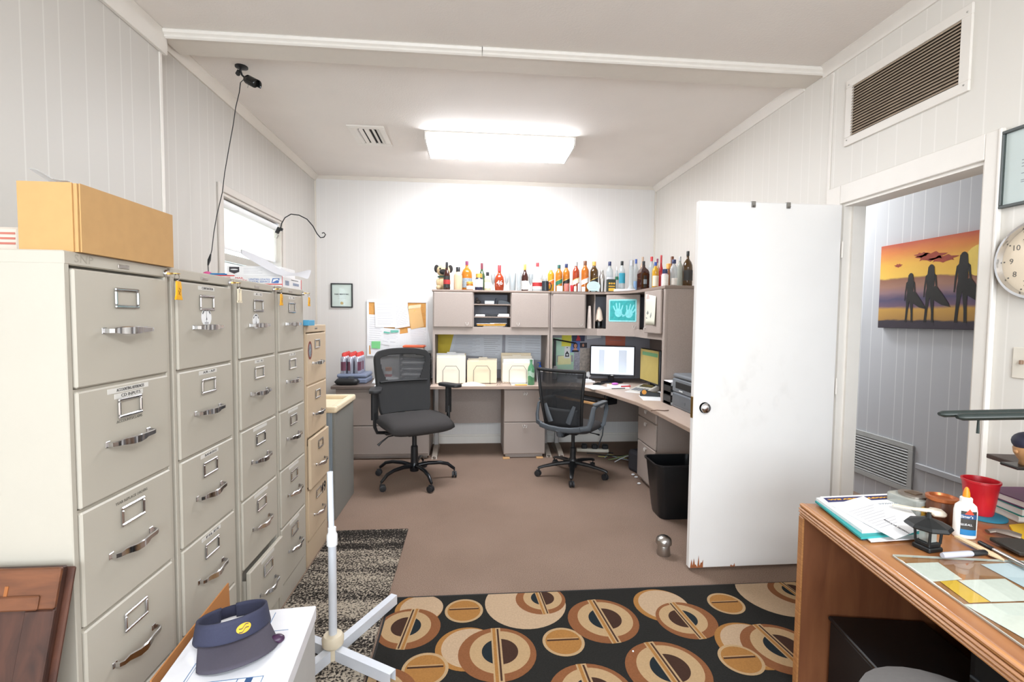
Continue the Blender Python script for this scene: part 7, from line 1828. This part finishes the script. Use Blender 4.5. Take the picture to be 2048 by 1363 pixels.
# black miniature lantern
p = loc(1866, 1104)
t = thing('desk_lantern', 'small black cast pagoda lantern with glass sides on the desk', 'lantern', (p.x + .002, p.y + .02, ZK), rzD + .3)
M_CAST = mat('black_cast_iron', '#222425', .45, .3)
b = B(); b.box(-.026, .026, -.026, .026, .0, .014, .003).box(-.022, .022, -.022, .022, .014, .026, .002); b.out('base', M_CAST, t)
for sx in (-1, 1):
    for sy in (-1, 1):
        b = B(); b.tube([(sx * .020, sy * .020, .024), (sx * .022, sy * .022, .070)], .0035, 6); b.out('post', M_CAST, t)
b = B(); b.box(-.015, .015, -.015, .015, .026, .066, .002); b.out('glass_sides', clear('lantern_glass', '#D8DDD8', .35, .03), t)
b = B(); b.lathe([(.056, .068), (.058, .072), (.052, .080), (.020, .092), (.008, .096), (.004, .112), (0, .113)], n=8); b.out('roof', M_CAST, t)
for k in range(2):
    b = B(); b.box(.03 + k * .03, .036 + k * .03, -.03, .02, 0, .018); b.bm.free()
# pens
def lay(name, label, cat, u0, v0, u1, v1, segs, z=ZK):
    a, c = az(u0, v0, z), az(u1, v1, z); d_ = c - a; L0 = d_.length; dn = d_.normalized()
    t = thing(name, label, cat, a)
    for nm, t0, t1, rad, mt in segs:
        b = B(); r_ = rad; b.tube([dn * (L0 * t0) + V((0, 0, max(s[2] for s in [(0, 0, 0)]) + segs[0][3] + .0003)), dn * (L0 * (t0 + (t1 - t0) * .06)) + V((0, 0, segs[0][3] + .0003)), dn * (L0 * (t0 + (t1 - t0) * .9)) + V((0, 0, segs[0][3] + .0003)), dn * (L0 * t1) + V((0, 0, segs[0][3] + .0003))], [r_ * .8, r_, r_, r_ * .7], 12); b.out(nm, mt, t, True)
    return t
lay('marker', 'silver grey marker with a black cap on the desk glass', 'marker', 1884, 1116, 1972, 1110, [('barrel', 0, .70, .0085, mat('marker_grey', '#B9BAC6', .4)), ('cap', .66, 1, .0083, M_BLACKP)], ZG)
lay('silver_pen', 'long silver and black pen crossing the desk at the right edge', 'pen', 1958, 1088, 2062, 1142, [('grip', 0, .3, .0065, M_BLACKP), ('barrel', .3, 1, .0065, M_STEEL)], ZG)
p0_, p1_ = az(1912, 1074, ZG), az(2008, 1122, ZG); dv = p1_ - p0_; 
b = B(Mx.Rotation(atan2(dv.y, dv.x), 4, 'Z')); l_ = dv.length
b.prism([(0, -.006), (l_ * .25, -.010), (l_ * .8, -.011), (l_, -.001), (l_, .001), (l_ * .8, .011), (l_ * .25, .010), (0, .006)], .0, .006, 'z', bev=.0015); put(b, 'wooden_letter_opener', mat('pale_wood', '#DCC6A0', .6, var=.05), p0_.x, p0_.y, ZG + .0004, 'pale wooden letter opener beside the glue bottle', 'letter opener')
p0_, p1_ = az(1872, 1034, ZK), az(1925, 1072, ZK); dv = p1_ - p0_; b = B(Mx.Rotation(atan2(dv.y, dv.x), 4, 'Z')); b.box(0, dv.length, -.008, .008, 0, .005, .001); put(b, 'metal_ruler', M_STEEL, p0_.x, p0_.y - .0, ZK, 'steel ruler lying between the lantern and the glue bottle', 'ruler') if False else b.bm.free()
p = az(2050, 1104, ZG); b = B(); b.box(-.045, .05, -.05, .05, 0, .012, .003); put(b, 'dark_wallet', mat('dark_leather', '#2c2822', .5, var=.15), p.x + .01, p.y + .02, ZG + .0002, 'dark leather wallet at the right edge of the desk', 'wallet', rz=rzD)
quadsheet('sticky_pad', 'yellow sticky pad on the desk below the books', 'note pad', [(2018, 1052), (2060, 1048), (2090, 1076), (2036, 1082)], ZK, .006, mat('sticky_yellow', '#E7B91F', .6))
p = az(2000, 1072, ZK); b = B(); b.tube([(-.03, .0, .008), (-.01, .01, .012), (.02, .0, .014), (.045, -.01, .012)], [.008, .010, .014, .012], 10, flat=(1.2, .7)); put(b, 'steel_stapler', mat('old_steel', '#8B7F76', .4, .6), p.x, p.y, ZK + .001, 'small old steel gadget right of the glue bottle', 'gadget', True, rz=-.6)
# books under the riser
for k, (u0, u1, v0, v1, z, t_, mt, lab) in enumerate(((2000, 2120, 1030, 1052, ZK, .022, mat('book_cream', '#D9CDBD', .6), 'cream book at the bottom of the little book stack'), (1995, 2120, 1022, 1045, ZK + .0225, .028, mat('book_teal', '#1F7F72', .4), 'teal book in the middle of the little book stack'), (1990, 2120, 1010, 1034, ZK + .051, .026, mat('book_purple', '#5E2A52', .5), 'purple book on top of the little book stack'))):
    a = az(2020, 1040, ZK); bk_ = thing('book', lab, 'book', (a.x + .13, a.y + .03, z), rzD + .06 * k - .05, 'books on the wooden desk')
    b = B(); b.box(-.11, .11, -.075, .075, 0, .003).box(-.11, .11, -.075, .075, t_ - .003, t_).box(.104, .11, -.075, .075, .003, t_ - .003); b.out('cover', mt, bk_)
    b = B(); b.box(-.105, .104, -.071, .071, .003, t_ - .003); b.out('pages', mat('page_edges', '#D8CFC6', .8), bk_)
# riser shelf with a carved head
rs = thing('desk_riser', 'small dark wooden riser shelf at the right end of the desk', 'shelf', (1.77, 1.47, 0), rzD)
M_DKW = wood('dark_riser_wood', '#2f201a', '#4a3328', (1.5, 4, 4), 6, .45)
b = B(); b.box(0, .22, -.42, 0, .955, .97, .002); b.out('shelf', M_DKW, rs)
b = B(); b.box(.205, .22, -.42, 0, ZK + .0, .955, .002).box(.14, .205, -.42, -.405, ZK, .955, .002); b.out('support', M_DKW, rs)
p = az(2044, 935, .971)
hs = thing('carved_head', 'small carved wooden head with dark hair on the riser shelf', 'figurine', (p.x + .012, p.y + .0, .9705), rzD)
b = B(); b.box(-.05, .05, -.03, .03, 0, .010, .003); b.out('plinth', mat('black_lacquer', '#1d1917', .3), hs)
b = B(); b.lathe([(.016, .010), (.015, .022), (.020, .030), (.028, .045), (.030, .060), (.024, .078), (0, .085)], n=16, sy=1.1); b.box(-.034, -.026, -.006, .006, .045, .056, .003); b.out('face', mat('carved_wood', '#A5794F', .5, var=.1), hs, 'all')
b = B(); b.ball((.002, 0, .082), .036, 16, 10, (1.05, 1, .85)); b.out('hair', mat('blue_black_hair', '#202035', .6), hs, 'all')
# LED lamp with its bar head reaching in from the right
l0, l1 = ay(1886, 829, 1.30), ay(2048, 826, 1.24)
ll = thing('led_desk_lamp', 'dark green black bar headed desk lamp reaching in from the right', 'desk lamp', (1.60, .92, ZG))
o0 = ll.location
dn = (l1 - l0); dn.normalize()
M_LED = mat('dark_green_black', '#26302E', .4)
end = l0 + dn * .46
b = B(); b.tube([l0 - o0 + V((0, .012, 0)), l0 - o0 + dn * .01 + V((0, .012, 0)), end - o0 + V((0, .012, 0))], [.007, .013, .014], 10, flat=(1.2, .75)); b.tube([l0 - o0 + dn * .022 + V((0, -.016, -.004)), l0 - o0 + dn * .034 + V((0, -.016, -.004)), end - o0 + V((0, -.016, -.004))], [.007, .014, .015], 10, flat=(1.2, .75)); b.out('bar_head', M_LED, ll, True)
b = B(); b.tube([end - o0, (0, 0, end.z - o0.z - .05), (0, 0, .01)], .010, 10); b.out('pole', M_LED, ll, True)
b = B(); b.lathe([(.07, 0), (.07, .01), (.05, .016), (0, .016)], n=22); b.out('base', M_LED, ll, True)
q_ = ay(1957, 838, 1.27) - o0; b = B(); b.tube([q_, q_ - V((0, 0, .042))], [.003, .004], 8); b.out('switch_pull', M_LED, ll, True)

# ------------------------------------------------------------------ on the right wall
kc = thing('wall_clock', 'round wall clock with a silver rim and pale face right of the doorway', 'clock', (XR - .001, 1.575, 1.655))
CR_ = .152
cm = basis((0, 0, 0), *FACE_LEFT)
b = B(cm); b.lathe([(CR_ * .90, .001), (CR_, .002), (CR_, .020), (CR_ * .97, .030), (CR_ * .90, .034), (CR_ * .87, .013)], n=48, caps=False); b.out('rim', M_CHROME, kc, True)
b = B(cm); b.prism(ellipse(0, 0, CR_ * .89, CR_ * .89, 40), .004, .012); fc = b.out('face', mat('clock_face', '#E6D6BF', .5), kc)
for h_ in range(1, 13):
    a = pi / 2 - h_ * pi / 6
    text(str(h_), .030, cm @ Mx.Translation((cos(a) * CR_ * .66, sin(a) * CR_ * .66, .0124)), mat('clock_grey', '#6a655e', .5), fc, 'numeral')
b = B(cm)
for k in range(12):
    a = k * pi / 6; b.prism(ellipse(cos(a) * CR_ * .82, sin(a) * CR_ * .82, .003, .003, 8), .012, .0128)
b.out('hour_dots', MATS['clock_grey'], fc)
for nm, a, l_, w_ in (('hour_hand', .6, .07, .004), ('minute_hand', 2.2, .10, .003)):
    b = B(cm @ Mx.Rotation(a, 4, 'Z')); b.box(-.015, l_, -w_, w_, .015, .017); b.out(nm, INK, kc)
m = basis((XR - .001, 1.735 - .26, 2.018), *FACE_LEFT)
f, r = wall_frame('framed_certificate', 'grey framed certificate under glass above the wall clock', 'picture frame', m, .52, .30, .012, mat('dark_grey_frame', '#4A4F4E', .4), M_PAPER)
for k, (z, x0, x1) in enumerate(((.02, -.19, .05), (.008, -.19, .07), (-.004, -.19, .04), (-.03, -.19, -.15), (-.055, -.19, -.13), (-.062, -.19, -.14))):
    b = B(r); b.box(x0, x1, z - .0015, z + .0015, .0061, .0066); b.out('printed_line', MATS['grey_print_line'], f)
sw = thing('light_switch', 'beige light switch plate on the wall below the clock', 'switch', (XR - .001, 1.60, 1.267))
b = B(cm); b.box(-.058, .058, -.060, .060, 0, .006, .003); b.out('plate', mat('ivory_plate', '#DDD6C9', .45), sw)
for x in (-.022, .022):
    b = B(cm); b.m = cm @ Mx.Translation((x, 0, .006)); b.box(-.005, .005, -.004, .012, 0, .012, .002); b.out('toggle', mat('brown_toggle', '#8d6f5a', .5), sw)

# ------------------------------------------------------------------ hallway pictures
HXP = XH - .0012
a, c = ax(1763, 493, XH - .04), ax(1763, 655, XH - .04)
py1 = a.y; pz0, pz1 = c.z, a.z; pw = 1.18
pt = thing('canvas_print', 'sunset beach canvas print of three silhouetted surfers in the hallway', 'picture', (HXP, py1, pz0))
ph_ = pz1 - pz0; pm4 = basis((-.04, 0, 0), *FACE_LEFT)     # x runs towards the camera side
def sunset():
    m, nt, b = new_mat('printed_sunset_sky'); N, L = nt.nodes, nt.links; setin(b, 'Roughness', .6)
    tc = N.new('ShaderNodeTexCoord'); sp = N.new('ShaderNodeSeparateXYZ'); L.new(tc.outputs['Object'], sp.inputs[0])
    dv = N.new('ShaderNodeMath'); dv.operation = 'DIVIDE'; dv.inputs[1].default_value = ph_; L.new(sp.outputs[2], dv.inputs[0])
    nz = N.new('ShaderNodeTexNoise'); nz.inputs['Scale'].default_value = 7; nz.inputs['Detail'].default_value = 6
    mp = N.new('ShaderNodeMapping'); mp.inputs['Scale'].default_value = (1, .6, 1.6); L.new(tc.outputs['Object'], mp.inputs[0]); L.new(mp.outputs[0], nz.inputs['Vector'])
    ma = N.new('ShaderNodeMath'); ma.operation = 'MULTIPLY_ADD'; ma.inputs[1].default_value = .10; L.new(nz.outputs['Fac'], ma.inputs[0]); L.new(dv.outputs[0], ma.inputs[2])
    sb = N.new('ShaderNodeMath'); sb.operation = 'SUBTRACT'; sb.inputs[1].default_value = .05; L.new(ma.outputs[0], sb.inputs[0])
    r = N.new('ShaderNodeValToRGB'); e = r.color_ramp.elements
    stops = [(0, '#2a2030'), (.08, '#2c2232'), (.10, '#A87E3C'), (.22, '#C2943F'), (.26, '#6A5068'), (.34, '#463f63'), (.42, '#8a6a72'), (.50, '#9b6f5e'), (.58, '#8A5A40'), (.60, '#EDC04A'), (.75, '#E9B23A'), (.90, '#D97A28'), (1, '#B8431E')]
    e[0].position, e[0].color = 0, hexlin(stops[0][1]); e[1].position, e[1].color = 1, hexlin(stops[-1][1])
    for p_, h_ in stops[1:-1]: k = e.new(p_); k.color = hexlin(h_)
    L.new(sb.outputs[0], r.inputs[0]); L.new(r.outputs[0], b.inputs['Base Color']); return m
b = B(pm4); b.box(0, pw, 0, ph_, -.0388, 0, .002); b.out('canvas', sunset(), pt)
M_SIL = mat('print_silhouette', '#14100f', .7); M_CLD = mat('print_cloud', '#9C3A22', .7, var=.2, scale=20); M_SUNP = mat('print_glow', '#F4D56A', .7)
b = B(pm4); b.prism(ellipse(pw * .62, ph_ * .70, .10, .10, 20), .0003, .0005); b.out('glow', M_SUNP, pt)
for cx_, cz_, a_, b_ in ((.36, .80, .10, .028), (.44, .76, .09, .022), (.30, .83, .05, .016), (.78, .70, .12, .035), (.14, .74, .03, .012)):
    b = B(pm4); pts = [(cx_ * pw / 1.0 * .95 + a_ * (1 + .25 * sin(5 * t)) * cos(t), cz_ * ph_ + b_ * (1 + .3 * sin(7 * t)) * sin(t)) for t in [2 * pi * i / 24 for i in range(24)]]; b.prism(pts, .0006, .0008); b.out('cloud', M_CLD, pt)
def surfer(x, s, board, flip=1):
    b = B(pm4 @ Mx.Translation((x, .045, .001)) @ Mx.Diagonal((flip * s, s, 1, 1)))
    b.prism([(-.055, 0), (-.03, 0), (-.022, .10), (-.012, .20), (.0, .25), (.008, .18), (.018, .10), (.022, 0), (.048, 0), (.046, .02), (.042, .12), (.040, .22), (.046, .28), (.036, .34), (.040, .42), (.052, .36), (.060, .27), (.068, .27), (.064, .38), (.055, .46), (.03, .485), (-.03, .485), (-.055, .46), (-.066, .36), (-.070, .25), (-.060, .25), (-.052, .35), (-.042, .41), (-.038, .34), (-.048, .28), (-.044, .20), (-.048, .10)], 0, .0003)
    b.prism(ellipse(0, .53, .030, .042, 16), .0004, .0006); b.prism([(-.030, .55), (.030, .55), (.040, .44), (.02, .40), (-.02, .40), (-.040, .44)], .0007, .0009)
    o = b.out('surfer', M_SIL, pt)
    if board:
        b = B(pm4 @ Mx.Translation((x, .045, .0021)) @ Mx.Diagonal((flip * s, s, 1, 1))); b.prism([(.02, .34), (.06, .36), (.12, .28), (.19, .18), (.20, .15), (.12, .17), (.04, .22)], 0, .0003); b.out('surfboard', M_SIL, o)
def pxx(u, v): q = ax(u, v, XH - .04); return py1 - q.y
surfer(pxx(1820, 600), .62, True); surfer(pxx(1860, 600), .70, True); surfer(pxx(1924, 600), .80, True)
for lab, (ut, vt_), (ub, vb_), mi_, mf_ in (('dark framed picture at the left edge of the hallway wall', (1711, 541), (1711, 612), mat('dark_green_picture', '#2c3a33', .4), M_BLACKP), ('narrow framed document below the dark hallway picture', (1714, 628), (1712, 703), mat('document_pale', '#C9BBB0', .6, var=.4, scale=40), mat('bronze_frame', '#5d5148', .4, .3))):
    q1, q0 = ax(ut, vt_, XH - .01), ax(ub, vb_, XH - .01); h_ = q1.z - q0.z
    m = basis((XH - .001, q1.y + .14, (q1.z + q0.z) / 2), *FACE_LEFT)
    wall_frame('hallway_picture', lab, 'picture frame', m, .28, h_, .016, mf_, mi_)

# ------------------------------------------------------------------ under the wooden desk
fb = thing('black_file_box', 'open black file box on the floor under the wooden desk', 'file box', (1.45, 1.41, .0086), rzD)
b = B(); b.box(-.16, .16, -.15, .15, 0, .315, .006); b.out('box', mat('black_vinyl', '#17171a', .55, var=.15), fb)
b = B(); b.box(-.165, .165, -.155, .155, .315, .33, .004); b.out('lid', M_BLACKP, fb)
b = B(); b.tube([(-.05, -.158, .24), (-.04, -.17, .25), (.04, -.17, .25), (.05, -.158, .24)], .005, 6); b.out('handle', M_GPL, fb, True)
bg_ = thing('black_bag', 'black soft briefcase standing under the wooden desk beside the file box', 'bag', (1.66, 1.0, .0086), rzD + .12)
b = B(); b.box(-.24, .17, -.16, .20, 0, .50, .03, 2); b.out('bag_body', mat('black_nylon', '#141416', .7, var=.2, scale=120), bg_)
b = B(); b.box(-.246, -.238, -.14, .18, .30, .312, .002).box(-.246, -.238, -.14, .18, .40, .408, .002); b.out('zip', M_GPL, bg_)
b = B(); b.tube([(-.2, -.10, .50), (-.2, -.08, .56), (-.2, .10, .56), (-.2, .12, .50)], .008, 8); b.out('handle', M_BLACKP, bg_, True)
sc_ = az(1815, 1320, .60)
stl = thing('deskchair', 'grey padded stool at the lower right edge before the wooden desk', 'deskchair', (1.0, .86, .0086))  # grey chair at the desk, simplified to a round seat on a post
b = B(); b.lathe([(0, .52), (.14, .52), (.165, .535), (.17, .56), (.16, .585), (.10, .60), (0, .603)], n=28); b.out('seat', mat('grey_vinyl', '#5F5D5C', .6, var=.08, scale=90), stl, True)
b = B(); b.tube([(0, 0, .05), (0, 0, .52)], .022, 12); b.out('post', M_STEEL, stl, True)
b = B(); b.lathe([(0, .008), (.17, .008), (.17, .02), (.03, .05), (0, .05)], n=26); b.out('foot', M_STEEL, stl, True)
